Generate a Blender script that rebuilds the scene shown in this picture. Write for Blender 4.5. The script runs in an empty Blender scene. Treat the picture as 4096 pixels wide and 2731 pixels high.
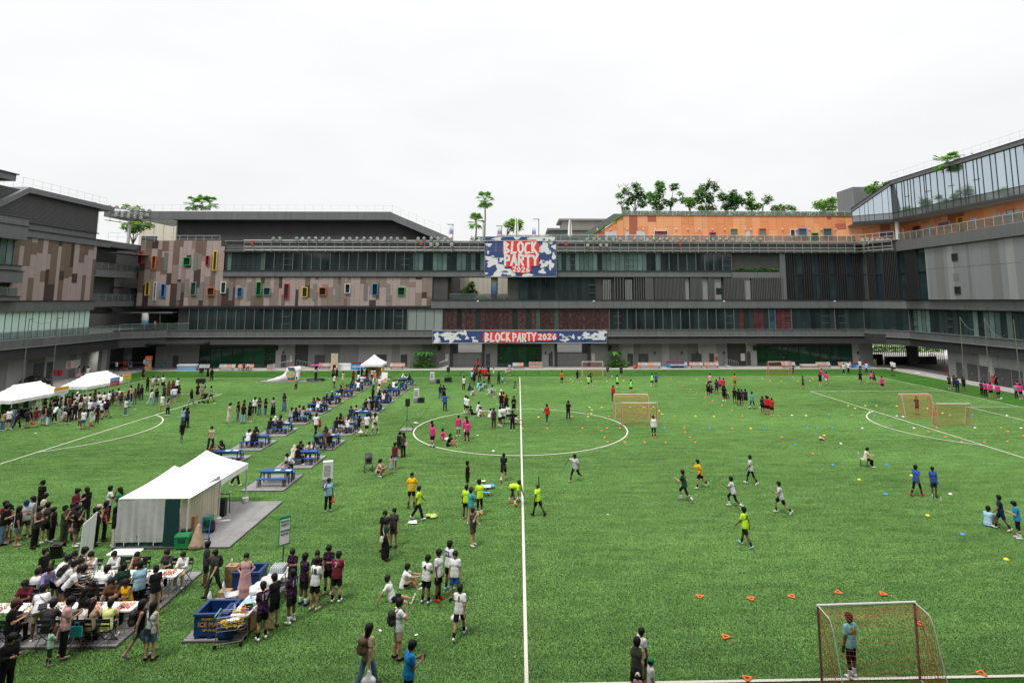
import bpy,math,random
import numpy as np
from mathutils import Vector,Matrix
random.seed(7)
D=bpy.data
scene=bpy.context.scene
col=scene.collection
FPX,PITCH,PPV,YAW,CAM_H=2385.86969,0.124554129,902.100560,0.0287995031,11.0618927
PPU=2141.80
cam_d=D.cameras.new('camera');cam=D.objects.new('camera',cam_d);col.objects.link(cam)
cam.location=(0,0,CAM_H)
cam.rotation_euler=(math.pi/2+PITCH,0,-YAW)
cam_d.sensor_fit='HORIZONTAL';cam_d.sensor_width=36.0
cam_d.lens=36.0*FPX/4096.0
cam_d.shift_x=(2048-PPU)/4096.0
cam_d.shift_y=(PPV-1365.5)/4096.0
cam_d.clip_start=0.1;cam_d.clip_end=3000
scene.camera=cam
SUN_EL,SUN_AZ=math.radians(62),math.radians(215)
world=D.worlds.new("World");scene.world=world;world.use_nodes=True
wn,wl=world.node_tree.nodes,world.node_tree.links
wn.clear()
w_out=wn.new('ShaderNodeOutputWorld');w_bg=wn.new('ShaderNodeBackground')
w_sky=wn.new('ShaderNodeTexSky');w_sky.sky_type='NISHITA';w_sky.sun_disc=False
w_sky.sun_elevation=SUN_EL;w_sky.sun_rotation=SUN_AZ;w_sky.dust_density=4;w_sky.air_density=1.0
w_tc=wn.new('ShaderNodeTexCoord');w_sep=wn.new('ShaderNodeSeparateXYZ')
w_map=wn.new('ShaderNodeMapRange');w_map.inputs[1].default_value=0.0;w_map.inputs[2].default_value=1.0
w_map.inputs[3].default_value=5.6;w_map.inputs[4].default_value=15.0
w_noise=wn.new('ShaderNodeTexNoise');w_noise.inputs['Scale'].default_value=2.6;w_noise.inputs['Detail'].default_value=5
w_mpn=wn.new('ShaderNodeMapping');w_mpn.inputs['Scale'].default_value=(1,1,3.2)
w_nr=wn.new('ShaderNodeMapRange');w_nr.inputs[1].default_value=.3;w_nr.inputs[2].default_value=.7
w_nr.inputs[3].default_value=.935;w_nr.inputs[4].default_value=1.03
w_mul=wn.new('ShaderNodeMath');w_mul.operation='MULTIPLY'
w_rgb=wn.new('ShaderNodeCombineColor')
w_mix=wn.new('ShaderNodeMix');w_mix.data_type='RGBA';w_mix.inputs[0].default_value=0.93
wl.new(w_tc.outputs['Generated'],w_sep.inputs[0]);w_pw=wn.new('ShaderNodeMath');w_pw.operation='POWER';w_pw.inputs[1].default_value=3.2;w_pw.use_clamp=True
wl.new(w_sep.outputs['Z'],w_pw.inputs[0]);wl.new(w_pw.outputs[0],w_map.inputs[0])
wl.new(w_tc.outputs['Generated'],w_mpn.inputs[0]);wl.new(w_mpn.outputs[0],w_noise.inputs['Vector'])
wl.new(w_noise.outputs[0],w_nr.inputs[0]);wl.new(w_map.outputs[0],w_mul.inputs[0]);wl.new(w_nr.outputs[0],w_mul.inputs[1])
for i in range(3):wl.new(w_mul.outputs[0],w_rgb.inputs[i])
wl.new(w_sky.outputs[0],w_mix.inputs[6]);wl.new(w_rgb.outputs[0],w_mix.inputs[7])
wl.new(w_mix.outputs[2],w_bg.inputs[0]);w_bg.inputs[1].default_value=0.12
wl.new(w_bg.outputs[0],w_out.inputs[0])
sun_d=D.lights.new('sun','SUN');sun_d.energy=1.45;sun_d.angle=math.radians(12);sun_d.color=(1,.965,.91)
sun=D.objects.new('sun',sun_d);col.objects.link(sun);sun.location=(0,0,80)
sdir=Vector((math.sin(SUN_AZ)*math.cos(SUN_EL),math.cos(SUN_AZ)*math.cos(SUN_EL),math.sin(SUN_EL)))
sun.rotation_euler=sdir.to_track_quat('Z','Y').to_euler()
vs=scene.view_settings
vs.view_transform='Standard';vs.look='None';vs.gamma=1;vs.use_curve_mapping=False;vs.exposure=0.56
def ray(u,v):
 x=(u-PPU)/FPX;up=-(v-PPV)/FPX
 y=math.cos(PITCH)-up*math.sin(PITCH);z=math.sin(PITCH)+up*math.cos(PITCH)
 return(math.cos(YAW)*x+math.sin(YAW)*y,-math.sin(YAW)*x+math.cos(YAW)*y,z)
def G(u,v,z=0.0):
 r=ray(u,v);t=(z-CAM_H)/r[2]
 return Vector((t*r[0],t*r[1],z))
def FY(u,v,Y):
 r=ray(u,v);t=Y/r[1]
 return Vector((t*r[0],Y,CAM_H+t*r[2]))
def FX(u,v,X):
 r=ray(u,v);t=X/r[0]
 return Vector((X,t*r[1],CAM_H+t*r[2]))
def srgb(r,g,b):
 return tuple((c/255/12.92 if c/255<=.04045 else((c/255+.055)/1.055)**2.4)for c in(r,g,b))
MATS={}
def mat(name,rgb,rough=.6,metal=0.,var=0.,noise=None,bump=0.,spec=.5,sheen=0.,coat=0.,dirt=0.,transmission=0.):
 """principled material; var = per-object brightness spread, noise = (scale, amount) grain in object space"""
 if name in MATS:return MATS[name]
 m=D.materials.new(name);m.use_nodes=True;MATS[name]=m
 nt=m.node_tree;n,l=nt.nodes,nt.links
 b=n['Principled BSDF']
 b.inputs['Base Color'].default_value=(*rgb,1);b.inputs['Roughness'].default_value=rough
 b.inputs['Metallic'].default_value=metal;b.inputs['Specular IOR Level'].default_value=spec
 if sheen:b.inputs['Sheen Weight'].default_value=sheen
 if coat:b.inputs['Coat Weight'].default_value=coat
 if transmission:b.inputs['Transmission Weight'].default_value=transmission
 if var or noise or dirt:
  src=None
  val=n.new('ShaderNodeValue');val.outputs[0].default_value=1.0;src=val.outputs[0]
  geo=n.new('ShaderNodeNewGeometry')
  def mul(a,bb):
   k=n.new('ShaderNodeMath');k.operation='MULTIPLY';l.new(a,k.inputs[0]);l.new(bb,k.inputs[1]);return k.outputs[0]
  if var:
   oi=n.new('ShaderNodeObjectInfo');mr=n.new('ShaderNodeMapRange')
   mr.inputs[3].default_value=1-var;mr.inputs[4].default_value=1+var
   l.new(oi.outputs['Random'],mr.inputs[0]);src=mul(src,mr.outputs[0])
  if noise:
   nz=n.new('ShaderNodeTexNoise');nz.inputs['Scale'].default_value=noise[0];nz.inputs['Detail'].default_value=4
   l.new(geo.outputs['Position'],nz.inputs['Vector'])
   mr=n.new('ShaderNodeMapRange');mr.inputs[1].default_value=.25;mr.inputs[2].default_value=.75
   mr.inputs[3].default_value=1-noise[1];mr.inputs[4].default_value=1+noise[1]
   l.new(nz.outputs[0],mr.inputs[0]);src=mul(src,mr.outputs[0])
  if dirt:
   mp=n.new('ShaderNodeMapping');mp.inputs['Scale'].default_value=(1.6,1.6,.12)
   l.new(geo.outputs['Position'],mp.inputs[0])
   nz=n.new('ShaderNodeTexNoise');nz.inputs['Scale'].default_value=1.2;nz.inputs['Detail'].default_value=6
   l.new(mp.outputs[0],nz.inputs['Vector'])
   mr=n.new('ShaderNodeMapRange');mr.inputs[1].default_value=.3;mr.inputs[2].default_value=.7
   mr.inputs[3].default_value=1-dirt;mr.inputs[4].default_value=1+dirt*.4
   l.new(nz.outputs[0],mr.inputs[0]);src=mul(src,mr.outputs[0])
  vm=n.new('ShaderNodeVectorMath');vm.operation='SCALE'
  vm.inputs[0].default_value=rgb;l.new(src,vm.inputs['Scale']);l.new(vm.outputs[0],b.inputs['Base Color'])
 if bump:
  nz=n.new('ShaderNodeTexNoise');nz.inputs['Scale'].default_value=40
  bp=n.new('ShaderNodeBump');bp.inputs['Strength'].default_value=bump;bp.inputs['Distance'].default_value=.02
  l.new(nz.outputs[0],bp.inputs['Height']);l.new(bp.outputs[0],b.inputs['Normal'])
 return m
ORD='first second third fourth fifth sixth seventh eighth ninth tenth eleventh twelfth thirteenth fourteenth fifteenth sixteenth seventeenth eighteenth nineteenth twentieth'.split()+['twenty-'+x for x in 'first second third fourth fifth sixth seventh eighth ninth'.split()]
ORD+=['thirtieth']+['thirty-'+x for x in ORD[:9]]
class MB:
 """collects polygons, links them as one mesh object"""
 def __init__(s):s.v=[];s.f=[];s.m=[];s.mi=0
 def quad(s,*p):
  k=len(s.v);s.v+=[tuple(q)for q in p];s.f.append(tuple(range(k,k+len(p))));s.m.append(s.mi)
 def hexa(s,p):
  k=len(s.v);s.v+=[tuple(q)for q in p]
  for f in((3,2,1,0),(4,5,6,7),(0,1,5,4),(1,2,6,5),(2,3,7,6),(3,0,4,7)):
   s.f.append(tuple(k+i for i in f));s.m.append(s.mi)
 def box(s,x0,x1,y0,y1,z0,z1):
  s.hexa([(x0,y0,z0),(x1,y0,z0),(x1,y1,z0),(x0,y1,z0),(x0,y0,z1),(x1,y0,z1),(x1,y1,z1),(x0,y1,z1)])
 def tube(s,a,b,r0,r1=None,n=6,cap=True):
  if r1 is None:r1=r0
  a,b=Vector(a),Vector(b);d=(b-a)
  if d.length<1e-6:return
  d.normalize();up=Vector((0,0,1))if abs(d.z)<.9 else Vector((1,0,0))
  x=d.cross(up).normalized();y=d.cross(x)
  k=len(s.v)
  for c,r in((a,r0),(b,r1)):
   for i in range(n):
    t=2*math.pi*i/n;s.v.append(tuple(c+x*(r*math.cos(t))+y*(r*math.sin(t))))
  for i in range(n):
   j=(i+1)%n;s.f.append((k+i,k+n+i,k+n+j,k+j));s.m.append(s.mi)
  if cap:
   s.f.append(tuple(k+i for i in range(n)));s.m.append(s.mi)
   s.f.append(tuple(k+n+i for i in reversed(range(n))));s.m.append(s.mi)
 def path(s,pts,r,n=5):
  for a,b in zip(pts[:-1],pts[1:]):s.tube(a,b,r,r,n)
 def lathe(s,prof,c=(0,0,0),n=16,sx=1.,sy=1.):
  k=len(s.v)
  for r,z in prof:
   for i in range(n):
    t=2*math.pi*i/n;s.v.append((c[0]+sx*r*math.cos(t),c[1]+sy*r*math.sin(t),c[2]+z))
  for j in range(len(prof)-1):
   for i in range(n):
    q=(i+1)%n;s.f.append((k+j*n+i,k+j*n+q,k+(j+1)*n+q,k+(j+1)*n+i));s.m.append(s.mi)
  s.f.append(tuple(k+i for i in reversed(range(n))));s.m.append(s.mi)
  q=k+(len(prof)-1)*n;s.f.append(tuple(q+i for i in range(n)));s.m.append(s.mi)
 def prism(s,poly,axis_pts):
  """extrude polygon (list of Vector) by vector axis_pts"""
  e=Vector(axis_pts);k=len(s.v);n=len(poly)
  s.v+=[tuple(p)for p in poly]+[tuple(Vector(p)+e)for p in poly]
  s.f.append(tuple(range(k,k+n)));s.m.append(s.mi)
  s.f.append(tuple(k+n+i for i in reversed(range(n))));s.m.append(s.mi)
  for i in range(n):
   j=(i+1)%n;s.f.append((k+j,k+i,k+n+i,k+n+j));s.m.append(s.mi)
 def mesh(s,name,mats=None,smooth=False):
  me=D.meshes.new(name);me.from_pydata(s.v,[],s.f)
  for m in(mats or[]):me.materials.append(m)
  if s.m and max(s.m)>0:me.polygons.foreach_set('material_index',s.m)
  if smooth:me.polygons.foreach_set('use_smooth',[True]*len(s.f))
  me.update();return me
 def build(s,name,mats,parent=None,smooth=False,**kw):
  if not isinstance(mats,(list,tuple)):mats=[mats]
  return link(name,s.mesh(name,mats,smooth),parent,**kw)
def link(name,me,parent=None,label=None,cat=None,group=None,kind=None,loc=None,rz=None,scale=None):
 o=D.objects.new(name,me);col.objects.link(o)
 if parent is not None:o.parent=parent
 if loc is not None:o.location=loc
 if rz is not None:o.rotation_euler=(0,0,rz)
 if scale is not None:o.scale=scale
 return tag(o,label,cat,group,kind)
def tag(o,label=None,cat=None,group=None,kind=None):
 if label:o['label']=label
 if cat:o['category']=cat
 if group:o['group']=group
 if kind:o['kind']=kind
 return o
def empty(name,loc=(0,0,0),rz=0.,label=None,cat=None,group=None):
 o=D.objects.new(name,None);o.empty_display_size=.2;col.objects.link(o)
 o.location=loc;o.rotation_euler=(0,0,rz)
 return tag(o,label,cat,group)
KIDS={}
def kids(o):return[c for c in KIDS.get(o.name,[])]
def copy_tree(src,label=None,loc=None,rz=None,scale=None):
 """copy of a thing with copies of its parts and sub-parts (meshes shared)"""
 def rec(o,parent):
  c=o.copy();col.objects.link(c)
  if parent is not None:c.parent=parent
  for ch in CH.get(o,()):rec(ch,c)
  return c
 r=rec(src,None)
 if label:r['label']=label
 if loc is not None:r.location=loc
 if rz is not None:r.rotation_euler=(0,0,rz)
 if scale is not None:r.scale=scale
 return r
CH={}
def freeze(o):
 """remember the children of a finished prototype"""
 def rec(q):
  CH[q]=list(q.children)
  for c in CH[q]:rec(c)
 bpy.context.view_layer.update();rec(o);return o
CUBES={}
def cube_mesh(m):
 k=m.name
 if k not in CUBES:
  b=MB();b.box(-.5,.5,-.5,.5,-.5,.5);CUBES[k]=b.mesh('block',[m])
 return CUBES[k]
def blk(name,m,c,size,parent=None,rz=0.,**kw):
 o=link(name,cube_mesh(m),parent,**kw);o.location=c;o.scale=size;o.rotation_euler=(0,0,rz);return o
class Plane:
 """a vertical facade plane in plan: origin a, running to b, outward normal towards the pitch (right hand side of b-a)"""
 def __init__(s,a,b):
  s.a=Vector((a[0],a[1]));d=Vector((b[0]-a[0],b[1]-a[1]));s.len=d.length;s.d=d.normalized()
  s.n=Vector((s.d.y,-s.d.x));s.rz=math.atan2(s.d.y,s.d.x)
 def px(s,u,v):
  r=ray(u,v);
  t=(s.a.x*s.n.x+s.a.y*s.n.y)/(r[0]*s.n.x+r[1]*s.n.y)
  x,y=t*r[0]-s.a.x,t*r[1]-s.a.y
  return(x*s.d.x+y*s.d.y,CAM_H+t*r[2])
 def pt(s,t,z,out=0.):
  return Vector((s.a.x+s.d.x*t+s.n.x*out,s.a.y+s.d.y*t+s.n.y*out,z))
 def box(s,name,m,s0,s1,z0,z1,d0,d1,parent=None,**kw):
  """slab between depths d0..d1 along the outward normal"""
  if s1<s0:s0,s1=s1,s0
  if z1<z0:z0,z1=z1,z0
  return blk(name,m,s.pt((s0+s1)/2,(z0+z1)/2,(d0+d1)/2),(s1-s0,abs(d1-d0),z1-z0),parent,s.rz,**kw)
 def pbox(s,name,m,u0,v0,u1,v1,d0,d1,parent=None,**kw):
  a=s.px(u0,(v0+v1)/2)[0];b=s.px(u1,(v0+v1)/2)[0];z1=s.px((u0+u1)/2,v0)[1];z0=s.px((u0+u1)/2,v1)[1]
  return s.box(name,m,a,b,z0,z1,d0,d1,parent,**kw)
m_band=mat('grey_cladding',(.138,.144,.149),.5,var=.06,dirt=.16)
m_dark=mat('charcoal_louvre',(.055,.056,.056),.55,var=.05,dirt=.2)
m_core=mat('dark_core_wall',(.062,.061,.060),.8,noise=(.8,.15))
m_lip=mat('light_grey_ledge',(.21,.21,.2),.5)
m_mull=mat('grey_mullion',(.15,.15,.145),.45)
m_mulld=mat('dark_mullion',(.032,.034,.035),.4)
m_glass=mat('dark_glass',(.020,.034,.035),.06,var=.4,noise=(.4,.45),spec=.55)
m_glassc=mat('curtained_glass',(.11,.165,.155),.08,var=.3,noise=(.5,.25))
m_glassp=mat('pale_blind_glass',(.25,.29,.28),.12,var=.08)
m_glassm=mat('mint_glass',(.64,.82,.76),.1,var=.05)
m_glassr=mat('reflective_glass',(.50,.58,.64),.04,metal=.85,var=.06)
m_glassg=mat('greenish_glass',(.012,.055,.032),.05,var=.4,spec=.6)
m_glassb=mat('clear_rail_glass',(.36,.43,.42),.1,transmission=.85)
m_steel=mat('galvanised_steel',(.33,.33,.32),.45,metal=.4)
m_rail=mat('white_rail_paint',(.6,.6,.58),.5)
m_br=[mat('mauve_grey_panel',(.36,.28,.265),.6,var=.05,dirt=.06),mat('brown_panel',(.155,.105,.08),.6,var=.08,dirt=.06), mat('dark_brown_panel',(.052,.03,.027),.6,var=.1),mat('taupe_panel',(.235,.175,.155),.6,var=.05,dirt=.06)]
m_or=[mat('orange_panel',(.72,.27,.105),.6,var=.05,dirt=.05),mat('light_orange_panel',(.76,.34,.155),.6,var=.05,dirt=.05), mat('brick_red_panel',(.36,.10,.06),.6,var=.06)]
m_gw=[mat('mid_grey_panel',(.185,.185,.185),.65,var=.04,dirt=.08),mat('pale_grey_panel',(.29,.295,.30),.65,var=.03,dirt=.08),mat('blue_grey_panel',(.215,.225,.235),.65,var=.04,dirt=.08)]
m_gg=[mat('ground_wall_grey',(.25,.25,.25),.7,var=.05,dirt=.1),mat('ground_wall_pale',(.37,.37,.37),.7,var=.04,dirt=.1),mat('ground_wall_dark',(.185,.185,.18),.7,var=.05,dirt=.1)]
m_door=mat('dark_grey_door',(.058,.06,.062),.5,var=.1)
m_cream=mat('cream_wall',(.62,.58,.47),.7,dirt=.1)
m_conc=mat('pale_concrete',(.44,.425,.40),.8,noise=(.6,.12))
m_white=mat('white_paint',(.78,.78,.77),.5)
m_black=mat('black_plastic',(.012,.012,.013),.5)
COLR={'red':(.55,.03,.05),'orange':(.75,.16,.02),'green':(.02,.42,.09),'yellow':(.85,.55,.03),'white':(.75,.75,.72),'blue':(.06,.27,.65),'teal':(.18,.33,.30)}
m_fr={k:mat(k+'_window_frame',v,.45)for k,v in COLR.items()}
M=Plane((-80,100),(80,100));MG=Plane((-80,102),(80,102));MO=Plane((-80,104),(80,104))
LW=Plane((-63,40),(-63,99));LB=Plane((-62,40),(-62,96));RW=Plane((62,94),(62,40));RG=Plane((62.6,97.5),(62.6,40))
RF=Plane((58.2,100),(62,94));LF=Plane((-62,96),(-57,100))
Z_SOF,Z_LIP,Z_W0,Z_W1,Z_B,Z_L3,Z_L4,Z_T0,Z_T1=3.95,5.16,6.25,9.62,11.1,14.9,15.93,18.95,20.85
def sx(u,v=1200):return M.px(u,v)[0]
def panels(pl,name,m,s0,s1,z0,z1,w,d0,d1,parent,gap=.025,jit=0):
 n=max(1,round((s1-s0)/w));k=(s1-s0)/n
 for i in range(n):
  pl.box(name,m if not isinstance(m,list)else random.choice(m),s0+i*k+gap/2,s0+(i+1)*k-gap/2,z0,z1,d0,d1+random.uniform(0,jit),parent)
def glazing(pl,s0,s1,z0,z1,parent,gm,w=.755,heavy=2,d=0.,mm=None,blind=None):
 """row of panes with mullions; every heavy-th mullion is wide and proud"""
 n=max(1,round((s1-s0)/w));k=(s1-s0)/n
 for i in range(n):
  g=gm if not isinstance(gm,list)else random.choice(gm)
  pl.box('pane',g,s0+i*k+.03,s0+(i+1)*k-.03,z0,z1,d-.06,d-.02,parent)
 for i in range(n+1):
  h_=i%heavy==0
  pl.box('mullion',mm or(m_mull if h_ else m_mulld),s0+i*k-(.05 if h_ else .02),s0+i*k+(.05 if h_ else .02),z0,z1,d-.10,d+(.14 if h_ else .03),parent)
def vent(pl,s0,s1,z0,z1,parent,d=0.):
 """opening sash: two transoms over a pane"""
 for z in(z0+(z1-z0)*.3,z0+(z1-z0)*.64):pl.box('transom',m_mull,s0,s1,z-.03,z+.03,d-.05,d+.045,parent)
def cladding(pl,s0,s1,z0,z1,mats,wts,parent,d0=0.,th=.08,wmin=.45,wmax=1.15,hmin=.8,hmax=3.6,slope=None,gap=.022):
 s=s0
 while s<s1-.15:
  w=min(random.uniform(wmin,wmax),s1-s)
  if s1-s-w<.3:w=s1-s
  zt=z1 if slope is None else min(z1,slope(s+w/2))
  z=z0
  while z<zt-.05:
   h=random.uniform(hmin,hmax)
   if zt-z-h<.5:h=zt-z
   mm=random.choices(mats,wts)[0]
   pl.box('cladding_panel',mm,s+gap/2,s+w-gap/2,z+gap/2,z+h-gap/2,d0,d0+th+random.uniform(0,.012),parent)
   z+=h
  s+=w
def winbox(pl,frame,u0,v0,u1,v1,parent,gm=None,d=.1,proud=.22,t=.085):
 a,zb=pl.px(u0,v1);b,zt=pl.px(u1,v0)
 if b<a:a,b=b,a
 m=MB()
 def bx(s0,s1,z0,z1):
  q=[pl.pt(s0,z0,d),pl.pt(s1,z0,d),pl.pt(s1,z0,d+proud),pl.pt(s0,z0,d+proud),pl.pt(s0,z1,d),pl.pt(s1,z1,d),pl.pt(s1,z1,d+proud),pl.pt(s0,z1,d+proud)]
  m.hexa(q)
 bx(a,a+t,zb,zt);bx(b-t,b,zb,zt);bx(a+t,b-t,zb,zb+t);bx(a+t,b-t,zt-t,zt)
 f=m.build('window',frame,parent)
 pane=pl.box('pane',gm or m_glass,a+t,b-t,zb+t,zt-t,d,d+.03,f)
 return f
def louvres(pl,s0,s1,z0,z1,pitch,d0,d1,parent,m=None,top=None):
 """horizontal blades, too fine to pick apart: one part"""
 b=MB();z=z0
 while z<z1-.01:
  e0,e1=s0,s1
  if top:e0,e1=top(z)
  if e1>e0:
   b.hexa([pl.pt(e0,z,d0),pl.pt(e1,z,d0),pl.pt(e1,z,d1),pl.pt(e0,z,d1),pl.pt(e0,z+pitch*.62,d0),pl.pt(e1,z+pitch*.62,d0),pl.pt(e1,z+pitch*.5,d1-.03),pl.pt(e0,z+pitch*.5,d1-.03)])
  z+=pitch
 b.build('louvre_blades',m or m_dark,parent,kind='stuff')
def railing(pl,s0,s1,z0,h,d,parent,w=1.5,glass=True,m=None,name='railing'):
 b=MB();n=max(1,round((s1-s0)/w));k=(s1-s0)/n
 for i in range(n+1):b.tube(pl.pt(s0+i*k,z0,d),pl.pt(s0+i*k,z0+h,d),.022,n=4)
 b.tube(pl.pt(s0,z0+h,d),pl.pt(s1,z0+h,d),.022,n=4)
 if not glass:
  b.tube(pl.pt(s0,z0+h*.5,d),pl.pt(s1,z0+h*.5,d),.012,n=4)
 o=b.build(name,m or m_rail,parent)
 if glass:
  for i in range(n):pl.box('rail_glass',m_glassb,s0+i*k+.05,s0+(i+1)*k-.05,z0+.1,z0+h-.06,d-.008,d+.008,o)
 return o
def turf_mat(name,base,light,sheen):
 m=D.materials.new(name);m.use_nodes=True;nt=m.node_tree;n,l=nt.nodes,nt.links;b=n['Principled BSDF']
 geo=n.new('ShaderNodeNewGeometry')
 def nz(scale,det,sx=(1,1,1)):
  mp=n.new('ShaderNodeMapping');mp.inputs['Scale'].default_value=sx;l.new(geo.outputs['Position'],mp.inputs[0])
  q=n.new('ShaderNodeTexNoise');q.inputs['Scale'].default_value=scale;q.inputs['Detail'].default_value=det;l.new(mp.outputs[0],q.inputs['Vector']);return q.outputs[0]
 def mr(a,lo,hi,c0,c1):
  q=n.new('ShaderNodeMapRange');l.new(a,q.inputs[0])
  for i,x in enumerate((lo,hi,c0,c1)):q.inputs[i+1].default_value=x
  return q.outputs[0]
 def op(o,a,bb):
  q=n.new('ShaderNodeMath');q.operation=o;l.new(a,q.inputs[0]);l.new(bb,q.inputs[1]);return q.outputs[0]
 fine=mr(nz(7,6,(1,1.6,1)),.25,.75,0,1);mid=mr(nz(.9,4,(.6,1.2,1)),.25,.75,0,1);big=mr(nz(.12,3),.3,.7,0,1)
 t=op('ADD',op('MULTIPLY',fine,mr(mid,0,1,.45,.75)),op('MULTIPLY',big,mr(big,0,1,.1,.25)))
 mx=n.new('ShaderNodeMix');mx.data_type='RGBA';l.new(t,mx.inputs[0]);mx.inputs[6].default_value=(*base,1);mx.inputs[7].default_value=(*light,1)
 l.new(mx.outputs[2],b.inputs['Base Color']);b.inputs['Roughness'].default_value=.8;b.inputs['Specular IOR Level'].default_value=.15
 b.inputs['Sheen Weight'].default_value=sheen;b.inputs['Sheen Tint'].default_value=(.75,.95,.5,1)
 bp=n.new('ShaderNodeBump');bp.inputs['Strength'].default_value=.8;bp.inputs['Distance'].default_value=.05;l.new(fine,bp.inputs['Height']);l.new(bp.outputs[0],b.inputs['Normal'])
 return m
m_turf=turf_mat('pitch_turf',(.02,.05,.011),(.045,.095,.02),.0)
m_turf2=turf_mat('margin_turf',(.02,.06,.01),(.045,.11,.018),.0)
X0,YC,HW,HL,BOX=.285083,53.61678,69.6804790/2,104.282/2,16.6868
YN,YFAR,XL,XR=YC-HW,YC+HW,X0-HL,X0+HL
KY=97.35
m_earth=mat('ground_base',(.12,.12,.11),.9,noise=(.3,.2))
b=MB();b.quad((-900,-500,-.06),(900,-500,-.06),(900,1500,-.06),(-900,1500,-.06));b.build('ground',m_earth,kind='structure')
b=MB()
def sheet(b,x0,x1,y0,y1,z):b.quad((x0,y0,z),(x1,y0,z),(x1,y1,z),(x0,y1,z))
sheet(b,XL-.06,XR+.06,YN-.06,YFAR+.06,0.0);b.build('turf_pitch',m_turf,kind='structure')
b=MB();sheet(b,-58.8,XL-.06,-5,KY,0);sheet(b,XR+.06,59.6,-5,KY,0);sheet(b,XL-.06,XR+.06,YFAR+.06,KY,0);sheet(b,XL-.06,XR+.06,-5,YN-.06,0)
b.build('turf_margin',m_turf2,kind='structure')
m_path=mat('path_concrete',(.40,.38,.355),.85,noise=(.7,.16))
b=MB();b.box(-66,66,KY,112,-.05,.03);b.box(-66,-58.8,-5,KY,-.05,.03);b.box(59.6,66,-5,KY,-.05,.03);b.build('pavement',m_path,kind='structure')
m_kerb=mat('kerb_edge',(.46,.44,.40),.8,noise=(2,.1))
b=MB();b.box(-58.8,59.6,KY-.12,KY+.12,-.02,.07);b.box(-58.92,-58.68,-5,KY-.12,-.02,.07);b.box(59.48,59.72,-5,KY-.12,-.02,.07);b.build('kerb',m_kerb,kind='structure')
m_line=mat('white_turf_line',(.60,.58,.50),.9,noise=(26,.3))
LZ=.034
def line_strip(pts,w=.115,name='white_line'):
 b=MB();n=len(pts)
 P=[Vector(p)for p in pts];L_,R_=[],[]
 for i in range(n):
  d=(P[min(i+1,n-1)]-P[max(i-1,0)]).normalized();nn=Vector((-d.y,d.x))
  L_.append(P[i]+nn*w/2);R_.append(P[i]-nn*w/2)
 for i in range(n-1):b.quad((*R_[i],LZ),(*R_[i+1],LZ),(*L_[i+1],LZ),(*L_[i],LZ))
 return b.build(name,m_line,kind='structure')
W2=.0575
LN=.06
line_strip([(X0,YN+LN),(X0,YFAR-LN)],name='halfway_line')
line_strip([(XL,YFAR),(XR,YFAR)],name='touchline');line_strip([(XL,YN),(XR,YN)],name='touchline')
line_strip([(XL,YN+LN),(XL,YFAR-LN)],name='goal_line');line_strip([(XR,YN+LN),(XR,YFAR-LN)],name='goal_line')
LZ=.038
line_strip([(X0+9.15*math.cos(t),YC+9.15*math.sin(t))for t in np.linspace(0,2*math.pi,97)],name='centre_circle')
for sg,XE in((1,XL),(-1,XR)):
 LZ=.034
 line_strip([(XE+sg*BOX,YC-20.16),(XE+sg*BOX,YC+20.16)],name='penalty_box_line')
 line_strip([(XE+sg*5.5,YC-9.16),(XE+sg*5.5,YC+9.16)],name='goal_area_line')
 LZ=.038
 for s2 in(-1,1):
  line_strip([(XE+sg*LN,YC+s2*20.16),(XE+sg*(BOX+.0575),YC+s2*20.16)],name='penalty_box_line')
  line_strip([(XE+sg*LN,YC+s2*9.16),(XE+sg*(5.5+.0575),YC+s2*9.16)],name='goal_area_line')
 a=math.acos((BOX-11)/9.15)
 line_strip([(XE+sg*(11+9.15*math.cos(t)),YC+9.15*math.sin(t))for t in np.linspace(-a,a,41)],name='penalty_arc')
main=empty('building',(0,101,0),label='long charcoal and brown panelled building with glazed storeys across the far side',cat='building')
MP=empty
def on(o):return o
class Sub:
 pass
def adopt(root):
 root['_w']=1
 return root
main.location=(0,0,0)
X=lambda x:x+80
S0,S1=sx(556,1100),sx(3452,1250)
def core(x0,x1,y0,y1,z0,z1,m=None,parent=main):blk('wall',m or m_core,((x0+x1)/2,(y0+y1)/2,(z0+z1)/2),(x1-x0,y1-y0,z1-z0),parent)
xg0,xg1=S0-80,S1-80
core(-52.5,57,102.3,122,5.3,6.2);core(-48,57.8,100.4,122,6.2,10.1)
core(-62,57.8,100.3,122,10.1,11.0)
xo0,xo1=FY(1790,1150,100).x,FY(2030,1150,100).x
core(-62,xo0,100.2,122,11.0,15.2);core(xo1,57.8,100.4,122,11.0,15.2)
core(xo0,xo1,100.3,106,15.0,16.0)
core(-62,xo0,100.3,122,16.0,20.2);core(xo0,xo1,100.32,106,16.02,20.2);core(xo1,57.8,100.3,122,16.0,20.2)
core(-62,xo0,100.5,124,20.2,20.6,m_conc);core(xo0,xo1,100.5,106,20.2,20.6,m_conc);core(xo1,57.8,100.5,124,20.2,20.6,m_conc)
core(-52.5,57.5,100.2,102.4,4.0,4.3,m_dark)
s_f0=sx(640,1340)
louvres(M,s_f0,S1,Z_SOF,Z_LIP-.05,.13,-.2,.12,main)
M.box('fascia_back',m_dark,s_f0,S1,Z_SOF,Z_LIP-.05,-.4,-.2,main)
M.box('ledge',m_lip,s_f0,S1,Z_LIP-.05,Z_LIP+.05,-.4,.3,main)
panels(M,'parapet_panel',m_band,s_f0,S1,Z_LIP+.05,Z_W0-.06,1.52,-.3,.1,main)
M.box('ledge',m_lip,s_f0,S1,Z_W0-.06,Z_W0,-.3,.2,main)
u=lambda a,v=1275:sx(a,v)
glazing(M,u(757),u(1630),Z_W0,Z_W1,main,m_glass)
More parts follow.
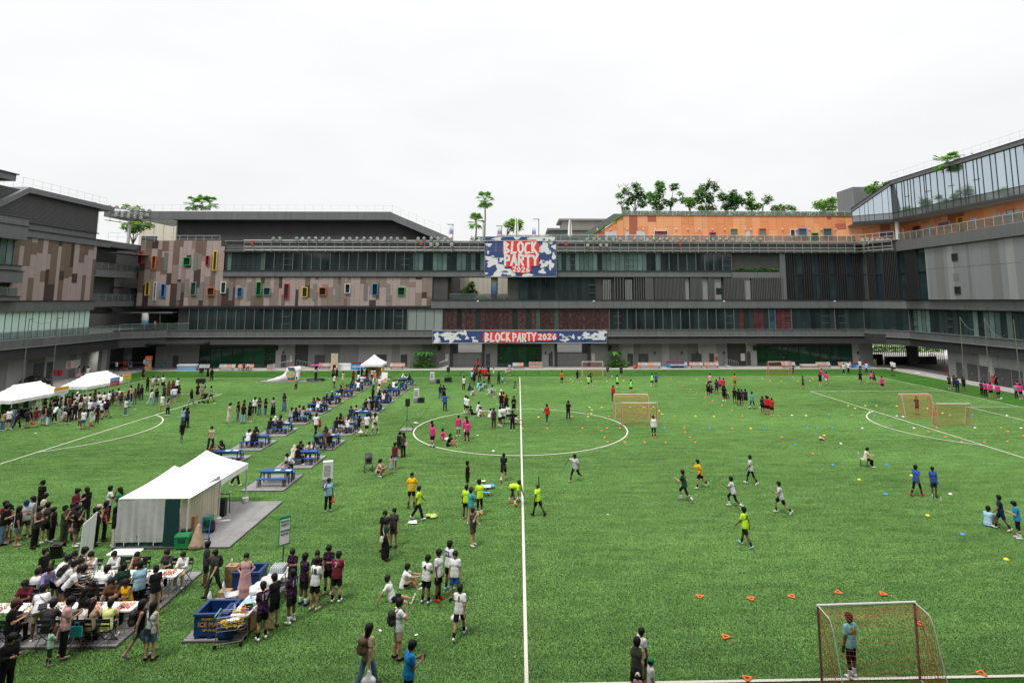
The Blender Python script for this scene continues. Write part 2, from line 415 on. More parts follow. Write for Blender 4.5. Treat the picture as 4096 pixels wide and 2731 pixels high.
glazing(M,u(1630),u(1772),Z_W0,Z_W1,main,m_glassp,w=1.5,heavy=9)
m_gdim=mat('glass_dim',(.03,.045,.045),.07,var=.4);m_gdim2=mat('glass_grey_green',(.06,.085,.08),.1,var=.2)
m_mesh=mat('red_mesh_behind_glass',(.072,.036,.037),.25,var=.25,noise=(2.6,.8))
glazing(M,u(1772),u(2437),Z_W0,Z_W1,main,[m_mesh]*7+[m_gdim,m_gdim2],w=.755,heavy=99,mm=m_mulld)
glazing(M,u(2437),u(2935),Z_W0,Z_W1,main,m_glass)
m_gcol=[m_glass,m_glass,m_glass,m_glass,m_glass,mat('glass_dim',(.03,.045,.045),.07,var=.4)]
m_pinkd=mat('glass_pink_display',(.10,.035,.042),.1,noise=(.8,.5));m_blued=mat('glass_blue_display',(.03,.08,.12),.1,noise=(.8,.5))
glazing(M,u(2935),u(3075),Z_W0,Z_W1,main,[m_gdim,m_pinkd,m_glass],w=.8,heavy=9);glazing(M,u(3075),u(3100),Z_W0,Z_W1,main,m_blued,w=.8,heavy=9);glazing(M,u(3100),u(3165),Z_W0,Z_W1,main,m_pinkd,w=.8,heavy=9);glazing(M,u(3165),S1,Z_W0,Z_W1,main,m_gcol,w=.8,heavy=9)
for a in(1142,1601,2469,2913,3146,3301,3370):vent(M,u(a-17),u(a+17),Z_W0,Z_W1,main)
M.box('ledge',m_mulld,u(757),S1,Z_W1,Z_W1+.12,-.3,.22,main)
M.box('ledge',m_mulld,S0,u(1722),9.85,10.12,-.3,.3,main)
M.box('wall',m_band,S0,u(1722),9.74,9.85,-.3,.05,main)
panels(M,'parapet_panel',m_band,u(1724),S1,Z_W1+.14,Z_B-.05,3.0,-.3,.35,main)
M.box('ledge',m_mulld,u(1724),S1,Z_B-.05,Z_B+.05,-.3,.45,main)
zc0,zc1=10.14,15.54
s_b=u(900,1000)
cladding(M,S0,s_b,zc0,Z_T1,m_br,(46,26,13,15),main)
cladding(M,s_b+.02,u(1727),zc0,zc1,m_br,(44,14,7,35),main)
m_perf=mat('perforated_metal_panel',(.24,.22,.21),.35,metal=.3,var=.1)
for a,v0,v1 in((665,1010,1083),(783,1010,1083),(717,1128,1202),(807,1128,1202),(925,1128,1202),(997,1128,1202),(1260,1135,1202),(1350,1135,1202),(1463,1135,1202),(1553,1135,1202)):
 M.pbox('vent_panel',m_perf,a-8,v0,a+8,v1,.1,.13,main)
for c,a,v0,b_,v1 in(('red',555,1006,574,1057),('orange',608,1024,629,1077),('green',735,1030,766,1062),('red',824,1023,841,1062),('yellow',852,1005,873,1083),('yellow',582,1129,603,1182),('white',614,1129,631,1203),('blue',645,1136,666,1188),('teal',763,1129,789,1181),('orange',830,1150,861,1182),('white',884,1128,908,1173),('blue',950,1150,973,1188),('green',1025,1128,1049,1181),('teal',1055,1150,1084,1181),('red',1136,1135,1159,1195),('yellow',1209,1149,1233,1188),('orange',1277,1149,1307,1181),('white',1380,1135,1403,1173),('blue',1489,1135,1513,1181),('green',1591,1149,1621,1181)):
 winbox(M,m_fr[c],a,v0,b_,v1,main)
zt3=Z_L3
m_fin=mat('grey_fin',(.095,.095,.092),.5,var=.1)
cladding(M,u(1727),u(1790),Z_B+.1,zt3,[m_br[1],m_br[2]],(1,1),main,d0=-1.6,wmin=.8,wmax=1.4)
glazing(M,u(2075),u(2382),Z_B+.05,zt3,main,[m_glass,m_glass,mat('glass_dim',(.03,.045,.045),.07)],w=.76,heavy=99,mm=m_mulld,d=-.1)
for a in(2368,):vent(M,u(a-14),u(a+14),Z_B+.05,zt3,main)
M.box('wall',m_core,u(2030),u(2075),Z_B+.05,zt3,-.6,-.3,main)
m_gwall=m_gg[0]
M.box('wall',m_dark,u(2382),u(3140),Z_B+.05,zt3,-.5,-.3,main)
for a,b_ in((2745,2760),(2812,2836),(2985,3008),(2862,2890)):M.box('wall_panel',m_gwall,u(a),u(b_),Z_B+.05,zt3,-.3,-.12,main)
M.pbox('louvre_panel',mat('brown_louvre',(.06,.05,.04),.6),2618,1150,2712,1190,-.28,-.2,main)
M.pbox('window',m_glass,2865,1152,2888,1177,-.2,-.08,main)
for g0,g1,n,mm in((2412,2445,5,m_lip),(2502,2530,5,m_lip),(2455,2500,4,m_fin),(2535,2580,5,m_fin),(2582,2616,9,m_fin),(2620,2742,22,m_fin),(2764,2812,10,m_fin),(2836,2860,5,m_fin),(2898,2984,15,m_fin),(3010,3140,19,m_fin)):
 for i in range(n):
  a=u(g0+(g1-g0)*(i+.5)/n);M.box('fin',mm,a-.07,a+.07,Z_B+.06,zt3-(.45 if mm is m_lip else 0),-.12,.2,main)
m_sq=mat('white_sign_plate',(.7,.7,.68),.5)
for a in(1912,2374,2893,3334):
 M.pbox('marker_plate',m_sq,a-4,1200,a+4,1207,.36,.42,main)
panels(M,'parapet_panel',m_band,s_b+.05,u(2932),Z_L3+.05,Z_L4-.05,4.2,-.3,.3,main)
M.box('ledge',m_mulld,s_b+.05,u(2932),Z_L4-.05,Z_L4+.06,-.3,.42,main)
M.box('ledge',m_mulld,s_b+.05,u(2932),Z_L3-.05,Z_L3+.05,-.3,.25,main)
panels(M,'parapet_panel',m_band,u(2932)+.05,u(3140),Z_L3-.12,Z_L4-.15,4.2,-.3,.1,main)
z4a,z4b=Z_L4+.06,Z_T0
glazing(M,u(905,1050),u(1060,1050),z4a,z4b,main,[m_glassc,mat('glass_dim',(.03,.045,.045),.07)],w=.76,heavy=99,d=-.15,mm=m_mulld)
glazing(M,u(1060,1050),u(1655,1050),z4a,z4b,main,m_glass,w=.755,heavy=2)
glazing(M,u(1655,1050),u(1940,1050),z4a,z4b,main,[m_glassc,m_glassc,m_glassc,m_glass],w=.8,heavy=99,mm=m_mulld)
glazing(M,u(1940,1050),u(2225,1050),z4a,z4b,main,m_glass,w=1.5,heavy=99)
glazing(M,u(2228,1050),u(2640,1050),z4a,z4b,main,[m_glassc,m_glassc,m_glassc,m_glass],w=.75,heavy=99,mm=m_mulld)
glazing(M,u(2640,1050),u(2925,1050),z4a,z4b,main,m_glass,w=.755,heavy=2)
for a in(1152,1620,2290,2520,2903):vent(M,u(a-16,1050),u(a+16,1050),z4a,z4b,main)
M.box('wall',mat('beige_wall',(.40,.37,.31),.7,dirt=.08),u(2930,1050),u(3122,1050),z4a,z4b,-.9,-.6,main)
for a in(2960,3012,3068):M.pbox('downpipe',m_mulld,a-1.5,1015,a+1.5,1075,-.55,-.4,main)
M.box('pier',m_band,u(3118,1050),u(3140,1050),Z_B+.06,z4b,-.4,.15,main)
s_t0,s_t1=u(900,980),u(3440,980)
M.box('gutter_fascia',m_dark,s_t0,s_t1,Z_T0,Z_T0+.28,-.6,.3,main)
louvres(M,s_t0,s_t1,Z_T0+.3,Z_T1-.15,.3,-.5,-.1,main,m_band)
M.box('fascia_back',m_dark,s_t0,s_t1,Z_T0+.28,Z_T1-.12,-.7,-.5,main)
M.box('ledge',m_steel,s_t0,s_t1,Z_T1-.12,Z_T1,-.9,.15,main)
def truss(pl,s0,s1,root):
 b=MB()
 for z,d in((Z_T0+.35,.75),(Z_T0+.85,.75),(Z_T1-.35,.75),(Z_T1+.02,.9),(Z_T0+.3,.35)):b.tube(pl.pt(s0,z,d),pl.pt(s1,z,d),.055,n=5)
 b.build('horizontal_rail',m_steel,root)
 n=round((s1-s0)/1.48)
 pb=MB();pb.tube((0,0,0),(0,0,Z_T1-Z_T0),.05,n=5);pb.tube((0,0,.35),(0,.6,.1),.035,n=4);pb.tube((0,0,Z_T1-Z_T0-.1),(0,.8,Z_T1-Z_T0-.1),.035,n=4)
 me=pb.mesh('truss_post',[m_steel])
 for i in range(n+1):
  o=link('truss_post',me,root);o.location=pl.pt(s0+(s1-s0)*i/n,Z_T0,.78);o.rotation_euler=(0,0,pl.rz)
truss(M,u(985,980),s_t1,main)
m_red=mat('red_paint',(.5,.03,.04),.5)
for a,v in((1018,973),(1688,975),(2263,976),(2714,975)):M.pbox('alarm_bell',m_red,a-5,v-7,a+5,v+7,.8,.95,main)
ug=lambda a,v=1420:MG.px(a,v)[0]
zg=4.0
core(-52,FY(798,1420,102).x,102.2,116,0,4.1);core(FY(1102,1420,102).x,FY(1800,1420,102).x,102.2,116,0,4.1)
core(FY(1938,1420,102).x,FY(2218,1420,102).x,102.2,116,0,4.1);core(FY(2362,1420,102).x,FY(3028,1420,102).x,102.2,116,0,4.1)
core(FY(3408,1420,102).x,FY(3492,1420,102).x,102.2,112,0,4.1);core(FY(798,1420,102).x,FY(1102,1420,102).x,103,116,0,4.1);core(FY(3028,1420,102).x,FY(3408,1420,102).x,103,116,0,4.1)
def ground_wall(a,b_):
 s,e=ug(a),ug(b_)
 while s<e-.05:
  w=min(random.choice((1.1,1.3,1.8,2.6,3.4)),e-s)
  if e-s-w<.5:w=e-s
  MG.box('wall_panel',random.choices(m_gg,(5,3,2))[0],s+.012,s+w-.012,.03,zg,-.2,random.uniform(0,.03),main);s+=w
for a,b_ in((655,798),(1102,1180),(1232,1800),(1938,1990),(2166,2218),(2362,2910),(2985,3028),(3408,3492)):ground_wall(a,b_)
def door(pl,a,v0,b_,v1,parent,d=.04,double=False,m=None):
 o=pl.pbox('door',m or m_door,a,v0,b_,v1,d,d+.06,parent)
 s0=pl.px(a,(v0+v1)/2)[0];s1=pl.px(b_,(v0+v1)/2)[0];z=.03+1.05
 m2=MB();
 for q in((s0+s1)/2-.08,(s0+s1)/2+.08)if double else(s1-.15,):
  m2.tube(pl.pt(q,z-.12,d+.1),pl.pt(q,z+.12,d+.1),.02,n=4)
 m2.build('handle',m_steel,parent)
 if double:pl.box('door_gap',m_black,(s0+s1)/2-.015,(s0+s1)/2+.015,.05,pl.px((a+b_)/2,v0)[1]-.04,d+.06,d+.065,parent)
for a,v0,b_,v1 in((692,1423,714,1466),(1125,1420,1144,1467),(1944,1416,1960,1464),(2195,1414,2211,1463),(2987,1412,3002,1460),(2510,1414,2532,1464)):door(MG,a,v0,b_,v1,main)
for a,v0,b_,v1 in((1259,1420,1299,1467),(1506,1418,1546,1467),(1603,1418,1628,1467),(2554,1414,2593,1463),(2766,1414,2806,1462),(2838,1414,2856,1462)):door(MG,a,v0,b_,v1,main,double=b_-a>30)
MG.pbox('cupboard',mat('cream_cupboard',(.55,.47,.36),.6),2857,1414,2871,1462,.04,.08,main)
MG.pbox('hose_reel',m_red,2861,1427,2869,1440,.08,.2,main)
def front(a,b_,v0,n,doors=()):
 s0,s1=ug(a),ug(b_);zt=MG.px((a+b_)/2,v0)[1]
 MG.box('head_panel',m_dark,s0,s1,zt,zg,-.2,-.04,main)
 k=(s1-s0)/n
 for i in range(n):MG.box('pane',m_glassg,s0+i*k+.04,s0+(i+1)*k-.04,.1,zt,-.12,-.06,main)
 for i in range(n+1):MG.box('mullion',m_mulld,s0+i*k-.045,s0+i*k+.045,.03,zt,-.15,.03,main)
 MG.box('sill',m_mulld,s0,s1,.03,.12,-.15,.02,main);MG.box('transom',m_mulld,s0,s1,zt-.04,zt+.04,-.15,.03,main)
 for i in doors:
  MG.box('transom',m_mulld,s0+i*k,s0+(i+1)*k,2.15,2.25,-.15,.03,main)
  MG.box('door_sticker',m_red,s0+(i+.42)*k,s0+(i+.58)*k,1.35,1.5,-.055,-.045,main)
front(798,1102,1392,7,(0,6));front(1990,2166,1386,6,(0,5));front(3028,3408,1386,9,(2,6))
def shutter(a,b_):
 s0,s1=ug(a),ug(b_)
 MG.box('jamb',m_dark,s0,s0+.45,.03,zg,-.6,.05,main);MG.box('jamb',m_dark,s1-.45,s1,.03,zg,-.6,.05,main)
 n=14
 for i in range(n):
  z0=.05+i*(2.15/n);MG.box('shutter_slat',m_gg[0],s0+.45,s1-.45,z0,z0+2.15/n-.015,-.35,-.28,main)
 MG.box('transom',m_dark,s0+.45,s1-.45,2.2,2.32,-.4,-.2,main)
 k=int((s1-s0-.9)/.16)
 for i in range(k):MG.box('grille_bar',m_mulld,s0+.5+i*.16,s0+.53+i*.16,2.3,zg,-.33,-.29,main)
 blk('inner_wall',m_core,((s0+s1)/2-80,107,3.95),(s1-s0,6,.2),main)
shutter(1800,1938);shutter(2218,2362)
for a in(1232,2910):
 b_=a-52 if a==1232 else a+75
 s0,s1=sorted((ug(a),ug(b_)))
 MG.box('wall_panel',m_gg[2],s0,s1,.03,2.4,-.6,-.5,main);MG.box('wall_panel',m_black,s0,s1,2.4,zg,-.8,-.7,main)
 for i in range(12):MG.box('grille_bar',m_mulld,s0+(s1-s0)*(i+.3)/12,s0+(s1-s0)*(i+.45)/12,2.4,zg,-.45,-.4,main)
m_not=mat('notice_board_paper',(.6,.56,.5),.6,noise=(5,.3))
for a,b_,v0,v1 in((1161,1169,1421,1449),(1781,1794,1416,1445),(2366,2379,1413,1443),(2962,2980,1413,1443)):MG.pbox('notice_board',m_not,a,v0,b_,v1,.05,.1,main)
m_spk=mat('black_speaker_mesh',(.015,.015,.016),.7)
for a in(1107,1758,2438,3017):MG.pbox('wall_speaker',m_spk,a-6,1383,a+6,1400,.1,.45,main)
for a in(1134,2182,2206,2618,2727,2787,2895,2993,3430):MG.pbox('wall_lamp',m_door,a-3,1405,a+3,1416,.05,.2,main)
lw=empty('building',(0,0,0),label='left wing building with mauve and brown panels above mint glazing',cat='building')
def lcore(x0,x1,y0,y1,z0,z1,m=None):core(x0,x1,y0,y1,z0,z1,m,lw)
PR=LW.px(366,1205)[0];YR=40+PR
lcore(-82,-63.1,45,YR-.1,5.2,25.0);lcore(-82,-64.2,45,96.5,0,4.2)
s_l=12.0
LBe=LB.len
louvres(LB,s_l,LBe,3.68,Z_LIP-.05,.13,-.2,.12,lw);LB.box('fascia_back',m_dark,s_l,LBe,3.68,Z_LIP-.05,-.4,-.2,lw)
LB.box('soffit',m_dark,s_l,LBe,3.68,3.9,-2.6,-.4,lw)
LB.box('ledge',m_lip,s_l,LBe,Z_LIP-.05,Z_LIP+.05,-1.2,.3,lw)
panels(LB,'parapet_panel',m_band,s_l,LBe,Z_LIP+.05,Z_W0-.06,1.5,-.3,.1,lw)
LB.box('floor_slab',m_conc,s_l,LBe,Z_W0-.16,Z_W0-.06,-1.6,-.3,lw)
railing(LB,s_l,LBe,Z_W0-.06,1.05,-.05,lw,glass=True,m=m_steel)
glazing(LW,s_l,LW.px(357,1290)[0],Z_W0,9.6,lw,m_glassm,w=1.05,heavy=99,mm=m_mulld)
LW.box('fascia',m_band,s_l,PR,9.62,10.9,-.3,.45,lw);LW.box('ledge',m_mulld,s_l,PR,10.9,11.0,-.3,.55,lw)
zpt=19.05
cladding(LW,LW.px(40,1100)[0],PR,11.02,zpt,m_br,(48,38,14,0),lw,wmin=.5,wmax=1.2,hmin=1.2,hmax=4.5)
sb=LW.px(42,1100)[0]
LW.box('wall',m_core,s_l,sb,11,21,-.6,-.3,lw)
for z0,z1,d in((13.2,14.6,1.3),(14.75,15.3,1.0),(18.5,20.2,1.3),(20.3,21.2,1.3),(11.0,11.5,1.2)):
 LW.box('balcony_parapet',m_band,s_l,sb+.3,z0,z1,-.3,d,lw);LW.box('ledge',m_mulld,s_l,sb+.4,z1,z1+.08,-.3,d+.12,lw)
glazing(LW,s_l,sb-.1,15.4,18.5,lw,[m_glass,m_glassc],w=1.0,heavy=2,d=.1)
LW.box('pane',m_glass,s_l,sb-.4,11.6,13.2,-.2,-.1,lw)
railing(LW,s_l,sb,11.5,1.1,1.1,lw,m=m_steel)
panels(LW,'parapet_panel',m_band,s_l,PR+2.6,zpt+.03,19.95,3.6,-.3,.3,lw);LW.box('ledge',m_mulld,s_l,PR+2.6,19.95,20.1,-.4,.4,lw)
LW.box('parapet',m_band,sb+.5,PR-.5,20.1,20.9,-.4,.05,lw);LW.box('ledge',m_mulld,sb+.5,PR,20.9,21.02,-.5,.25,lw)
pk,zk=LW.px(104,771);pr_,zr=LW.px(400,836);pl_,zl=LW.px(-60,850)
def ltop(z):
 if z<zl:return(s_l,pr_)
 t=(z-zl)/(zk-zl);return(pl_+(pk-pl_)*min(t,1),pr_)
louvres(LW,s_l,pr_,21.05,min(zk,zr),.16,-.3,-.05,lw,top=ltop)
b=MB();b.prism([LW.pt(s_l,21,-.35),LW.pt(pr_,21,-.35),LW.pt(pr_,zr,-.35),LW.pt(pk,zk,-.35),LW.pt(pl_,zl,-.35),LW.pt(s_l,zl-3,-.35)],LW.n.to_3d()*-12)
b.build('plant_room',m_core,lw)
def rim(pl,p,t,d0,d1,root,m=m_band,name='roof_rim'):
 """p: list of (s, z) along the lower edge; t: thickness"""
 b=MB()
 for(a,za),(c,zc)in zip(p[:-1],p[1:]):
  b.hexa([pl.pt(a,za,d0),pl.pt(c,zc,d0),pl.pt(c,zc,d1),pl.pt(a,za,d1),pl.pt(a,za+t,d0),pl.pt(c,zc+t,d0),pl.pt(c,zc+t,d1),pl.pt(a,za+t,d1)])
 return b.build(name,m,root)
rim(LW,[(pl_-1,zl-.6),(pk,zk)],.75,-6,.5,lw);rim(LW,[(pk+.01,zk),(pr_+2.5,zr-.05)],.7,-6,.5,lw)
b=MB();b.quad(LW.pt(s_l,zl-.4,-6),LW.pt(pk,zk+.7,-6),LW.pt(pk,zk+4.0,-16),LW.pt(s_l,zl+3.0,-16))
b.build('grass_roof',m_turf2,lw)
def thin_rail(pts,h,root,n,name='roof_railing',r=.02):
 b=MB()
 for(a,c)in zip(pts[:-1],pts[1:]):
  a,c=Vector(a),Vector(c);up=Vector((0,0,h))
  b.tube(a+up,c+up,r,n=4);b.tube(a+up*.5,c+up*.5,r*.7,n=4)
  k=max(1,round((c-a).length/n))
  for i in range(k+1):q=a.lerp(c,i/k);b.tube(q,q+up,r,n=4)
 b.build(name,m_rail,root)
thin_rail([LW.pt(pk-7,zk-2.1,-.5),LW.pt(pk,zk+.7,-.5),LW.pt(pr_+2,zr+.65,-.5)],1.3,lw,1.6)
for i,a in enumerate((255,292,331,370)):
 p=FX(a,806-3*abs(i-3)+i*3,-67);o=empty('condenser_unit',(p.x,p.y,zr+.2),label='white rooftop air conditioning condenser, number %s from the left on the left wing'%('one','two','three','four')[i],cat='air conditioner',group='condensers on the left wing roof')
 z=p.z-zr-.2;blk('casing',m_rail,(0,0,z/2),(1.1,1.25,z),o);c=MB();c.lathe([(.5,0),(.5,.25),(.44,.25),(.44,.2)],(0,0,z),14);c.build('fan_collar',m_rail,o)
 for k in range(5):blk('grille_slat',m_mulld,(.56,-.45+.22*k,z*.55),(.02,.1,z*.6),o)
s_c0,s_c1=PR+.05,LW.px(553,1100)[0]
def lsl(v0,v1,d=.2,m=m_band,name='balcony_parapet',uu=460,e0=0,e1=0):
 z1=LW.px(uu,v0)[1];z0=LW.px(uu,v1)[1];LW.box(name,m,s_c0+e0,s_c1+e1,z0,z1,-.35,d,lw);return z0,z1
a0=lsl(1083,1110);a1=lsl(1204,1226);a2=lsl(967,990)
for zz in(a0,a1,a2):LW.box('floor_slab',m_core,s_c0,s_c1,zz[0],zz[0]+.3,-6,-.35,lw)
LW.box('wall',m_dark,s_c0-.5,s_c1+1,9,20.5,-6.3,-6,lw)
LW.box('wall_panel',m_gg[0],s_c0+5,s_c1,9,20.2,-4,-3.8,lw)
for zz in(a0,a1):railing(LW,s_c0,s_c1,zz[1],1.05,0,lw,m=m_steel)
LW.box('canopy',m_steel,s_c0+3.5,s_c1,a2[0]-.9,a2[0]-.78,-1,2.2,lw)
def mural_mat():
 m=D.materials.new('rainbow_mural');m.use_nodes=True;n,l=m.node_tree.nodes,m.node_tree.links;b=n['Principled BSDF']
 tc=n.new('ShaderNodeTexCoord');sp=n.new('ShaderNodeSeparateXYZ');l.new(tc.outputs['Generated'],sp.inputs[0])
 nz=n.new('ShaderNodeTexNoise');nz.inputs['Scale'].default_value=3;l.new(tc.outputs['Generated'],nz.inputs['Vector'])
 ad=n.new('ShaderNodeMath');ad.operation='MULTIPLY_ADD';ad.inputs[1].default_value=.35;l.new(nz.outputs[0],ad.inputs[0]);l.new(sp.outputs['Z'],ad.inputs[2])
 r=n.new('ShaderNodeValToRGB');e=r.color_ramp.elements;e[0].position=.15;e[0].color=(.75,.22,.08,1);e[1].position=1.0;e[1].color=(.72,.72,.70,1)
 for p,c in((.33,(.55,.08,.4,1)),(.5,(.16,.2,.5,1)),(.66,(.12,.45,.6,1)),(.82,(.6,.6,.62,1))):q=e.new(p);q.color=c
 l.new(ad.outputs[0],r.inputs[0]);l.new(r.outputs[0],b.inputs['Base Color']);b.inputs['Roughness'].default_value=.6;return m
m_mural=mural_mat()
def column(x,y,z0,z1,r,root,m=None):q=MB();q.lathe([(r,0),(r,z1-z0)],(x,y,z0),16);return q.build('column',m or m_mural,root,smooth=True)
for zz,zt in((a0,a2),(a1,a0)):column(-64.6,YR+1.6,zz[1]-.3,zt[0],.42,lw)
LFp=LF
lsl2=LF.len
for pl in(LF,):
 louvres(pl,0,lsl2,3.75,Z_LIP-.05,.13,-.2,.12,lw);pl.box('fascia_back',m_dark,0,lsl2,3.75,Z_LIP-.05,-.4,-.2,lw)
 pl.box('ledge',m_lip,0,lsl2,Z_LIP-.05,Z_LIP+.05,-.4,.3,lw);panels(pl,'parapet_panel',m_band,0,lsl2,Z_LIP+.05,Z_W0-.06,1.5,-.3,.1,lw)
 railing(pl,0,lsl2,Z_W0-.06,1.15,-.05,lw,m=m_steel)
railing(M,X(-57),u(757),Z_W0-.06,1.15,-.05,lw,m=m_steel)
lcore(-66,-48.2,100.4,118,5.9,6.18,m_core);lcore(-75,-62.1,104,104.4,10,20.3,m_dark);lcore(-66,-62.2,99.5,104,13,13.2,m_core);lcore(-80,-47.5,108,108.5,6.2,10.1,m_core);lcore(-70,-56,100.5,120,9.9,10.2,m_dark)
M.box('canopy',m_steel,u(372),u(695),9.02,9.16,-3,.6,lw);M.box('canopy_edge',m_dark,u(372),u(695),8.9,9.02,.4,.6,lw)
q=MB();pz=FY(420,1212,99.6)
for a,v in((390,1255),(473,1255)):q.tube(pz,FY(a,v,99.6),.09,n=5)
q.build('canopy_stay',m_rail,lw)
M.box('wall_panel',m_band,u(695),u(757),Z_W0,10.1,-1.5,-1.3,lw)
column(-60.4,99.6,6.2,9.0,.5,lw);column(-53.0,101,6.2,9.9,.45,lw)
for a in(565,640):q=MB();q.tube(FY(a,1325,99.8),FY(a,1256,99.8),.06,n=5);q.build('canopy_post',m_steel,lw)
lcore(-95,-51.9,111,111.4,0,4.2,m_black);lcore(-90,-50,98,112,4.1,4.4,m_dark)  # deep shade inside the passage put in as a black backdrop sheet
column(FY(512,1430,103).x,103,0,4.1,.6,lw,mat('column_grey_mural',(.38,.38,.40),.6,noise=(1,.4)))
q=MB();q.prism([FY(a,v,104)for a,v in((625,1480),(650,1480),(650,1385),(638,1378),(628,1395),(623,1430))],(0,.3,0));q.build('mural_arch',mat('orange_mural',(.6,.2,.06),.6,noise=(.8,.5)),lw)
MG.pbox('wall_panel',m_gg[0],622,1376,657,1484,-.2,.02,lw)
LG=Plane((-64.1,40),(-64.1,97))
s,e=14.,LG.px(440,1430)[0]
while s<e:
 w=min(random.choice((1.2,1.6,2.4,3.)),e-s);LG.box('wall_panel',random.choices(m_gg,(5,3,2))[0],s+.01,s+w-.01,.03,3.75,-.1,random.uniform(0,.03),lw);s+=w
for a,v0,b_,v1 in((133,1453,172,1520),(185,1449,208,1516)):
 door(LG,a,v0,b_,v1,lw,double=b_-a>30)
column(FX(372,1440,-62.6).x,FX(372,1440,-62.6).y,0,3.7,.62,lw,mat('column_white',(.58,.57,.53),.6,noise=(1,.1)))
m_wr=mat('white_red_sign',(.72,.7,.68),.5)
sg=LG.pbox('notice_board',m_wr,262,1442,299,1474,.05,.1,lw);LG.pbox('notice_board',m_wr,300,1438,318,1470,.05,.1,lw)
for k in range(5):LG.pbox('notice_print',m_red,266,1446+k*5.6,280,1449+k*5.6,.1,.11,lw)
for a in(212,231):LG.pbox('hose_cabinet',m_red,a,1480,a+14,1500,.04,.2,lw)
hall=empty('building',(0,0,0),label='louvred rooftop hall with sloping grey roof rim above the brown panels',cat='building')
H=Plane((-80,102),(80,102));hx=lambda a,v:H.px(a,v)
pA,pB,pC=hx(690,877),hx(1563,879),hx(1790,975)
rim(H,[hx(590,877),pB],hx(1000,845)[1]-hx(1000,877)[1],-9,0,hall);rim(H,[(pB[0]+.01,pB[1]),pC],1.28,-9,0,hall)
H.box('fascia_panel',m_band,hx(420,845)[0],hx(590,845)[0]-.02,pB[1]+.35,pB[1]+1.3,-6,.2,hall)
for k in range(13):q=hx(640+k*72,860)[0];H.box('joint',m_mulld,q-.012,q+.012,pB[1]+.05,pB[1]+1.27,0,.004,hall)
H.box('roof_soffit',m_rail,hx(560,880)[0],pA[0],pA[1]-.1,pA[1]-.02,-9,-.2,hall)
louvres(H,pA[0],pB[0],20.3,pA[1]-.1,.14,-1.6,-1.3,hall,top=lambda z:(pA[0],pC[0]-.5-(z-pC[1])*(pC[0]-pB[0])/(pB[1]-pC[1])))
b=MB();b.prism([H.pt(pA[0],20,-1.65),H.pt(pC[0],20,-1.65),H.pt(pC[0],pC[1],-1.65),H.pt(pB[0],pB[1],-1.65),H.pt(pA[0],pA[1],-1.65)],(0,8,0));b.build('louvre_block',m_core,hall)
thin_rail([H.pt(hx(420,840)[0],pB[1]+1.3,-1),H.pt(pB[0],pB[1]+1.3,-1),H.pt(hx(1790,960)[0],pC[1]+1.3,-1)],1.3,hall,1.5)
q=MB();q.lathe([(.25,0),(.25,5.2)],(FY(513,960,103).x,103,20.6),10);q.build('roof_column',m_rail,hall)
thin_rail([(-63,93,20.2),(-58,101,20.6),(-50,101,20.6)],1.2,hall,1.3)
pale=empty('building',(0,0,0),label='pale cream building seen through the roof gap behind the terrace tree',cat='building')
a=FY(560,885,125);c_=FY(700,960,125)
blk('wall',m_cream,((a.x+c_.x)/2,128,(a.z+15)/2),(c_.x-a.x,6,a.z-15),pale);blk('window',m_glass,((a.x+c_.x)/2-1.5,124.97,22.5),(3.2,.1,3.4),pale);blk('window_frame',m_rail,((a.x+c_.x)/2-1.5,124.99,22.5),(3.6,.06,3.8),pale)
for k in range(6):blk('joint',m_lip,(a.x+2*k+1,124.98,a.z-2),(.04,.05,4),pale)
b=MB();lcore(-82,-63.2,-20,45,0,24.5,m_band)
near_b=empty('building',(0,0,0),label='grey near wing of the complex behind and below the viewpoint with added shading overhang',cat='building')
core(-63,63,-22,-1.5,0,31,m_band,near_b);core(-63,63,-1.5,1.2,0,8.6,m_band,near_b);core(-63,63,-1.4,11,17.6,18.4,m_band,near_b);core(-63,63,-1.5,-.9,8.8,9.6,m_core,near_b)  # overhang slab above the camera is added, unseen, to shade the near turf
for k in range(40):blk('pane',m_glass,(-60+3.1*k,-1.45,17),(2.9,.08,3),near_b)
p=FX(66,700,-60);p2=FX(62,725,-60);blk('roof_slab',m_band,(-66,(p.y+50)/2,(p.z+p2.z)/2),(12,p.y-50,p.z-p2.z),lw);blk('roof_edge',m_mulld,(-66,(p.y+50)/2,p.z+.06),(12.4,p.y-49.6,.12),lw)
ob=empty('building',(0,0,0),label='orange and brick red panelled rooftop storey with railings and trees above',cat='building')
ox=lambda a,v=900:MO.px(a,v)
oL0,oL1,oR=ox(2325,968),ox(2492,863),ox(3412,866)
ztop=oL1[1]
slope=lambda s:oL0[1]+(ztop-oL0[1])*max(0,(s-oL0[0])/(oL1[0]-oL0[0]))
z_or0=20.62
MO.box('wall',m_core,oL1[0],oR[0]+6,z_or0,ztop-.05,-14,-.1,ob)
b=MB();b.prism([MO.pt(oL0[0],z_or0,-.1),MO.pt(oL1[0],z_or0,-.1),MO.pt(oL1[0],ztop,-.1)],(0,10,0));b.build('wall',m_or[0],ob)
cladding(MO,oL0[0]+1.2,oL1[0],z_or0,ztop,m_or,(58,26,16),ob,d0=-.05,wmin=.8,wmax=1.9,hmin=1.5,hmax=5,slope=lambda s:slope(s)-.45)
cladding(MO,oL1[0],oR[0]+.3,z_or0,ztop,m_or,(52,30,18),ob,d0=-.05,wmin=.8,wmax=1.9,hmin=1.6,hmax=5.2)
MO.box('roof_edge',m_or[2],oL1[0]-.3,oR[0]+.3,ztop,ztop+.1,-1,.15,ob)
rim(MO,[(oL0[0],oL0[1]),(oL1[0],ztop+.05)],.3,-4,.25,ob,mat('grass_slope',(.10,.22,.03),.9,noise=(2,.3)),'grass_verge')
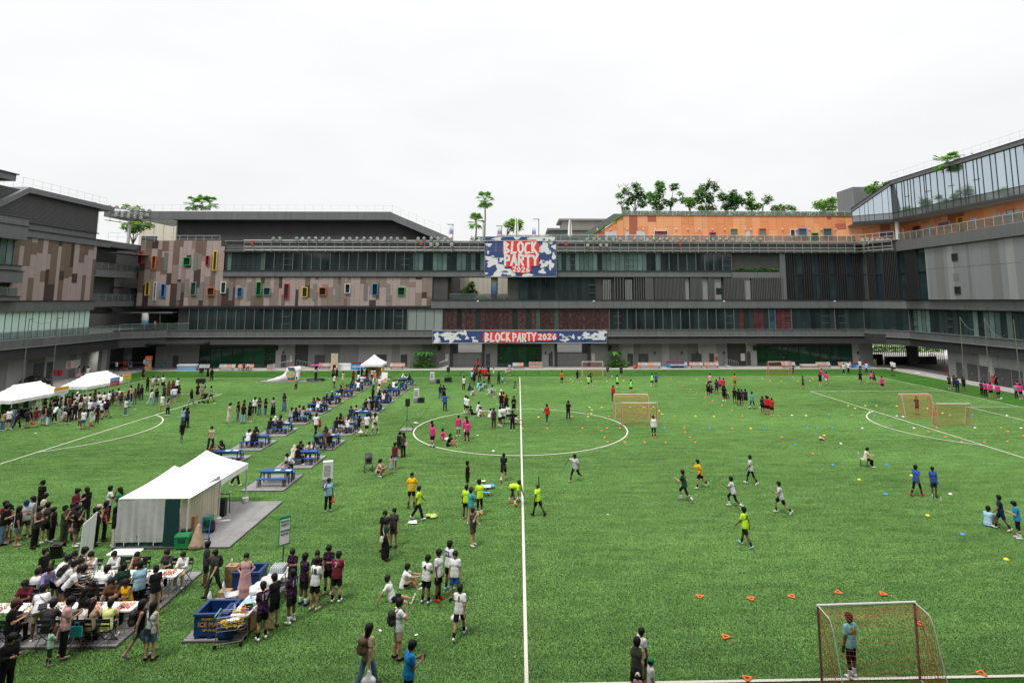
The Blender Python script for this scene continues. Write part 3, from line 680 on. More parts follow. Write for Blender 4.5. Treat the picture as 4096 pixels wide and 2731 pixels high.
b=MB();b.prism([FY(2290,965,105),FY(2455,855,105),FY(2492,855,105),FY(2395,920,105),FY(2330,965,105)],(0,6,0));b.build('grey_ramp_wall',m_band,ob)
m_dw=mat('white_grey_door',(.52,.53,.55),.5)
for a,v0,b_,v1 in((2420,928,2466,962),(2501,926,2516,962),(2546,925,2580,962),(2984,926,2999,962),(3401,928,3422,965)):door(MO,a,v0,b_,v1,ob,d=.04,m=m_dw)
winbox(MO,m_fr['white'],2615,923,2670,951,ob,gm=mat('poster_window',(.22,.05,.05),.4,noise=(2,.6)))
for c,a,v0,b_,v1 in(('red',2838,930,2862,966),('yellow',2918,914,2950,946),('orange',3034,914,3062,946),('white',3159,918,3178,949),('blue',3192,914,3224,949),('green',3245,932,3271,962),('teal',3291,914,3324,948),('red',3357,921,3376,967)):
 winbox(MO,m_fr[c],a,v0,b_,v1,ob,gm=m_glassc if c in('yellow','teal','blue','orange')else None)
MO.pbox('door_hood',mat('orange_hood',(.8,.22,.02),.5),3396,921,3430,928,0,.8,ob)
for a in(2388,2440,2508,2573,2620,2663,2704,2750,2796,2848,2897,2980,3002,3128,3184,3236,3283,3342):MO.pbox('wall_lamp',m_rail,a-3,914,a+3,920,.05,.25,ob)
railing(M,sx(1985,955),sx(2320,955),20.6,1.55,-1.2,ob,w=1.6,m=m_rail)
railing(M,sx(2320,955),sx(3440,965),20.6,1.55,-1.2,ob,w=1.6,m=m_rail)
MO.box('roof_slab',m_conc,oL1[0]-.2,oR[0]+14,ztop-.1,ztop+.02,-14,-.4,ob)
railing(MO,oL1[0],oR[0]+.3,ztop+.02,.95,-.3,ob,w=1.6,m=m_rail)
rw=empty('building',(0,0,0),label='right wing with striped grey wall and slanted glass box roof storey',cat='building')
def rcore(x0,x1,y0,y1,z0,z1,m=None):core(x0,x1,y0,y1,z0,z1,m,rw)
rcore(62.8,84,30,92,5.4,20.3);rcore(66.2,84,30,98.4,20.3,23.9);rcore(59,80,101,112,5.4,20.3)
rcore(63.2,84,30,84.2,0,5.5);rcore(63.4,84,-20,30,0,24,m_band)
RWb=RW.len
for pl,a,e in((RF,0,RF.len),(RW,0,RWb)):
 louvres(pl,a,e,Z_SOF,Z_LIP-.05,.13,-.2,.12,rw);pl.box('fascia_back',m_dark,a,e,Z_SOF,Z_LIP-.05,-.4,-.2,rw)
 pl.box('ledge',m_lip,a,e,Z_LIP-.05,Z_LIP+.05,-.4,.3,rw)
 panels(pl,'parapet_panel',m_band,a,e,Z_LIP+.05,Z_W0-.06,1.5,-.3,.1,rw);pl.box('ledge',m_lip,a,e,Z_W0-.06,Z_W0,-.3,.2,rw)
 glazing(pl,a,e,Z_W0,Z_W1,rw,[m_glass,m_glass,m_gdim,m_glassc if pl is RW else m_glass],w=.95,heavy=99,d=-.1)
 pl.box('wall',m_core,a,e,Z_LIP,Z_B,-.9,-.35,rw)
 pl.box('ledge',m_mulld,a,e,Z_W1,Z_W1+.12,-.3,.22,rw)
 panels(pl,'parapet_panel',m_band,a,e,Z_W1+.14,Z_B-.05,4.2,-.3,.3,rw);pl.box('ledge',m_mulld,a,e,Z_B-.05,Z_B+.05,-.6,.42,rw)
 pl.box('soffit',m_dark,a,e,Z_SOF,Z_SOF+.1,-2.6,-.4,rw)
for a in(3660,3800):q=RW.px(a,1280)[0];vent(RW,q-.5,q+.5,Z_W0,Z_W1,rw)
m_strip=mat('planter_strip',(.09,.16,.03),.9,noise=(4,.5))
b=MB()
for k in range(150):
 s=random.uniform(.2,38);p=RW.pt(s,Z_B+.05,random.uniform(-.2,.3));h=random.uniform(.08,.28)
 b.quad(p,p+Vector((0,.16,0)),p+Vector((random.uniform(-.1,.1),.1,h)))
b.build('planter_weeds',m_strip,rw)
GWp=Plane((61.3,90),(61.3,40));g0=GWp.px(3712,1100)[0];zg1=18.9
s=g0
while s<42:
 w=random.choice((.5,.7,1.0,1.3,1.6));mm=random.choices(m_gw,(4,3,4))[0]
 for z0,z1 in((Z_B+.06,15.62),(15.65,zg1)):GWp.box('wall_panel',mm,s+.006,s+w-.006,z0,z1,-.6,random.uniform(0,.025),rw)
 s+=w
GWp.box('corner_trim',m_gw[1],g0-.25,g0,Z_B+.06,zg1,-.5,.04,rw)
for v0,v1,a in((1012,1044,3820),(1145,1176,3832)):
 winbox(GWp,m_dark,a-11,v0,a+11,v1,rw,gm=m_black,d=.02,proud=.08,t=.1)
GWp.pbox('access_panel',m_gw[0],3814,1093,3836,1121,.02,.05,rw)
panels(GWp,'parapet_panel',m_band,g0-6.5,44,zg1,20.45,5.0,-.7,.35,rw);GWp.box('ledge',m_mulld,g0-6.5,44,zg1-.08,zg1,-.7,.25,rw)
CF=Plane((58.2,100.3),(61.2,94.3))
zc_a,zc_b=Z_B+.06,Z_T0
cA,cB=u(3140,1100),u(3440,1100)
def finwall(pl,s0,s1,groups,gm,n,mid=15.4):
 k=(s1-s0)/n
 for i in range(n):
  for z0,z1 in((zc_a,mid-.04),(mid+.04,zc_b)):pl.box('pane',random.choice(gm),s0+i*k+.03,s0+(i+1)*k-.03,z0,z1,-.3,-.25,rw)
  pl.box('mullion',m_mulld,s0+i*k-.03,s0+i*k+.03,zc_a,zc_b,-.32,-.15,rw)
 pl.box('transom',m_mulld,s0,s1,mid-.05,mid+.05,-.3,-.12,rw)
 for a,e,c in groups:
  for i in range(c):q=s0+(s1-s0)*(a+(e-a)*(i+.5)/c);pl.box('fin',m_mulld,q-.055,q+.055,zc_a,zc_b,-.14,.12,rw)
m_gb=[m_glass,mat('blue_dark_glass',(.02,.032,.042),.06,var=.3),m_gdim]
finwall(M,cA,cB,((.02,.14,4),(.24,.38,5),(.46,.6,5),(.68,.83,5),(.9,1,4)),m_gb,12)
rcore(58,63,100.6,104,11,20.4)
finwall(CF,0,CF.len,((.02,.1,2),(.2,.42,6),(.6,.98,9)),m_gb,8)
b=MB();b.prism([Vector((58.2,100.7,zc_a)),Vector((61.6,94.5,zc_a)),Vector((64,94.5,zc_a)),Vector((64,101,zc_a))],(0,0,zc_b-zc_a));b.build('wall',m_core,rw)
CG=Plane((61.25,94.3),(61.25,90-g0+.3));finwall(CG,0,CG.len,((.25,.7,8),),[m_glass],3)
rcore(61.6,64,86,94.5,11,20)
truss(CF,0,CF.len-.4,rw);CF.box('gutter_fascia',m_dark,-.2,CF.len,Z_T0,Z_T1-.2,-.6,-.05,rw);CF.box('ledge',m_steel,0,CF.len,Z_T1-.12,Z_T1,-3,.1,rw)
OW=Plane((66,98.5),(66,40))
cladding(OW,0,36,20.5,24.0,m_or,(50,38,12),rw,d0=0,wmin=.8,wmax=1.8,hmin=1.,hmax=3.4)
OF=Plane((56.5,104),(66,98.5));cladding(OF,0,OF.len,20.5,24.6,m_or,(50,38,12),rw,d0=0,wmin=.9,wmax=1.8)
b=MB();b.quad((57,100.5,20.44),(61.4,94,20.44),(61.4,40,20.44),(67,40,20.44),(67,104,20.44),(57,104,20.44));b.build('gallery_floor',m_conc,rw)
q4=lambda x,y:(3072+x/2.296,550+y/2.296)
for c,x0,y0,x1,y1 in(('red',1350,808,1405,935),('yellow',1762,725,1810,880)):
 a,v0=q4(x0,y0);b_,v1=q4(x1,y1);winbox(OW,m_fr[c],a,v0,b_,v1,rw)
for x0,y0,x1,y1 in((1465,805,1510,915),(1868,732,1935,860),(2085,695,2115,820),(2125,690,2150,815),(2170,682,2200,810),(2210,668,2265,805),(2280,658,2335,795)):
 a,v0=q4(x0,y0);b_,v1=q4(x1,y1);door(OW,a,v0,b_,v1,rw,d=.09,m=mat('pale_door',(.42,.45,.43),.4))
m_post=mat('poster_print',(.16,.08,.14),.5,noise=(2.2,.8))
for pl,x0,y0,x1,y1 in((OF,1017,860,1162,922),(OW,1567,772,1676,850)):
 a,v0=q4(x0,y0);b_,v1=q4(x1,y1);o=pl.pbox('poster_frame',m_rail,a,v0,b_,v1,.1,.16,rw);pl.pbox('poster',m_post,a+2,v0+2,b_-2,v1-2,.161,.17,rw)
railing(GWp,g0-6.2,44,20.45,1.25,.1,rw,w=1.5,m=m_rail)
thin_rail([(56.8,99.6,20.85),(58.4,100.1,20.85),(61.2,95,20.85)],1.3,rw,1.2,r=.03)
q=MB();q.lathe([(.35,0),(.3,3.9)],(FY(3588,900,96.5).x,96.5,20.4),12);q.build('column',m_rail,rw)
zs=24.0
GA,GB,GC=(57.5,100.6),(62.2,96.4),(64.6,62)
GF=Plane(GA,GB);GS=Plane(GB,GC)
zt_l=GF.px(3405,853)[1];zt_b=GF.px(3570,739)[1];zt_s=zt_b;zt_r=GS.px(4096,578)[1];sR=GS.px(4096,700)[0]
ztr=zt_b+(zt_r-zt_b)*GS.len/sR
def gbox(pl,s0,s1,zf,n_list,root):
 ed=n_list
 for a,e in zip(ed[:-1],ed[1:]):
  for lo,hi in((zs+.45,lambda s:zs+1.45),(zs+1.5,zf)):
   b=MB();A0,A1=pl.pt(a+.03,lo,-.02),pl.pt(e-.03,lo,-.02);B1,B0=pl.pt(e-.03,hi(e),-.02),pl.pt(a+.03,hi(a),-.02)
   if B0.z<=lo+.05 and B1.z<=lo+.05:continue
   b.hexa([A0,A1,A1-pl.n.to_3d()*.05,A0-pl.n.to_3d()*.05,B0,B1,B1-pl.n.to_3d()*.05,B0-pl.n.to_3d()*.05]);b.build('pane',m_glassr if lo>zs+1 else m_sp,root)
 for a in ed:
  b=MB();b.hexa([pl.pt(a-.027,zs+.4,.05),pl.pt(a+.027,zs+.4,.05),pl.pt(a+.027,zs+.4,-.1),pl.pt(a-.027,zs+.4,-.1),pl.pt(a-.027,zf(a),.05),pl.pt(a+.027,zf(a),.05),pl.pt(a+.027,zf(a),-.1),pl.pt(a-.027,zf(a),-.1)])
  b.build('mullion',m_mulld,root)
 pl.box('transom',m_mulld,s0,s1,zs+1.45,zs+1.5,-.1,.06,root)
 rim(pl,[(s0-.1,zf(s0)),(s1+.1,zf(s1))],.55,-1.5,.35,root,m_band);rim(pl,[(s0-.1,zf(s0)+.55),(s1+.1,zf(s1)+.55)],.08,-1.5,.45,root,m_mulld,'roof_edge')
 pl.box('floor_edge',m_mulld,s0,s1,zs,zs+.42,-1,.12,root)
m_sp=mat('spandrel_glass',(.22,.24,.25),.1,metal=.5)
ef=[GF.px(a,850)[0]for a in(3408,3438,3459,3474,3496,3532,3556,3574)]
gbox(GF,ef[0],GF.len,lambda s:zt_l+(zt_b-zt_l)*s/GF.len,ef[:-1]+[GF.len],rw)
es=[0.]+[GS.px(q4(x,400)[0],760)[0]for x in(1180,1230,1252,1285,1310,1340,1400,1437,1455,1497,1560,1625,1692,1762,1808,1835,1905,1940,1985,2065,2115,2200,2255,2308)]
es+=[es[-1]+1.2*k for k in range(1,5)]
es=[e for e in es if e<GS.len-.2]+[GS.len]
gbox(GS,0,GS.len,lambda s:zt_b+(ztr-zt_b)*s/GS.len,es,rw)
b=MB();b.prism([Vector((*GA,zs-.02)),Vector((*GB,zs-.02)),Vector((*GC,zs-.02)),Vector((80,62,zs-.02)),Vector((80,106,zs-.02)),Vector((59,106,zs-.02))],(0,0,.1));b.build('soffit',m_lip,rw)
b=MB();n_=.12
b.prism([Vector((GA[0]+.3,GA[1]+.2,zs+.1)),Vector((GB[0]+.2,GB[1]+.2,zs+.1)),Vector((GB[0]+.2,GB[1]+.2,zt_b)),Vector((GA[0]+.3,GA[1]+.2,zt_l))],(16,8,0));b.build('interior',m_core,rw)
b=MB();b.prism([GS.pt(0,zs+.1,-.25),GS.pt(GS.len,zs+.1,-.25),GS.pt(GS.len,ztr,-.25),GS.pt(0,zt_b,-.25)],(12,0,0));b.build('interior',m_core,rw)
for x in(3,7.5,12,16.5):GS.box('vent_sash',m_mulld,x,x+1.1,zs+3.6,zs+3.66,-.1,.07,rw)
thin_rail([GS.pt(0,zt_b+.63,-.2),GS.pt(GS.len,ztr+.63,-.2)],1.25,rw,1.5,r=.018)
back=empty('building',(0,0,0),label='plain grey stair block standing behind the glass box roof',cat='building')
blk('wall',m_band,((FY(3415,800,112).x+FY(3560,800,112).x)/2,115,27),(FY(3560,800,112).x-FY(3415,800,112).x,6,FY(3450,748,112).z*2-54),back)
for k in range(3):blk('joint',m_mulld,(FY(3447,800,111.9).x,111.97,25+2*k),(.05,.04,1.9),back)
s=RG.px(3790,1420)[0];e=52
sp0=s
while s<e:
 w=random.choice((1.0,1.4,2.2,3.0));RG.box('wall_panel',random.choices(m_gg,(5,3,2))[0],s+.01,s+w-.01,.03,4.0,-.5,random.uniform(0,.03),rw);s+=w
for x0,y0,x1,y1 in((1738,575,1785,725),):
 door(RG,3072+x0/2.296,1200+y0/2.296,3072+x1/2.296,1200+y1/2.296,rw)
for x0,y0,x1,y1 in((1840,590,1925,755),(1955,608,2035,780),(2095,630,2235,815),(2250,650,2345,840)):
 door(RG,3072+x0/2.296,1200+y0/2.296,3072+x1/2.296,1200+y1/2.296,rw,double=True)
RG.pbox('hose_cabinet',m_red,3072+2062/2.296,1200+695/2.296,3072+2092/2.296,1200+760/2.296,.04,.2,rw)
pa,pb_=FY(3494,1430,101),FY(3778,1430,101)
for k in range(46):
 x=pa.x-1.5+(pb_.x+3-pa.x)*k/45
 blk('gate_bar',m_black,(x,103.2,2.0),(.10,.05,4.0),rw)
blk('gate_pier',m_core,(FY(3650,1430,102.8).x,102.8,2),(1.6,.8,4.2),rw);blk('gate_rail',m_black,((pa.x+pb_.x)/2,103.2,1.3),(pb_.x-pa.x,.08,.1),rw);blk('gate_rail',m_black,((pa.x+pb_.x)/2,103.2,2.9),(pb_.x-pa.x,.08,.1),rw)
q=MB();cx=FY(3728,1432,103.1)
for k in range(8):
 t=k*math.pi/4;q.tube((cx.x,103.05,cx.z),(cx.x+.75*math.cos(t),103.05,cx.z+.75*math.sin(t)),.04,n=4)
 q.tube((cx.x+.75*math.cos(t),103.05,cx.z+.75*math.sin(t)),(cx.x+.75*math.cos(t+math.pi/4),103.05,cx.z+.75*math.sin(t+math.pi/4)),.05,n=4)
q.build('gate_emblem',m_black,rw)
rcore(58,76,97,104,4.0,5.6,m_dark)
blk('wall',m_black,(pa.x+1.6,103.6,.9),(3.0,.3,1.8),rw);blk('low_barrier',m_black,((pa.x+pb_.x)/2+2,103.6,.7),(9,.2,1.4),rw)
b=MB();b.quad((50,112.5,.02),(100,112.5,.02),(100,150,.02),(50,150,.02));b.build('yard_road',m_conc,kind='structure')
yard=empty('wall',(0,0,0),label='sunlit pale boundary wall seen through the barred drive gates',cat='wall')
blk('wall_panel',m_cream,(75,152,3),(60,.4,6),yard)
def leafy(name,n,boxf,size,m,parent=None,seed=1,**kw):
 rr=random.Random(seed);b=MB()
 for i in range(n):
  p=boxf(rr);a=rr.uniform(0,6.28);t=rr.uniform(-.9,.9);s=size*rr.uniform(.6,1.3)
  dx=Vector((math.cos(a),math.sin(a),rr.uniform(-.4,.4)))*s;dy=Vector((-math.sin(a)*math.cos(t),math.cos(a)*math.cos(t),math.sin(t)))*s*.55
  b.quad(p-dx,p-dy*.9,p+dx,p+dy*.9)
 return b.build(name,m,parent,**kw)
def leafmat(name,c,var=.35):
 m=mat(name,c,.55,noise=(1.3,var),spec=.3);b=m.node_tree.nodes['Principled BSDF']
 b.inputs['Subsurface Weight'].default_value=0
 n,l=m.node_tree.nodes,m.node_tree.links
 tr=n.new('ShaderNodeBsdfTranslucent');tr.inputs[0].default_value=(c[0]*1.5,c[1]*1.5,c[2]*.8,1);mx=n.new('ShaderNodeMixShader');mx.inputs[0].default_value=.35
 l.new(b.outputs[0],mx.inputs[1]);l.new(tr.outputs[0],mx.inputs[2]);l.new(mx.outputs[0],n['Material Output'].inputs[0]);return m
m_leaf=[leafmat('dark_leaf',(.085,.21,.045)),leafmat('mid_leaf',(.125,.29,.05)),leafmat('bright_leaf',(.2,.38,.06)),leafmat('fern_leaf',(.07,.25,.03))]
o=leafy('hedge',2600,lambda r:Vector((r.uniform(56,92),r.uniform(128,130),r.uniform(.1,1.6))),.35,m_leaf[2],label='low clipped hedge across the road behind the gates',cat='hedge')
m_navy=mat('banner_navy',(.032,.062,.20),.6,noise=(3,.12));m_bw=mat('banner_white',(.72,.73,.72),.6);m_br2=mat('banner_red',(.80,.035,.028),.6)
def text_mesh(txt,size,bold=0.,name='lettering'):
 c=D.curves.new(name,'FONT');c.body=txt;c.size=size;c.align_x='CENTER';c.align_y='CENTER';c.offset=bold;c.extrude=.006;c.resolution_u=2
 o=D.objects.new(name,c);col.objects.link(o);bpy.context.view_layer.update()
 me=D.meshes.new_from_object(o.evaluated_get(bpy.context.evaluated_depsgraph_get()));D.objects.remove(o);D.curves.remove(c);return me
LET={ 'B':[[(.15,0),(.1,1)],[(.1,1),(.65,.8)],[(.65,.8),(.2,.55)],[(.2,.55),(.85,.25)],[(.85,.25),(.15,0)]], 'L':[[(.25,1),(.15,.02)],[(.15,.05),(.85,.1)]],'O':[[(.5,1),(.1,.7)],[(.1,.7),(.12,.25)],[(.12,.25),(.5,0)],[(.5,0),(.9,.3)],[(.9,.3),(.88,.75)],[(.88,.75),(.5,1)]], 'C':[[(.85,.95),(.3,.9)],[(.3,.9),(.1,.5)],[(.1,.5),(.3,.08)],[(.3,.08),(.9,.15)]],'K':[[(.2,1),(.2,0)],[(.75,1),(.25,.5)],[(.25,.55),(.95,.0)]], 'P':[[(.15,1),(.2,0)],[(.15,.95),(.8,.85)],[(.8,.85),(.8,.5)],[(.8,.5),(.2,.42)]],'A':[[(.1,0),(.5,1)],[(.5,1),(.9,0)],[(.25,.35),(.8,.35)]], 'R':[[(.15,1),(.15,0)],[(.15,.95),(.8,.88)],[(.8,.88),(.75,.52)],[(.75,.52),(.2,.45)],[(.4,.48),(.85,0)]],'T':[[(.05,.95),(.95,.95)],[(.5,.95),(.5,0)]],'Y':[[(.05,1),(.5,.5)],[(.95,1),(.5,.5)],[(.5,.5),(.5,0)]], '2':[[(.1,.85),(.55,1)],[(.55,1),(.8,.75)],[(.8,.75),(.15,.08)],[(.1,.06),(.9,.08)]],'0':[[(.5,1),(.1,.6)],[(.1,.6),(.35,0)],[(.35,0),(.85,.35)],[(.85,.35),(.5,1)]], '5':[[(.85,.97),(.3,.93)],[(.3,.93),(.2,.55)],[(.2,.55),(.75,.55)],[(.75,.55),(.75,.12)],[(.75,.12),(.1,.05)]],'6':[[(.75,1),(.2,.5)],[(.2,.5),(.3,.05)],[(.3,.05),(.8,.1)],[(.8,.1),(.8,.45)],[(.8,.45),(.25,.42)]]}
def cut_word(word,x0,z0,w,h,y,root,stroke=.17,jit=.06,seed=3):
 stroke*=1.5;rr=random.Random(seed);n=len(word);cw=w/n
 for i,ch in enumerate(word):
  b=MB();dz=rr.uniform(-jit,jit)*h;rot=rr.uniform(-.06,.06)
  for k,(a,c)in enumerate(LET[ch]):
   P_=[Vector((x0+cw*(i+.06+.88*q[0])+rot*h*(q[1]-.5),y-.002*k,z0+dz+h*q[1]))for q in(a,c)]
   d=(P_[1]-P_[0]).normalized();nn=Vector((-d.z,0,d.x));t=stroke*min(cw,h)*.62;e0=P_[0]-d*t*.75;e1=P_[1]+d*t*.75
   b.hexa([e0-nn*t,e1-nn*t,e1-nn*t+Vector((0,.01,0)),e0-nn*t+Vector((0,.01,0)),e0+nn*t,e1+nn*t,e1+nn*t+Vector((0,.01,0)),e0+nn*t+Vector((0,.01,0))])
  b.build('letter',m_bw,root)
SPN=[0]
def splat(root,x,z,rx,rz_,y,seed,m=m_bw):
 SPN[0]+=1;y-=.0021*(SPN[0]%60)*(.25 if m is m_bw else .3)+(.034 if m is not m_bw else 0)
 rr=random.Random(seed);n=26;pts=[]
 for i in range(n):
  t=2*math.pi*i/n;k=1+rr.uniform(-.28,.22)+(.25*math.sin(3*t+seed));pts.append(Vector((x+rx*k*math.cos(t),y,z+rz_*k*math.sin(t))))
 b=MB();b.prism(pts[::-1],(0,.008,0));b.build('print_shape',m,root)
yb=99.2
def board(name,a,v0,b_,v1,y,label):
 P0,P1=FY(a,(v0+v1)/2,y),FY(b_,(v0+v1)/2,y);zt,zb=FY((a+b_)/2,v0,y).z,FY((a+b_)/2,v1,y).z
 r=empty(name,(0,0,0),label=label,cat='banner')
 blk('panel',m_navy,((P0.x+P1.x)/2,y+.1,(zt+zb)/2),(P1.x-P0.x,.2,zt-zb),r)
 f=MB();
 for q0,q1 in(((P0.x,zb),(P1.x,zb)),((P0.x,zt),(P1.x,zt)),((P0.x,zb),(P0.x,zt)),((P1.x,zb),(P1.x,zt))):f.tube((q0[0],y,q0[1]),(q1[0],y,q1[1]),.05,n=4)
 f.build('frame',m_steel,r);return r
bb=board('billboard',1939,947,2225,1107,yb,'large blue billboard reading BLOCK PARTY 2026 at the middle of the facade')
bp=lambda a,v:(FY(a,v,yb).x,FY(a,v,yb).z)
px_=FY(2000,1000,yb);mpp=(FY(2100,1000,yb).x-px_.x)/100
zoomb=lambda x,y:(1700+x/3.136,920+y/3.136)
def bsplat(x,y,rx,ry,s,m=m_bw,lay=0):c=bp(*zoomb(x,y));splat(bb,c[0],c[1],rx/3.136*mpp,ry/3.136*mpp,yb-.012-.012*lay,s,m)
bsplat(860,385,105,65,1);bsplat(960,510,90,75,2);bsplat(1500,225,75,75,4);bsplat(1400,110,110,30,5);bsplat(1570,120,55,45,6);bsplat(1500,420,70,50,7);bsplat(1580,440,35,60,8)
bsplat(1615,330,25,45,9);bsplat(1470,520,40,30,10);bsplat(910,110,60,20,11);bsplat(800,185,40,22,12);bsplat(1150,100,40,18,13);bsplat(1280,560,70,28,15);bsplat(900,575,60,16,16);bsplat(1090,545,50,30,17);bsplat(1620,210,30,28,18);bsplat(790,280,14,22,19);bsplat(770,545,18,12,20)
for x,y,rx,ry,s in((925,375,12,30,31),(1490,400,20,10,32),(1560,130,18,10,33),(1000,520,40,9,34),(1500,470,20,8,35),(880,340,40,6,36)):bsplat(x,y,rx,ry,s,m_navy,1)
def poly_on(root,pts,y,m,name='red_patch'):
 b=MB();b.prism([Vector((*[(q[0]),y,q[1]][:1],y,q[1]))for q in pts][::-1],(0,.008,0));return b.build(name,m,root)
poly_on(bb,[bp(*zoomb(x,y))for x,y in((1010,130),(1395,122),(1432,180),(1425,450),(1330,455),(1330,525),(1225,548),(1090,520),(1085,465),(1005,462),(990,300),(975,290),(978,160))][::-1],yb-.09,m_br2)
def word_px(root,w,x0,y0,x1,y1,conv,y,**k):
 a=conv(x0,y1);c=conv(x1,y0);cut_word(w,a[0],a[1],c[0]-a[0],c[1]-a[1],y,root,**k)
zb_=lambda x,y:bp(*zoomb(x,y))
word_px(bb,'BLOCK',985,150,1412,295,zb_,yb-.11);word_px(bb,'PARTY',985,312,1425,445,zb_,yb-.11,seed=5);word_px(bb,'2026',1095,465,1318,525,zb_,yb-.11,seed=6,stroke=.14)
bn=board('banner',1730,1322,2427,1372,99.45,'long blue banner strip reading BLOCK PARTY 2026 above the ground floor gates')
zn=lambda x,y:(FY(*zoomb(x,y),99.45).x,FY(*zoomb(x,y),99.45).z)
def nsplat(x,y,rx,ry,s,m=m_bw,lay=0):c=zn(x,y);splat(bn,c[0],c[1],rx/3.136*mpp,ry/3.136*mpp,99.45-.012-.012*lay,s,m)
for k in range(30):
 rr=random.Random(k+40);x=rr.choice((rr.uniform(120,670),rr.uniform(1690,2260)));nsplat(x,rr.uniform(1285,1395),rr.uniform(15,60),rr.uniform(10,34),k)
for k in range(16):
 rr=random.Random(k+90);x=rr.choice((rr.uniform(140,640),rr.uniform(1700,2240)));nsplat(x,rr.uniform(1290,1390),rr.uniform(8,24),rr.uniform(5,14),k,m_navy,1)
nsplat(330,1330,100,45,77);nsplat(2170,1340,90,45,78);nsplat(430,1320,30,20,79,m_navy,1)
poly_on(bn,[zn(x,y)for x,y in((735,1280),(1040,1272),(1410,1278),(1412,1300),(1600,1290),(1660,1310),(1655,1365),(1540,1392),(1420,1385),(1040,1410),(720,1396))][::-1],99.36,m_br2)
word_px(bn,'BLOCK',748,1288,1075,1395,zn,99.34,seed=8);word_px(bn,'PARTY',1092,1290,1395,1392,zn,99.34,seed=9);word_px(bn,'2026',1415,1306,1650,1376,zn,99.34,seed=10,stroke=.15)
m_flood=mat('floodlight_shell',(.46,.48,.45),.4,metal=.2);m_lens=mat('floodlight_lens',(.60,.64,.58),.15)
fl=empty('floodlight',(0,0,0),label='round floodlight on the gallery rail above the top storey',cat='floodlight',group='floodlights along the roof gallery rail')
q=MB();q.lathe([(.06,.28),(.2,.22),(.28,.05),(.29,0),(.29,-.04)],(0,0,0),14)
q.v=[(x,-z-.05+.0,y)if False else(x,z,y)for x,y,z in q.v];q.build('housing',m_flood,fl,smooth=True)
q=MB();q.lathe([(.265,-.012),(.265,.012)],(0,0,0),14);q.v=[(x,z-.045,y)for x,y,z in q.v];q.build('lens',m_lens,fl)
q=MB();q.path([(-.31,.05,0),(-.31,.05,-.3),(.31,.05,-.3),(.31,.05,0)],.02,4);q.tube((0,.05,-.3),(0,.05,-.42),.03,n=5);q.build('bracket',m_steel,fl)
freeze(fl);first=[True]
FLN={}
def flood(p,rx,rz,label=None,group=None):
 k=FLN[group]=FLN.get(group,0)+1
 o=fl if first[0]else copy_tree(fl);first[0]=False
 o.location=p;o.rotation_euler=(rx,0,rz)
 o['label']=label+', %s from left'%ORD[k-1]if 'cluster' not in label else label+(', %s in %s row'%(('first','second','third','fourth','fifth','sixth','seventh')[(k-1)%7],('top','middle','bottom')[(k-1)//7]));o['group']=group
rr=random.Random(5)
for x in(160,220,373,428,487,547,611,670,800,862,925,990,1052,1115,1180,1242,1298,1365,1490,1545,1608,1670,1730,1795):flood(FY(1024+x/2.296,955,99.0),math.radians(rr.uniform(15,45)),rr.uniform(-.6,.6),'round floodlight on the gallery rail left of the billboard','floodlights on the rail left of the billboard')
for x in(1607,1665,1797):flood(FY(1024+x/2.296,978,98.9),math.radians(20),rr.uniform(-.3,.3),'floodlight slung below the rail left of the billboard','floodlights hung under the rail left of the billboard')
for x in(690,753,808,868,930,990,1123,1183,1243,1303,1365,1425,1487,1546,1598,1665,1792,1850,1912,1970,2027,2090,2222,2282):flood(FY(2048+x/2.296,959,99.0),math.radians(rr.uniform(15,45)),rr.uniform(-.6,.6),'round floodlight on the gallery rail below the orange storey','floodlights on the rail right of the billboard')
for x in(695,815,868):flood(FY(2048+x/2.296,981,98.9),math.radians(20),rr.uniform(-.3,.3),'floodlight slung below the rail right of the billboard','floodlights hung under the rail right of the billboard')
bl=MB();
for v in(826,846,866,880):bl.tube(FY(420,v,98.5),FY(605,v+26,98.5),.06,n=4)
for a in(440,480,520,560,600):bl.tube(FY(a,829+(a-420)*.14,98.5),FY(a,884+(a-420)*.14,98.5),.05,n=4)
bl.build('lighting_frame',m_mulld,None,label='dark steel frame carrying floodlights over the left corner',cat='lighting frame')
for row in(((1008,405),(1072,410),(1132,415),(1198,424),(1260,430),(1312,436),(1372,442)),((1008,447),(1074,455),(1125,460),(1187,465),(1245,470),(1297,475),(1352,481)),((1064,486),(1120,491),(1180,496),(1238,502),(1294,508))):
 for x,y in row:flood(FY(x/2.296,650+y/2.296,98.3),math.radians(rr.uniform(15,35)),rr.uniform(.2,.6),'floodlight in the left roof corner cluster','floodlights clustered at the left corner')
for y,xs in((940,(868,912,958,1005,1050,1100,1147)),(980,(885,928,968,1013,1058,1100,1145)),(1020,(933,978,1022,1068,1108))):
 for x in xs:flood(FY(3072+x/2.296,550+y/2.296,98.6),math.radians(rr.uniform(15,35)),rr.uniform(-.6,-.2),'floodlight in the right roof corner cluster','floodlights clustered at the right corner')
m_bark=mat('bark',(.16,.12,.085),.9,noise=(3,.3));m_palmb=mat('palm_trunk',(.22,.18,.13),.9,noise=(4,.3));m_flower=mat('rust_flower_spike',(.30,.09,.05),.7)
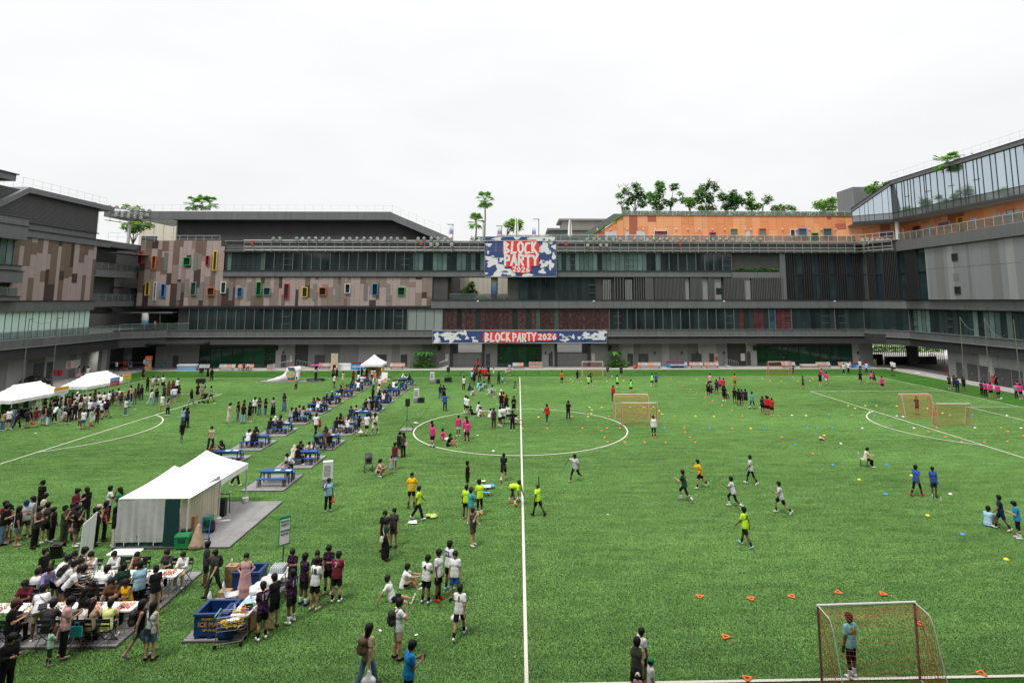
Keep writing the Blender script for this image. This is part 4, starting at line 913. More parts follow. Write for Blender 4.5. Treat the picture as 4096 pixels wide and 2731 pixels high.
def ctree(base,clumps,label,m,seed,leaf=.46,dens=230,flowers=(),parent=None):
 """clumps: (x, z, r) relative to the base in metres"""
 r=empty('tree',base,label=label,cat='tree',group='rooftop trees')
 rr=random.Random(seed);b=MB()
 for(x,z,rad)in clumps:
  y=rr.uniform(-1.2,1.2);k=Vector((x*.25,y*.3,max(z*.45,.3)))
  b.tube((0,0,-.3),k,.11,.07,5);b.tube(k,(x,y,z),.07,.03,5)
 b.build('trunk',m_bark,r)
 b=MB()
 for(x,z,rad),y in zip(clumps,[rr.uniform(-1.2,1.2)for _ in clumps]):
  for i in range(int(dens*rad*rad)):
   t=rr.uniform(0,6.28);w=rr.uniform(-1,1);q=rad*rr.uniform(.45,1.05);s=math.sqrt(1-w*w)
   p=Vector((x+q*s*math.cos(t),y+q*s*math.sin(t),z+q*w*.85));a=rr.uniform(0,6.28);L=leaf*rr.uniform(.7,1.3)
   n1=Vector((math.cos(a),math.sin(a),rr.uniform(-.75,.1)))*L;n2=Vector((-math.sin(a),math.cos(a),rr.uniform(-.2,.2)))*L*.38
   b.quad(p,p+n1*.5-n2,p+n1,p+n1*.5+n2)
 b.build('crown',m,r)
 if flowers:
  b=MB()
  for(x,z)in flowers:
   for i in range(8):
    t=rr.uniform(0,6.28);b.tube((x,0,z),(x+.7*math.cos(t),.5*math.sin(t),z+.5+.3*rr.random()),.03,.015,3)
  b.build('flower_spike',m_flower,r)
 return r
zo3=lambda x,y:(2048+x/2.296,650+y/2.296)
def roof_tree(bx,by,cl,label,m,seed,Y=108,fl=(),conv=zo3,sc=2.296,**k):
 a=conv(bx,by);B=FY(a[0],a[1],Y);kk=(FY(a[0]+100,a[1],Y).x-B.x)/100/sc
 C=[]
 for x,y,r in cl:q=FY(*conv(x,y),Y);C.append((q.x-B.x,q.z-B.z,r*kk))
 F_=[(FY(*conv(x,y),Y).x-B.x,FY(*conv(x,y),Y).z-B.z)for x,y in fl]
 return ctree(B,C,label,m,seed,flowers=F_,**k)
roof_tree(1015,470,((985,300,34),(1050,262,48),(995,362,20),(1055,420,34)),'slender tree at the left end of the orange roof garden',m_leaf[1],1,fl=((985,235),(1050,225)))
roof_tree(1128,460,((1140,205,40),(1165,265,45),(1190,310,55),(1115,310,40),(1075,355,48),(1190,385,48)),'tall tree with stacked leaf clusters, second on the orange roof',m_leaf[0],2)
roof_tree(1350,470,((1365,190,48),(1360,235,42),(1345,290,50),(1280,295,52),(1300,350,58),(1350,400,62),(1400,350,30)),'tallest dense tree in the middle of the orange roof garden',m_leaf[1],3)
roof_tree(1455,465,((1480,225,44),(1475,350,32),(1440,375,42)),'thin stemmed tree with a round lollipop crown on the roof',m_leaf[0],4)
roof_tree(1640,470,((1552,280,26),(1600,335,48),(1630,385,55),(1650,345,42)),'leaning bushy tree right of the lollipop tree',m_leaf[1],5)
roof_tree(1800,480,((1770,225,50),(1825,200,40),(1880,225,36),(1715,290,58),(1740,340,44),(1820,300,48),(1820,350,40)),'broad tree with red flower tips at the roof garden centre',m_leaf[0],6,fl=((1805,175),(1880,200)))
roof_tree(1960,480,((1930,310,52),(1990,340,60),(2060,340,62),(2015,285,38),(2090,360,46),(1960,400,45),(2040,395,50)),'wide dark bushy tree on the right part of the orange roof',m_leaf[0],7,fl=((1935,275),))
roof_tree(2200,480,((2170,290,32),(2215,330,42),(2165,370,38),(2240,400,48),(2180,405,44)),'small layered tree near the right of the orange roof',m_leaf[1],8)
roof_tree(2300,480,((2330,345,48),(2295,385,26)),'small rust tipped tree, rightmost of the roof garden row',m_leaf[0],9,fl=((2330,320),))
roof_tree(1820,470,((1730,425,42),(1850,415,45),(1780,430,40)),'low shrub tree behind the orange roof railing',m_leaf[1],10)
z4c=lambda x,y:(3072+x/2.296,550+y/2.296)
roof_tree(90,700,((60,650,38),(120,640,45),(180,645,36),(240,655,28)),'low spreading shrub tree on the roof right of the garden',m_leaf[1],11,conv=z4c)
roof_tree(500,700,((440,620,48),(520,600,52),(590,580,46),(540,650,55),(600,640,40),(610,560,30)),'rounded yellow green tree beside the glass box corner',m_leaf[2],12,conv=z4c)
roof_tree(960,590,((920,480,48),(990,450,45),(1060,440,40),(1110,425,36),(985,500,50),(1020,480,45),(990,408,18)),'spreading tree in front of the grey stair block',m_leaf[1],13,conv=z4c,Y=108)
z1c=lambda x,y:(x/2.296,650+y/2.296)
roof_tree(1220,740,((1150,580,50),(1220,560,60),(1300,585,58),(1350,570,45),(1240,620,45),(1180,630,35)),'spreading terrace tree seen through the left roof gap',m_leaf[2],14,conv=z1c,Y=112)
roof_tree(1210,440,((1190,405,30),(1230,405,32),(1270,425,22)),'leafy treetop rising behind the left floodlight cluster',m_leaf[2],15,conv=z1c,Y=118)
roof_tree(2305,660,((2310,570,40),(2350,540,45),(2390,575,46),(2420,550,40),(2360,605,40),(2415,605,34)),'loose bright green tree behind the billboard top',m_leaf[2],16,conv=lambda x,y:(1024+x/2.296,650+y/2.296),Y=125)
def palm(base,h,nf,L,label,seed,trunk=.16,m=m_leaf[1]):
 r=empty('palm_tree',base,label=label,cat='palm tree',group='rooftop palms');rr=random.Random(seed)
 b=MB();b.tube((0,0,0),(.1,0,h*.6),trunk,trunk*.85,8);b.tube((.1,0,h*.6),(0,0,h),trunk*.85,trunk*.75,8);b.build('trunk',m_palmb,r)
 b=MB()
 for i in range(nf):
  a=i*2.4+rr.uniform(-.2,.2);el=rr.uniform(-.9,1.25);d=Vector((math.cos(a)*math.cos(el),math.sin(a)*math.cos(el),math.sin(el)));o=Vector((0,0,h));k=o+d*L*.55
  b.tube(o,k,.03,n=3)
  side=d.cross(Vector((0,0,1))).normalized();upv=side.cross(d)
  for j in range(11):
   t=-1.25+2.5*j/10;v=(d*math.cos(t)+side*math.sin(t));e=k+v*L*.55+Vector((0,0,-.18*L*rr.random()));w=(side*math.cos(t)-d*math.sin(t))*L*.055
   b.quad(k,k+v*L*.3-w,e,k+v*L*.3+w)
 b.build('frond',m,r)
 if h>1.5:
  b=MB()
  for i in range(10):
   a=rr.uniform(0,6.28);b.quad((0,0,h-.2),(.5*math.cos(a),.5*math.sin(a),h-1.1),(.7*math.cos(a+.2),.7*math.sin(a+.2),h-1.6),(.3*math.cos(a+.3),.3*math.sin(a+.3),h-1))
  b.build('dead_frond',m_palmb,r)
B=FY(1938,945,112);palm((B.x,112,B.z-1),FY(1940,800,112).z-B.z+1,26,1.9,'tallest fan palm rising behind the billboard corner',1)
B=FY(1903,940,112);palm((B.x,112,B.z-1),FY(1903,885,112).z-B.z+1,26,1.8,'shorter fan palm just left of the tallest palm',2)
for k,(a,v)in enumerate(((770,815),(805,812),(838,815))):B=FY(a,842,106);palm((B.x,106,B.z),FY(a,v,106).z-B.z,20,1.6,('left','middle','right')[k]+' palm of the clump on the left hall roof',5+k)
B=FY(3790,672,84);palm((B.x,84,B.z-.5),1.5,24,2.0,'single fan palm above the slanted glass box roof',9)
def bush(name,x0,x1,y0,y1,z0,z1,n,size,m,label,seed):return leafy(name,n,lambda r:Vector((r.uniform(x0,x1),r.uniform(y0,y1),z0+(z1-z0)*r.random()**1.4)),size,m,seed=seed,label=label,cat='shrub')
a,c=FY(1880,950,101.8).x,FY(2310,950,101.8).x
m_leafg=leafmat('grey_green_leaf',(.10,.20,.085))
bush('shrub',a,c,101.5,102.3,20.7,21.9,2600,.22,m_leafg,'pale green shrub row behind the glass rail over the billboard',1)
a,c=FY(2345,950,101.8).x,FY(2465,950,101.8).x;bush('shrub',a,c,101.5,102.3,20.7,21.7,800,.22,m_leafg,'pale green shrub patch in front of the first orange door',2)
a,c=FY(2490,850,105.5).x,FY(3400,850,105.5).x;bush('shrub',a,c,104.8,106.5,ztop,ztop+1.05,5200,.22,m_leaf[1],'planted shrub band behind the railing of the orange roof',3)
bush('shrub',FY(1800,1190,101).x,FY(2030,1190,101).x,101,102,11.0,11.7,700,.2,m_leaf[0],'low planting along the terrace opening under the billboard',4)
a,c=FY(2945,1075,100).x,FY(3112,1075,100).x;bush('shrub',a,c,100.1,100.5,15.95,16.5,500,.18,m_leaf[3],'green planter row in the beige alcove',5)
bush('shrub',-61,-48,104,106,6.2,8.2,1500,.3,m_leaf[3],'leafy planting behind the corner walkway',6)
B=FY(1875,1195,110);ctree((B.x,110,11),((0,2.2,1.1),(-.9,1.4,.9),(.9,1.5,.9),(0,1.0,1.0),(.5,3.0,.7),(-1.4,.9,.6)),'dark round tree framed in the level three terrace opening',m_leaf[0],33)
tw=empty('wall',(0,0,0),label='cream building wall behind the dark terrace tree',cat='wall');blk('wall_panel',m_cream,(FY(1900,1150,121).x,123,14),(22,.3,9),tw)
for k in range(14):blk('joint',m_lip,(FY(1880,1150,121).x-6.5+k,122.83,14),(.04,.03,9),tw)
column(FY(1977,1150,101.3).x,101.3,11.0,15.4,.55,main)
railing(M,sx(1795),sx(2030),11.05,1.1,-.6,main,m=m_steel,glass=True)
fb=empty('building',(0,0,0),label='weathered beige building with flat roof edges right of the billboard',cat='building');m_bg=mat('beige_far_wall',(.36,.34,.29),.8,dirt=.15)
for a,v0,b_,v1,Y in((2205,918,2400,970,150),(2250,880,2420,970,156)):
 P0,P1=FY(a,v0,Y),FY(b_,v1,Y);blk('wall',m_bg,((P0.x+P1.x)/2,Y+5,P0.z/2+6),(P1.x-P0.x,10,P0.z-12),fb);blk('roof_edge',m_lip,((P0.x+P1.x)/2-.3,Y+4.5,P0.z),(P1.x-P0.x+1.5,11,.5),fb)
P0=FY(2235,940,149.9);blk('window',m_glassc,(P0.x,149.95,P0.z-.5),(4,.1,3),fb)
m_flag=mural_mat()
def lamp_post(a,v0,v1,label,Y=106):
 T,B=FY(a,v0,Y),FY(a,v1,Y);r=empty('street_lamp',(T.x,Y,B.z),label=label,cat='lamp post',group='roof terrace lamp posts');h=T.z-B.z
 q=MB();q.tube((0,0,0),(0,0,h),.07,n=6);q.build('pole',m_black,r);q=MB();q.hexa([(-1.,-.1,h-.06),(.1,-.1,h-.06),(.1,.1,h-.06),(-1.,.1,h-.06),(-1.,-.1,h+.04),(.1,-.1,h+.04),(.1,.1,h+.04),(-1.,.1,h+.04)]);q.build('lamp_head',m_black,r)
for a,v0,t in((1812,898,'over the sloping rim'),(2007,904,'behind the billboard'),(2155,877,'right of the billboard top'),(1933,882,'beside the tall palms')):lamp_post(a,v0,960,'black lamp post with flat head '+t)
for k,(a,v0,v1)in enumerate(((1806,905,937),(1998,911,938),(2136,912,938))):
 T,B=FY(a-8,v0,105.6),FY(a+8,v1,105.6);o=blk('pennant',m_flag,((T.x+B.x)/2,105.6,(T.z+B.z)/2),(B.x-T.x,.05,T.z-B.z));tag(o,'rainbow coloured pennant '+('left of the palms','right of the tall palm','right of the billboard tree')[k],'pennant','rainbow pennants')
for k,a in enumerate((2066,2280)):
 T,B=FY(a-10,875,106),FY(a+10,965,106);r=empty('umbrella',((T.x+B.x)/2,106,B.z),label='furled white parasol on the roof terrace '+('behind the billboard','left of the orange block')[k],cat='parasol',group='furled terrace parasols')
 h=T.z-B.z;q=MB();q.lathe([(.12,h*.1),(.4,h*.2),(.35,h*.6),(.15,h*.97)],(0,0,0),8);q.build('canopy',m_white,r);q=MB();q.tube((0,-.42,0),(0,-.42,h),.06,n=5);q.build('pole',m_black,r)
def plant_bed(a,v0,b_,v1,label,seed,fronds):
 P=FY((a+b_)/2,v1,100.6);w=FY(b_,v1,100.6).x-FY(a,v1,100.6).x;hgt=FY(a,v0,100.6).z
 r=empty('tropical_plant',(P.x,100.6,.05),label=label,cat='plant');rr=random.Random(seed)
 leafy('undergrowth',900,lambda q:Vector((q.gauss(0,w*.24),q.uniform(-.8,.6),abs(q.gauss(.4,.5)))),.22,m_leaf[0],r,seed=seed)
 b=MB();s=MB()
 for k in range(fronds):
  cx=rr.uniform(-w*.3,w*.3);s.tube((cx,0,0),(cx,.1,hgt*.6),.06,n=5)
  for i in range(9):
   t=rr.uniform(0,6.28);L=rr.uniform(1.,1.7);d=Vector((math.cos(t),math.sin(t)*.8,0));o=Vector((cx,0,hgt*.62));e1=o+d*L*.5+Vector((0,0,.55));e2=o+d*L+Vector((0,0,.1-.4*rr.random()));n=Vector((-d.y,d.x,0))*.28
   b.quad(o,e1-n,e1+n);b.quad(e1-n,e2,e1+n)
 b.build('frond',m_leaf[3],r);s.build('stem',m_bark,r)
plant_bed(1643,1392,1738,1478,'large leafy tropical plant clump left of the long banner gate',3,5)
plant_bed(2430,1390,2508,1474,'single leafy palm like plant right of the second gate',4,3)
def blade_mat(name,lo,hi):
 m=D.materials.new(name);m.use_nodes=True;n,l=m.node_tree.nodes,m.node_tree.links;b=n['Principled BSDF']
 geo=n.new('ShaderNodeNewGeometry')
 def nz(scale,det,sx):
  mp=n.new('ShaderNodeMapping');mp.inputs['Scale'].default_value=sx;l.new(geo.outputs['Position'],mp.inputs[0])
  q=n.new('ShaderNodeTexNoise');q.inputs['Scale'].default_value=scale;q.inputs['Detail'].default_value=det;l.new(mp.outputs[0],q.inputs['Vector']);return q.outputs[0]
 def mr(a,lo_,hi_,c0,c1):
  q=n.new('ShaderNodeMapRange');l.new(a,q.inputs[0])
  for i,x in enumerate((lo_,hi_,c0,c1)):q.inputs[i+1].default_value=x
  return q.outputs[0]
 def op(o,a,bb):
  q=n.new('ShaderNodeMath');q.operation=o;l.new(a,q.inputs[0]);l.new(bb,q.inputs[1]);return q.outputs[0]
 isl=mr(geo.outputs['Random Per Island'],0,1,.06,.34)
 t=op('ADD',isl,op('ADD',mr(nz(1.1,5,(.45,1.5,1)),.3,.7,0,.36),op('ADD',mr(nz(.1,3,(.35,1,1)),.3,.7,-.16,.22),mr(nz(4.5,4,(.6,1.5,1)),.3,.7,-.07,.13))))
 mx=n.new('ShaderNodeMix');mx.data_type='RGBA';mx.clamp_factor=True;l.new(t,mx.inputs[0]);mx.inputs[6].default_value=(*lo,1);mx.inputs[7].default_value=(*hi,1)
 l.new(mx.outputs[2],b.inputs['Base Color']);b.inputs['Roughness'].default_value=.55;b.inputs['Specular IOR Level'].default_value=.25;return m
m_bl1=blade_mat('turf_blade',(.09,.20,.045),(.35,.64,.185));m_bl2=blade_mat('margin_turf_blade',(.045,.15,.02),(.17,.45,.075))
def turf_pile(name,m,x0,x1,y0,y1,T=2.0,n=9500):
 rr=np.random.RandomState(4);b=MB()
 for i in range(n):
  x,y=rr.uniform(-T/2,T/2,2);a=rr.uniform(0,6.28);h=rr.uniform(.020,.044);w=.0085;lx,ly=rr.normal(0,.026,2)
  c,s=math.cos(a)*w,math.sin(a)*w
  b.v+=[(x-c,y-s,0),(x+c,y+s,0),(x+lx,y+ly,h)];b.f.append((3*i,3*i+1,3*i+2));b.m.append(0)
 o=b.build(name,m,kind='stuff',label='short green artificial grass pile of the '+('pitch' if 'margin' not in name else 'pitch margins'),cat='grass')
 ng=D.node_groups.new(name+'_layout','GeometryNodeTree');ng.interface.new_socket('Geometry',in_out='INPUT',socket_type='NodeSocketGeometry');ng.interface.new_socket('Geometry',in_out='OUTPUT',socket_type='NodeSocketGeometry')
 N,L=ng.nodes,ng.links;gi,go=N.new('NodeGroupInput'),N.new('NodeGroupOutput')
 nx,ny=max(1,math.ceil((x1-x0)/T)),max(1,math.ceil((y1-y0)/T));sx_,sy_=(x1-x0)/nx,(y1-y0)/ny
 gr=N.new('GeometryNodeMeshGrid');gr.inputs['Size X'].default_value=sx_*(nx-1)if nx>1 else 0;gr.inputs['Size Y'].default_value=sy_*(ny-1)if ny>1 else 0
 gr.inputs['Vertices X'].default_value=max(2,nx);gr.inputs['Vertices Y'].default_value=max(2,ny)
 tr=N.new('GeometryNodeTransform');tr.inputs['Translation'].default_value=((x0+x1)/2,(y0+y1)/2,0)
 L.new(gr.outputs['Mesh'],tr.inputs['Geometry'])
 ip=N.new('GeometryNodeInstanceOnPoints');L.new(tr.outputs[0],ip.inputs['Points']);L.new(gi.outputs[0],ip.inputs['Instance'])
 ri=N.new('FunctionNodeRandomValue');ri.data_type='INT';ri.inputs[4].default_value=0;ri.inputs[5].default_value=3
 mu=N.new('ShaderNodeMath');mu.operation='MULTIPLY';mu.inputs[1].default_value=math.pi/2;L.new(ri.outputs[2],mu.inputs[0])
 cx=N.new('ShaderNodeCombineXYZ');L.new(mu.outputs[0],cx.inputs[2]);L.new(cx.outputs[0],ip.inputs['Rotation'])
 ip.inputs['Scale'].default_value=(sx_/T,sy_/T,1)
 L.new(ip.outputs[0],go.inputs[0]);md=o.modifiers.new('layout','NODES');md.node_group=ng;return o
turf_pile('grass',m_bl1,XL,XR,YN,YFAR)
turf_pile('margin_grass',m_bl2,XL,XR,YFAR+.05,KY-.15);turf_pile('margin_grass',m_bl2,XL,XR,12,YN-.05)
turf_pile('margin_grass',m_bl2,-58.6,XL-.05,40,KY-.15);turf_pile('margin_grass',m_bl2,XR+.05,59.4,40,KY-.15)
VX=.021
def sd_cone(P,a,b,ra,rb,fl=False):
 a=np.asarray(a,np.float32);b=np.asarray(b,np.float32);ba=b-a;L2=float(ba@ba)+1e-9
 q=P-a;t=(q@ba)/L2;h=np.clip(t,0,1);d=np.sqrt(((q-h[...,None]*ba)**2).sum(-1))-(ra+(rb-ra)*h)
 if fl:d=np.maximum(d,(t-1)*math.sqrt(L2))
 return d
def smin(a,b,k):
 h=np.clip(.5+.5*(b-a)/k,0,1);return b*(1-h)+a*h-k*h*(1-h)
def nets(f,lo,hi,vx):
 n=np.ceil((np.asarray(hi)-lo)/vx).astype(int)+1
 ax=[lo[i]+vx*np.arange(n[i],dtype=np.float32)for i in range(3)]
 P=np.stack(np.meshgrid(*ax,indexing='ij'),-1).astype(np.float32);v=f(P);ins=v<0
 c=[ins[i:n[0]-1+i,j:n[1]-1+j,k:n[2]-1+k]for i in(0,1)for j in(0,1)for k in(0,1)]
 s=sum(x.astype(np.int8)for x in c);act=(s>0)&(s<8)
 idx=-np.ones(act.shape,int);ids=np.argwhere(act);idx[act]=np.arange(len(ids))
 acc=np.zeros((len(ids),3));cnt=np.zeros(len(ids));I,J,K=ids.T
 cor=[(i,j,k)for i in(0,1)for j in(0,1)for k in(0,1)]
 for p in cor:
  for d in range(3):
   if p[d]:continue
   q=list(p);q[d]=1
   va=v[I+p[0],J+p[1],K+p[2]];vb=v[I+q[0],J+q[1],K+q[2]];m=(va<0)!=(vb<0)
   t=np.where(m,va/np.where(m,va-vb,1),0);w=np.tile(np.array(p,float),(len(ids),1));w[:,d]+=t
   acc[m]+=w[m];cnt[m]+=1
 V=np.asarray(lo)+(ids+acc/np.maximum(cnt,1)[:,None])*vx;F=[]
 for d in range(3):
  a=[slice(1,n[i]-1)for i in range(3)];a[d]=slice(0,n[d]-1);b=list(a);b[d]=slice(1,n[d])
  A,B=ins[tuple(a)],ins[tuple(b)];e=np.argwhere(A!=B);off=np.array([1,1,1]);off[d]=0;e=e+off
  sgn=A[tuple((e-off).T)];u_,w_=[(1,2),(2,0),(0,1)][d]
  def g(du,dw):q=e.copy();q[:,u_]-=du;q[:,w_]-=dw;return idx[tuple(q.T)]
  Q=np.stack([g(1,1),g(0,1),g(0,0),g(1,0)],1);Q[~sgn]=Q[~sgn][:,::-1];F.append(Q)
 return V,np.concatenate(F)
def np_mesh(name,V,F,nm=1,extra=None):
 me=D.meshes.new(name);fl=[tuple(map(int,q))for q in F];vv=[tuple(map(float,p))for p in V];mi=[0]*len(fl)
 if extra:k=len(vv);vv+=extra.v;fl+=[tuple(k+i for i in q)for q in extra.f];mi+=extra.m
 me.from_pydata(vv,[],fl);me.polygons.foreach_set('use_smooth',[True]*len(fl));me.polygons.foreach_set('material_index',mi);me.update();return me
dg=math.radians
POSES={ 'st':(0,5,(2,3,2),(-2,4,2),(2,7,12,0),(0,8,10,0),'f'), 'bk':(0,0,(3,5,3),(-3,4,3),(-12,12,30,30),(-12,12,30,30),'f'), 'hp':(3,22,(1,4,3),(-2,4,3),(12,5,95,22),(10,5,100,22),'f'), 'cr':(0,8,(2,4,3),(-2,4,3),(12,8,85,60),(10,8,80,55),'f'), 'hi':(0,4,(1,7,3),(0,7,3),(-16,33,66,58),(-16,33,66,58),'f'), 'wa':(4,2,(24,2,10),(-18,2,14),(-20,6,14,0),(22,6,24,0),'f'), 'wb':(4,4,(-16,2,16),(22,2,8),(20,6,30,5),(-18,6,12,0),'f'), 'ru':(13,-4,(46,3,52),(-22,3,30),(-34,10,80,10),(34,10,85,10),'f'), 'rb':(16,-2,(-30,3,18),(36,3,34),(38,10,78,10),(-30,10,80,10),'f'), 'ref':(3,-2,(-24,4,14),(20,4,6),(165,8,12,0),(-18,28,20,0),'f'), 'pt':(0,4,(2,4,3),(-2,5,3),(20,82,6,0),(0,10,12,0),'f'), 'pr':(7,4,(30,8,14),(-26,6,34),(24,78,8,0),(-12,18,22,0),'f'), 'be':(78,-50,(22,8,8),(-14,8,14),(10,14,8,0),(6,14,10,0),'f'), 'le':(42,10,(16,5,6),(4,5,10),(18,8,45,10),(20,8,48,10),'f'), 'ph':(0,8,(2,4,3),(-3,4,3),(40,20,128,30),(0,8,12,0),'f'), 'dr':(0,0,(2,4,3),(-3,4,3),(38,8,125,25),(8,6,60,20),'f'), 'sq':(24,-10,(112,12,138),(108,12,138),(40,8,60,20),(40,8,60,20),'f'), 's1':(-20,8,(82,10,6),(80,12,4),(-42,18,6,0),(-38,18,6,0),'g'), 's2':(16,4,(118,10,86),(114,12,80),(62,8,26,20),(60,8,26,20),'g'), 's3':(20,12,(76,45,110),(76,45,110),(36,12,52,30),(36,12,52,30),'g'), 'ch':(14,18,(86,7,86),(84,7,82),(38,8,64,18),(36,8,68,18),.45), 'cs':(4,6,(86,6,78),(88,5,92),(20,10,60,24),(24,10,55,20),.45), 'ce':(22,20,(86,9,90),(88,9,90),(62,10,52,24),(58,10,78,26),.45),}
JC={}
def joints(pn):
 if pn in JC:return JC[pn]
 lean,hp_,rl,ll,ra,la,gr=POSES[pn];J={}
 u=np.array([0,math.sin(dg(lean)),math.cos(dg(lean))]);J['u']=u;J['f']=np.array([0,math.cos(dg(lean)),-math.sin(dg(lean))])
 pel=np.zeros(3);neck=pel+u*.50;ha=dg(lean*.45+hp_);uh=np.array([0,math.sin(ha),math.cos(ha)]);fh=np.array([0,math.cos(ha),-math.sin(ha)])
 J.update(pel=pel,wai=pel+u*.17,che=pel+u*.34,neck=neck,hd=neck+uh*.155,uh=uh,fh=fh)
 for k,s,lg,am in(('r',1,rl,ra),('l',-1,ll,la)):
  F,A,K=map(dg,lg);hip=pel+np.array([s*.092,0,-.02]);d=np.array([s*math.sin(A),math.cos(A)*math.sin(F),-math.cos(A)*math.cos(F)]);kn=hip+d*.43
  G_=F-K;inw=-.9 if pn=='s3' else .5;d2=np.array([s*math.sin(A)*inw,math.sin(G_),-math.cos(G_)]);d2/=np.linalg.norm(d2);an=kn+d2*.42
  to=np.array([s*.12,math.cos(G_),math.sin(G_)]);
  if pn in('sq','ch','cs','ce'):to=np.array([s*.15,1,0])
  to/=np.linalg.norm(to)
  F,A,E,I=map(dg,am);sh=neck-u*.055+np.array([s*.172,0,0]);d=np.array([s*math.sin(A),math.cos(A)*math.sin(F),-math.cos(A)*math.cos(F)]);el=sh+d*.285
  d2a=np.array([s*math.sin(A)*.6-s*math.sin(I),math.cos(I)*math.sin(F+E),-math.cos(I)*math.cos(F+E)]);d2a/=np.linalg.norm(d2a);wr=el+d2a*.25
  J.update({'hip'+k:hip,'kn'+k:kn,'an'+k:an,'toe'+k:an+to*.155+d2*.035,'heel'+k:an-to*.05+d2*.035,'sh'+k:sh,'el'+k:el,'wr'+k:wr,'hn'+k:d2a})
 if gr=='f':z0=min(min(J['toe'+k][2],J['heel'+k][2])-.04 for k in 'rl')
 elif gr=='g':z0=min(-.12,min(min(J['toe'+k][2],J['heel'+k][2])-.035 for k in 'rl'));
 else:z0=-(gr+.115)
 if gr=='g':z0=-.12
 for k,v in J.items():
  if k not in('u','f','uh','fh','hnr','hnl'):J[k]=v-np.array([0,0,z0])
 cx=(J['anr']+J['anl'])/2 if gr=='f' else(J['pel']+J['anr']*.5+J['anl']*.5)/2 if gr=='g' else J['pel']
 for k,v in J.items():
  if k not in('u','f','uh','fh','hnr','hnl'):J[k]=v-np.array([0,cx[1]*(.8 if gr=='f' else 1),0])
 JC[pn]=J;return J
ex=np.array([1.,0,0])
def torso_pr(J,g,sh=.145):
 return[(J['pel']-ex*.065,J['pel']+ex*.065,.108+g,.108+g),(J['wai']-ex*.05,J['wai']+ex*.05,.098+g,.098+g),(J['che']-ex*.078,J['che']+ex*.078,.108+g,.108+g),(J['pel'],J['che'],.1+g,.105+g),(J['neck']-J['u']*.07-ex*sh,J['neck']-J['u']*.07+ex*sh,.058+g,.058+g)]
def field(pr,k=.035):
 def f(P):
  d=None
  for q in pr:
   e=sd_cone(P,*q);d=e if d is None else smin(d,e,k)
  return d
 return f
def bounds(pr,m=.05):
 A=np.array([q[0]-max(q[2],q[3])for q in pr]+[q[1]-max(q[2],q[3])for q in pr]);B=np.array([q[0]+max(q[2],q[3])for q in pr]+[q[1]+max(q[2],q[3])for q in pr]);return A.min(0)-m,B.max(0)+m
GM={}
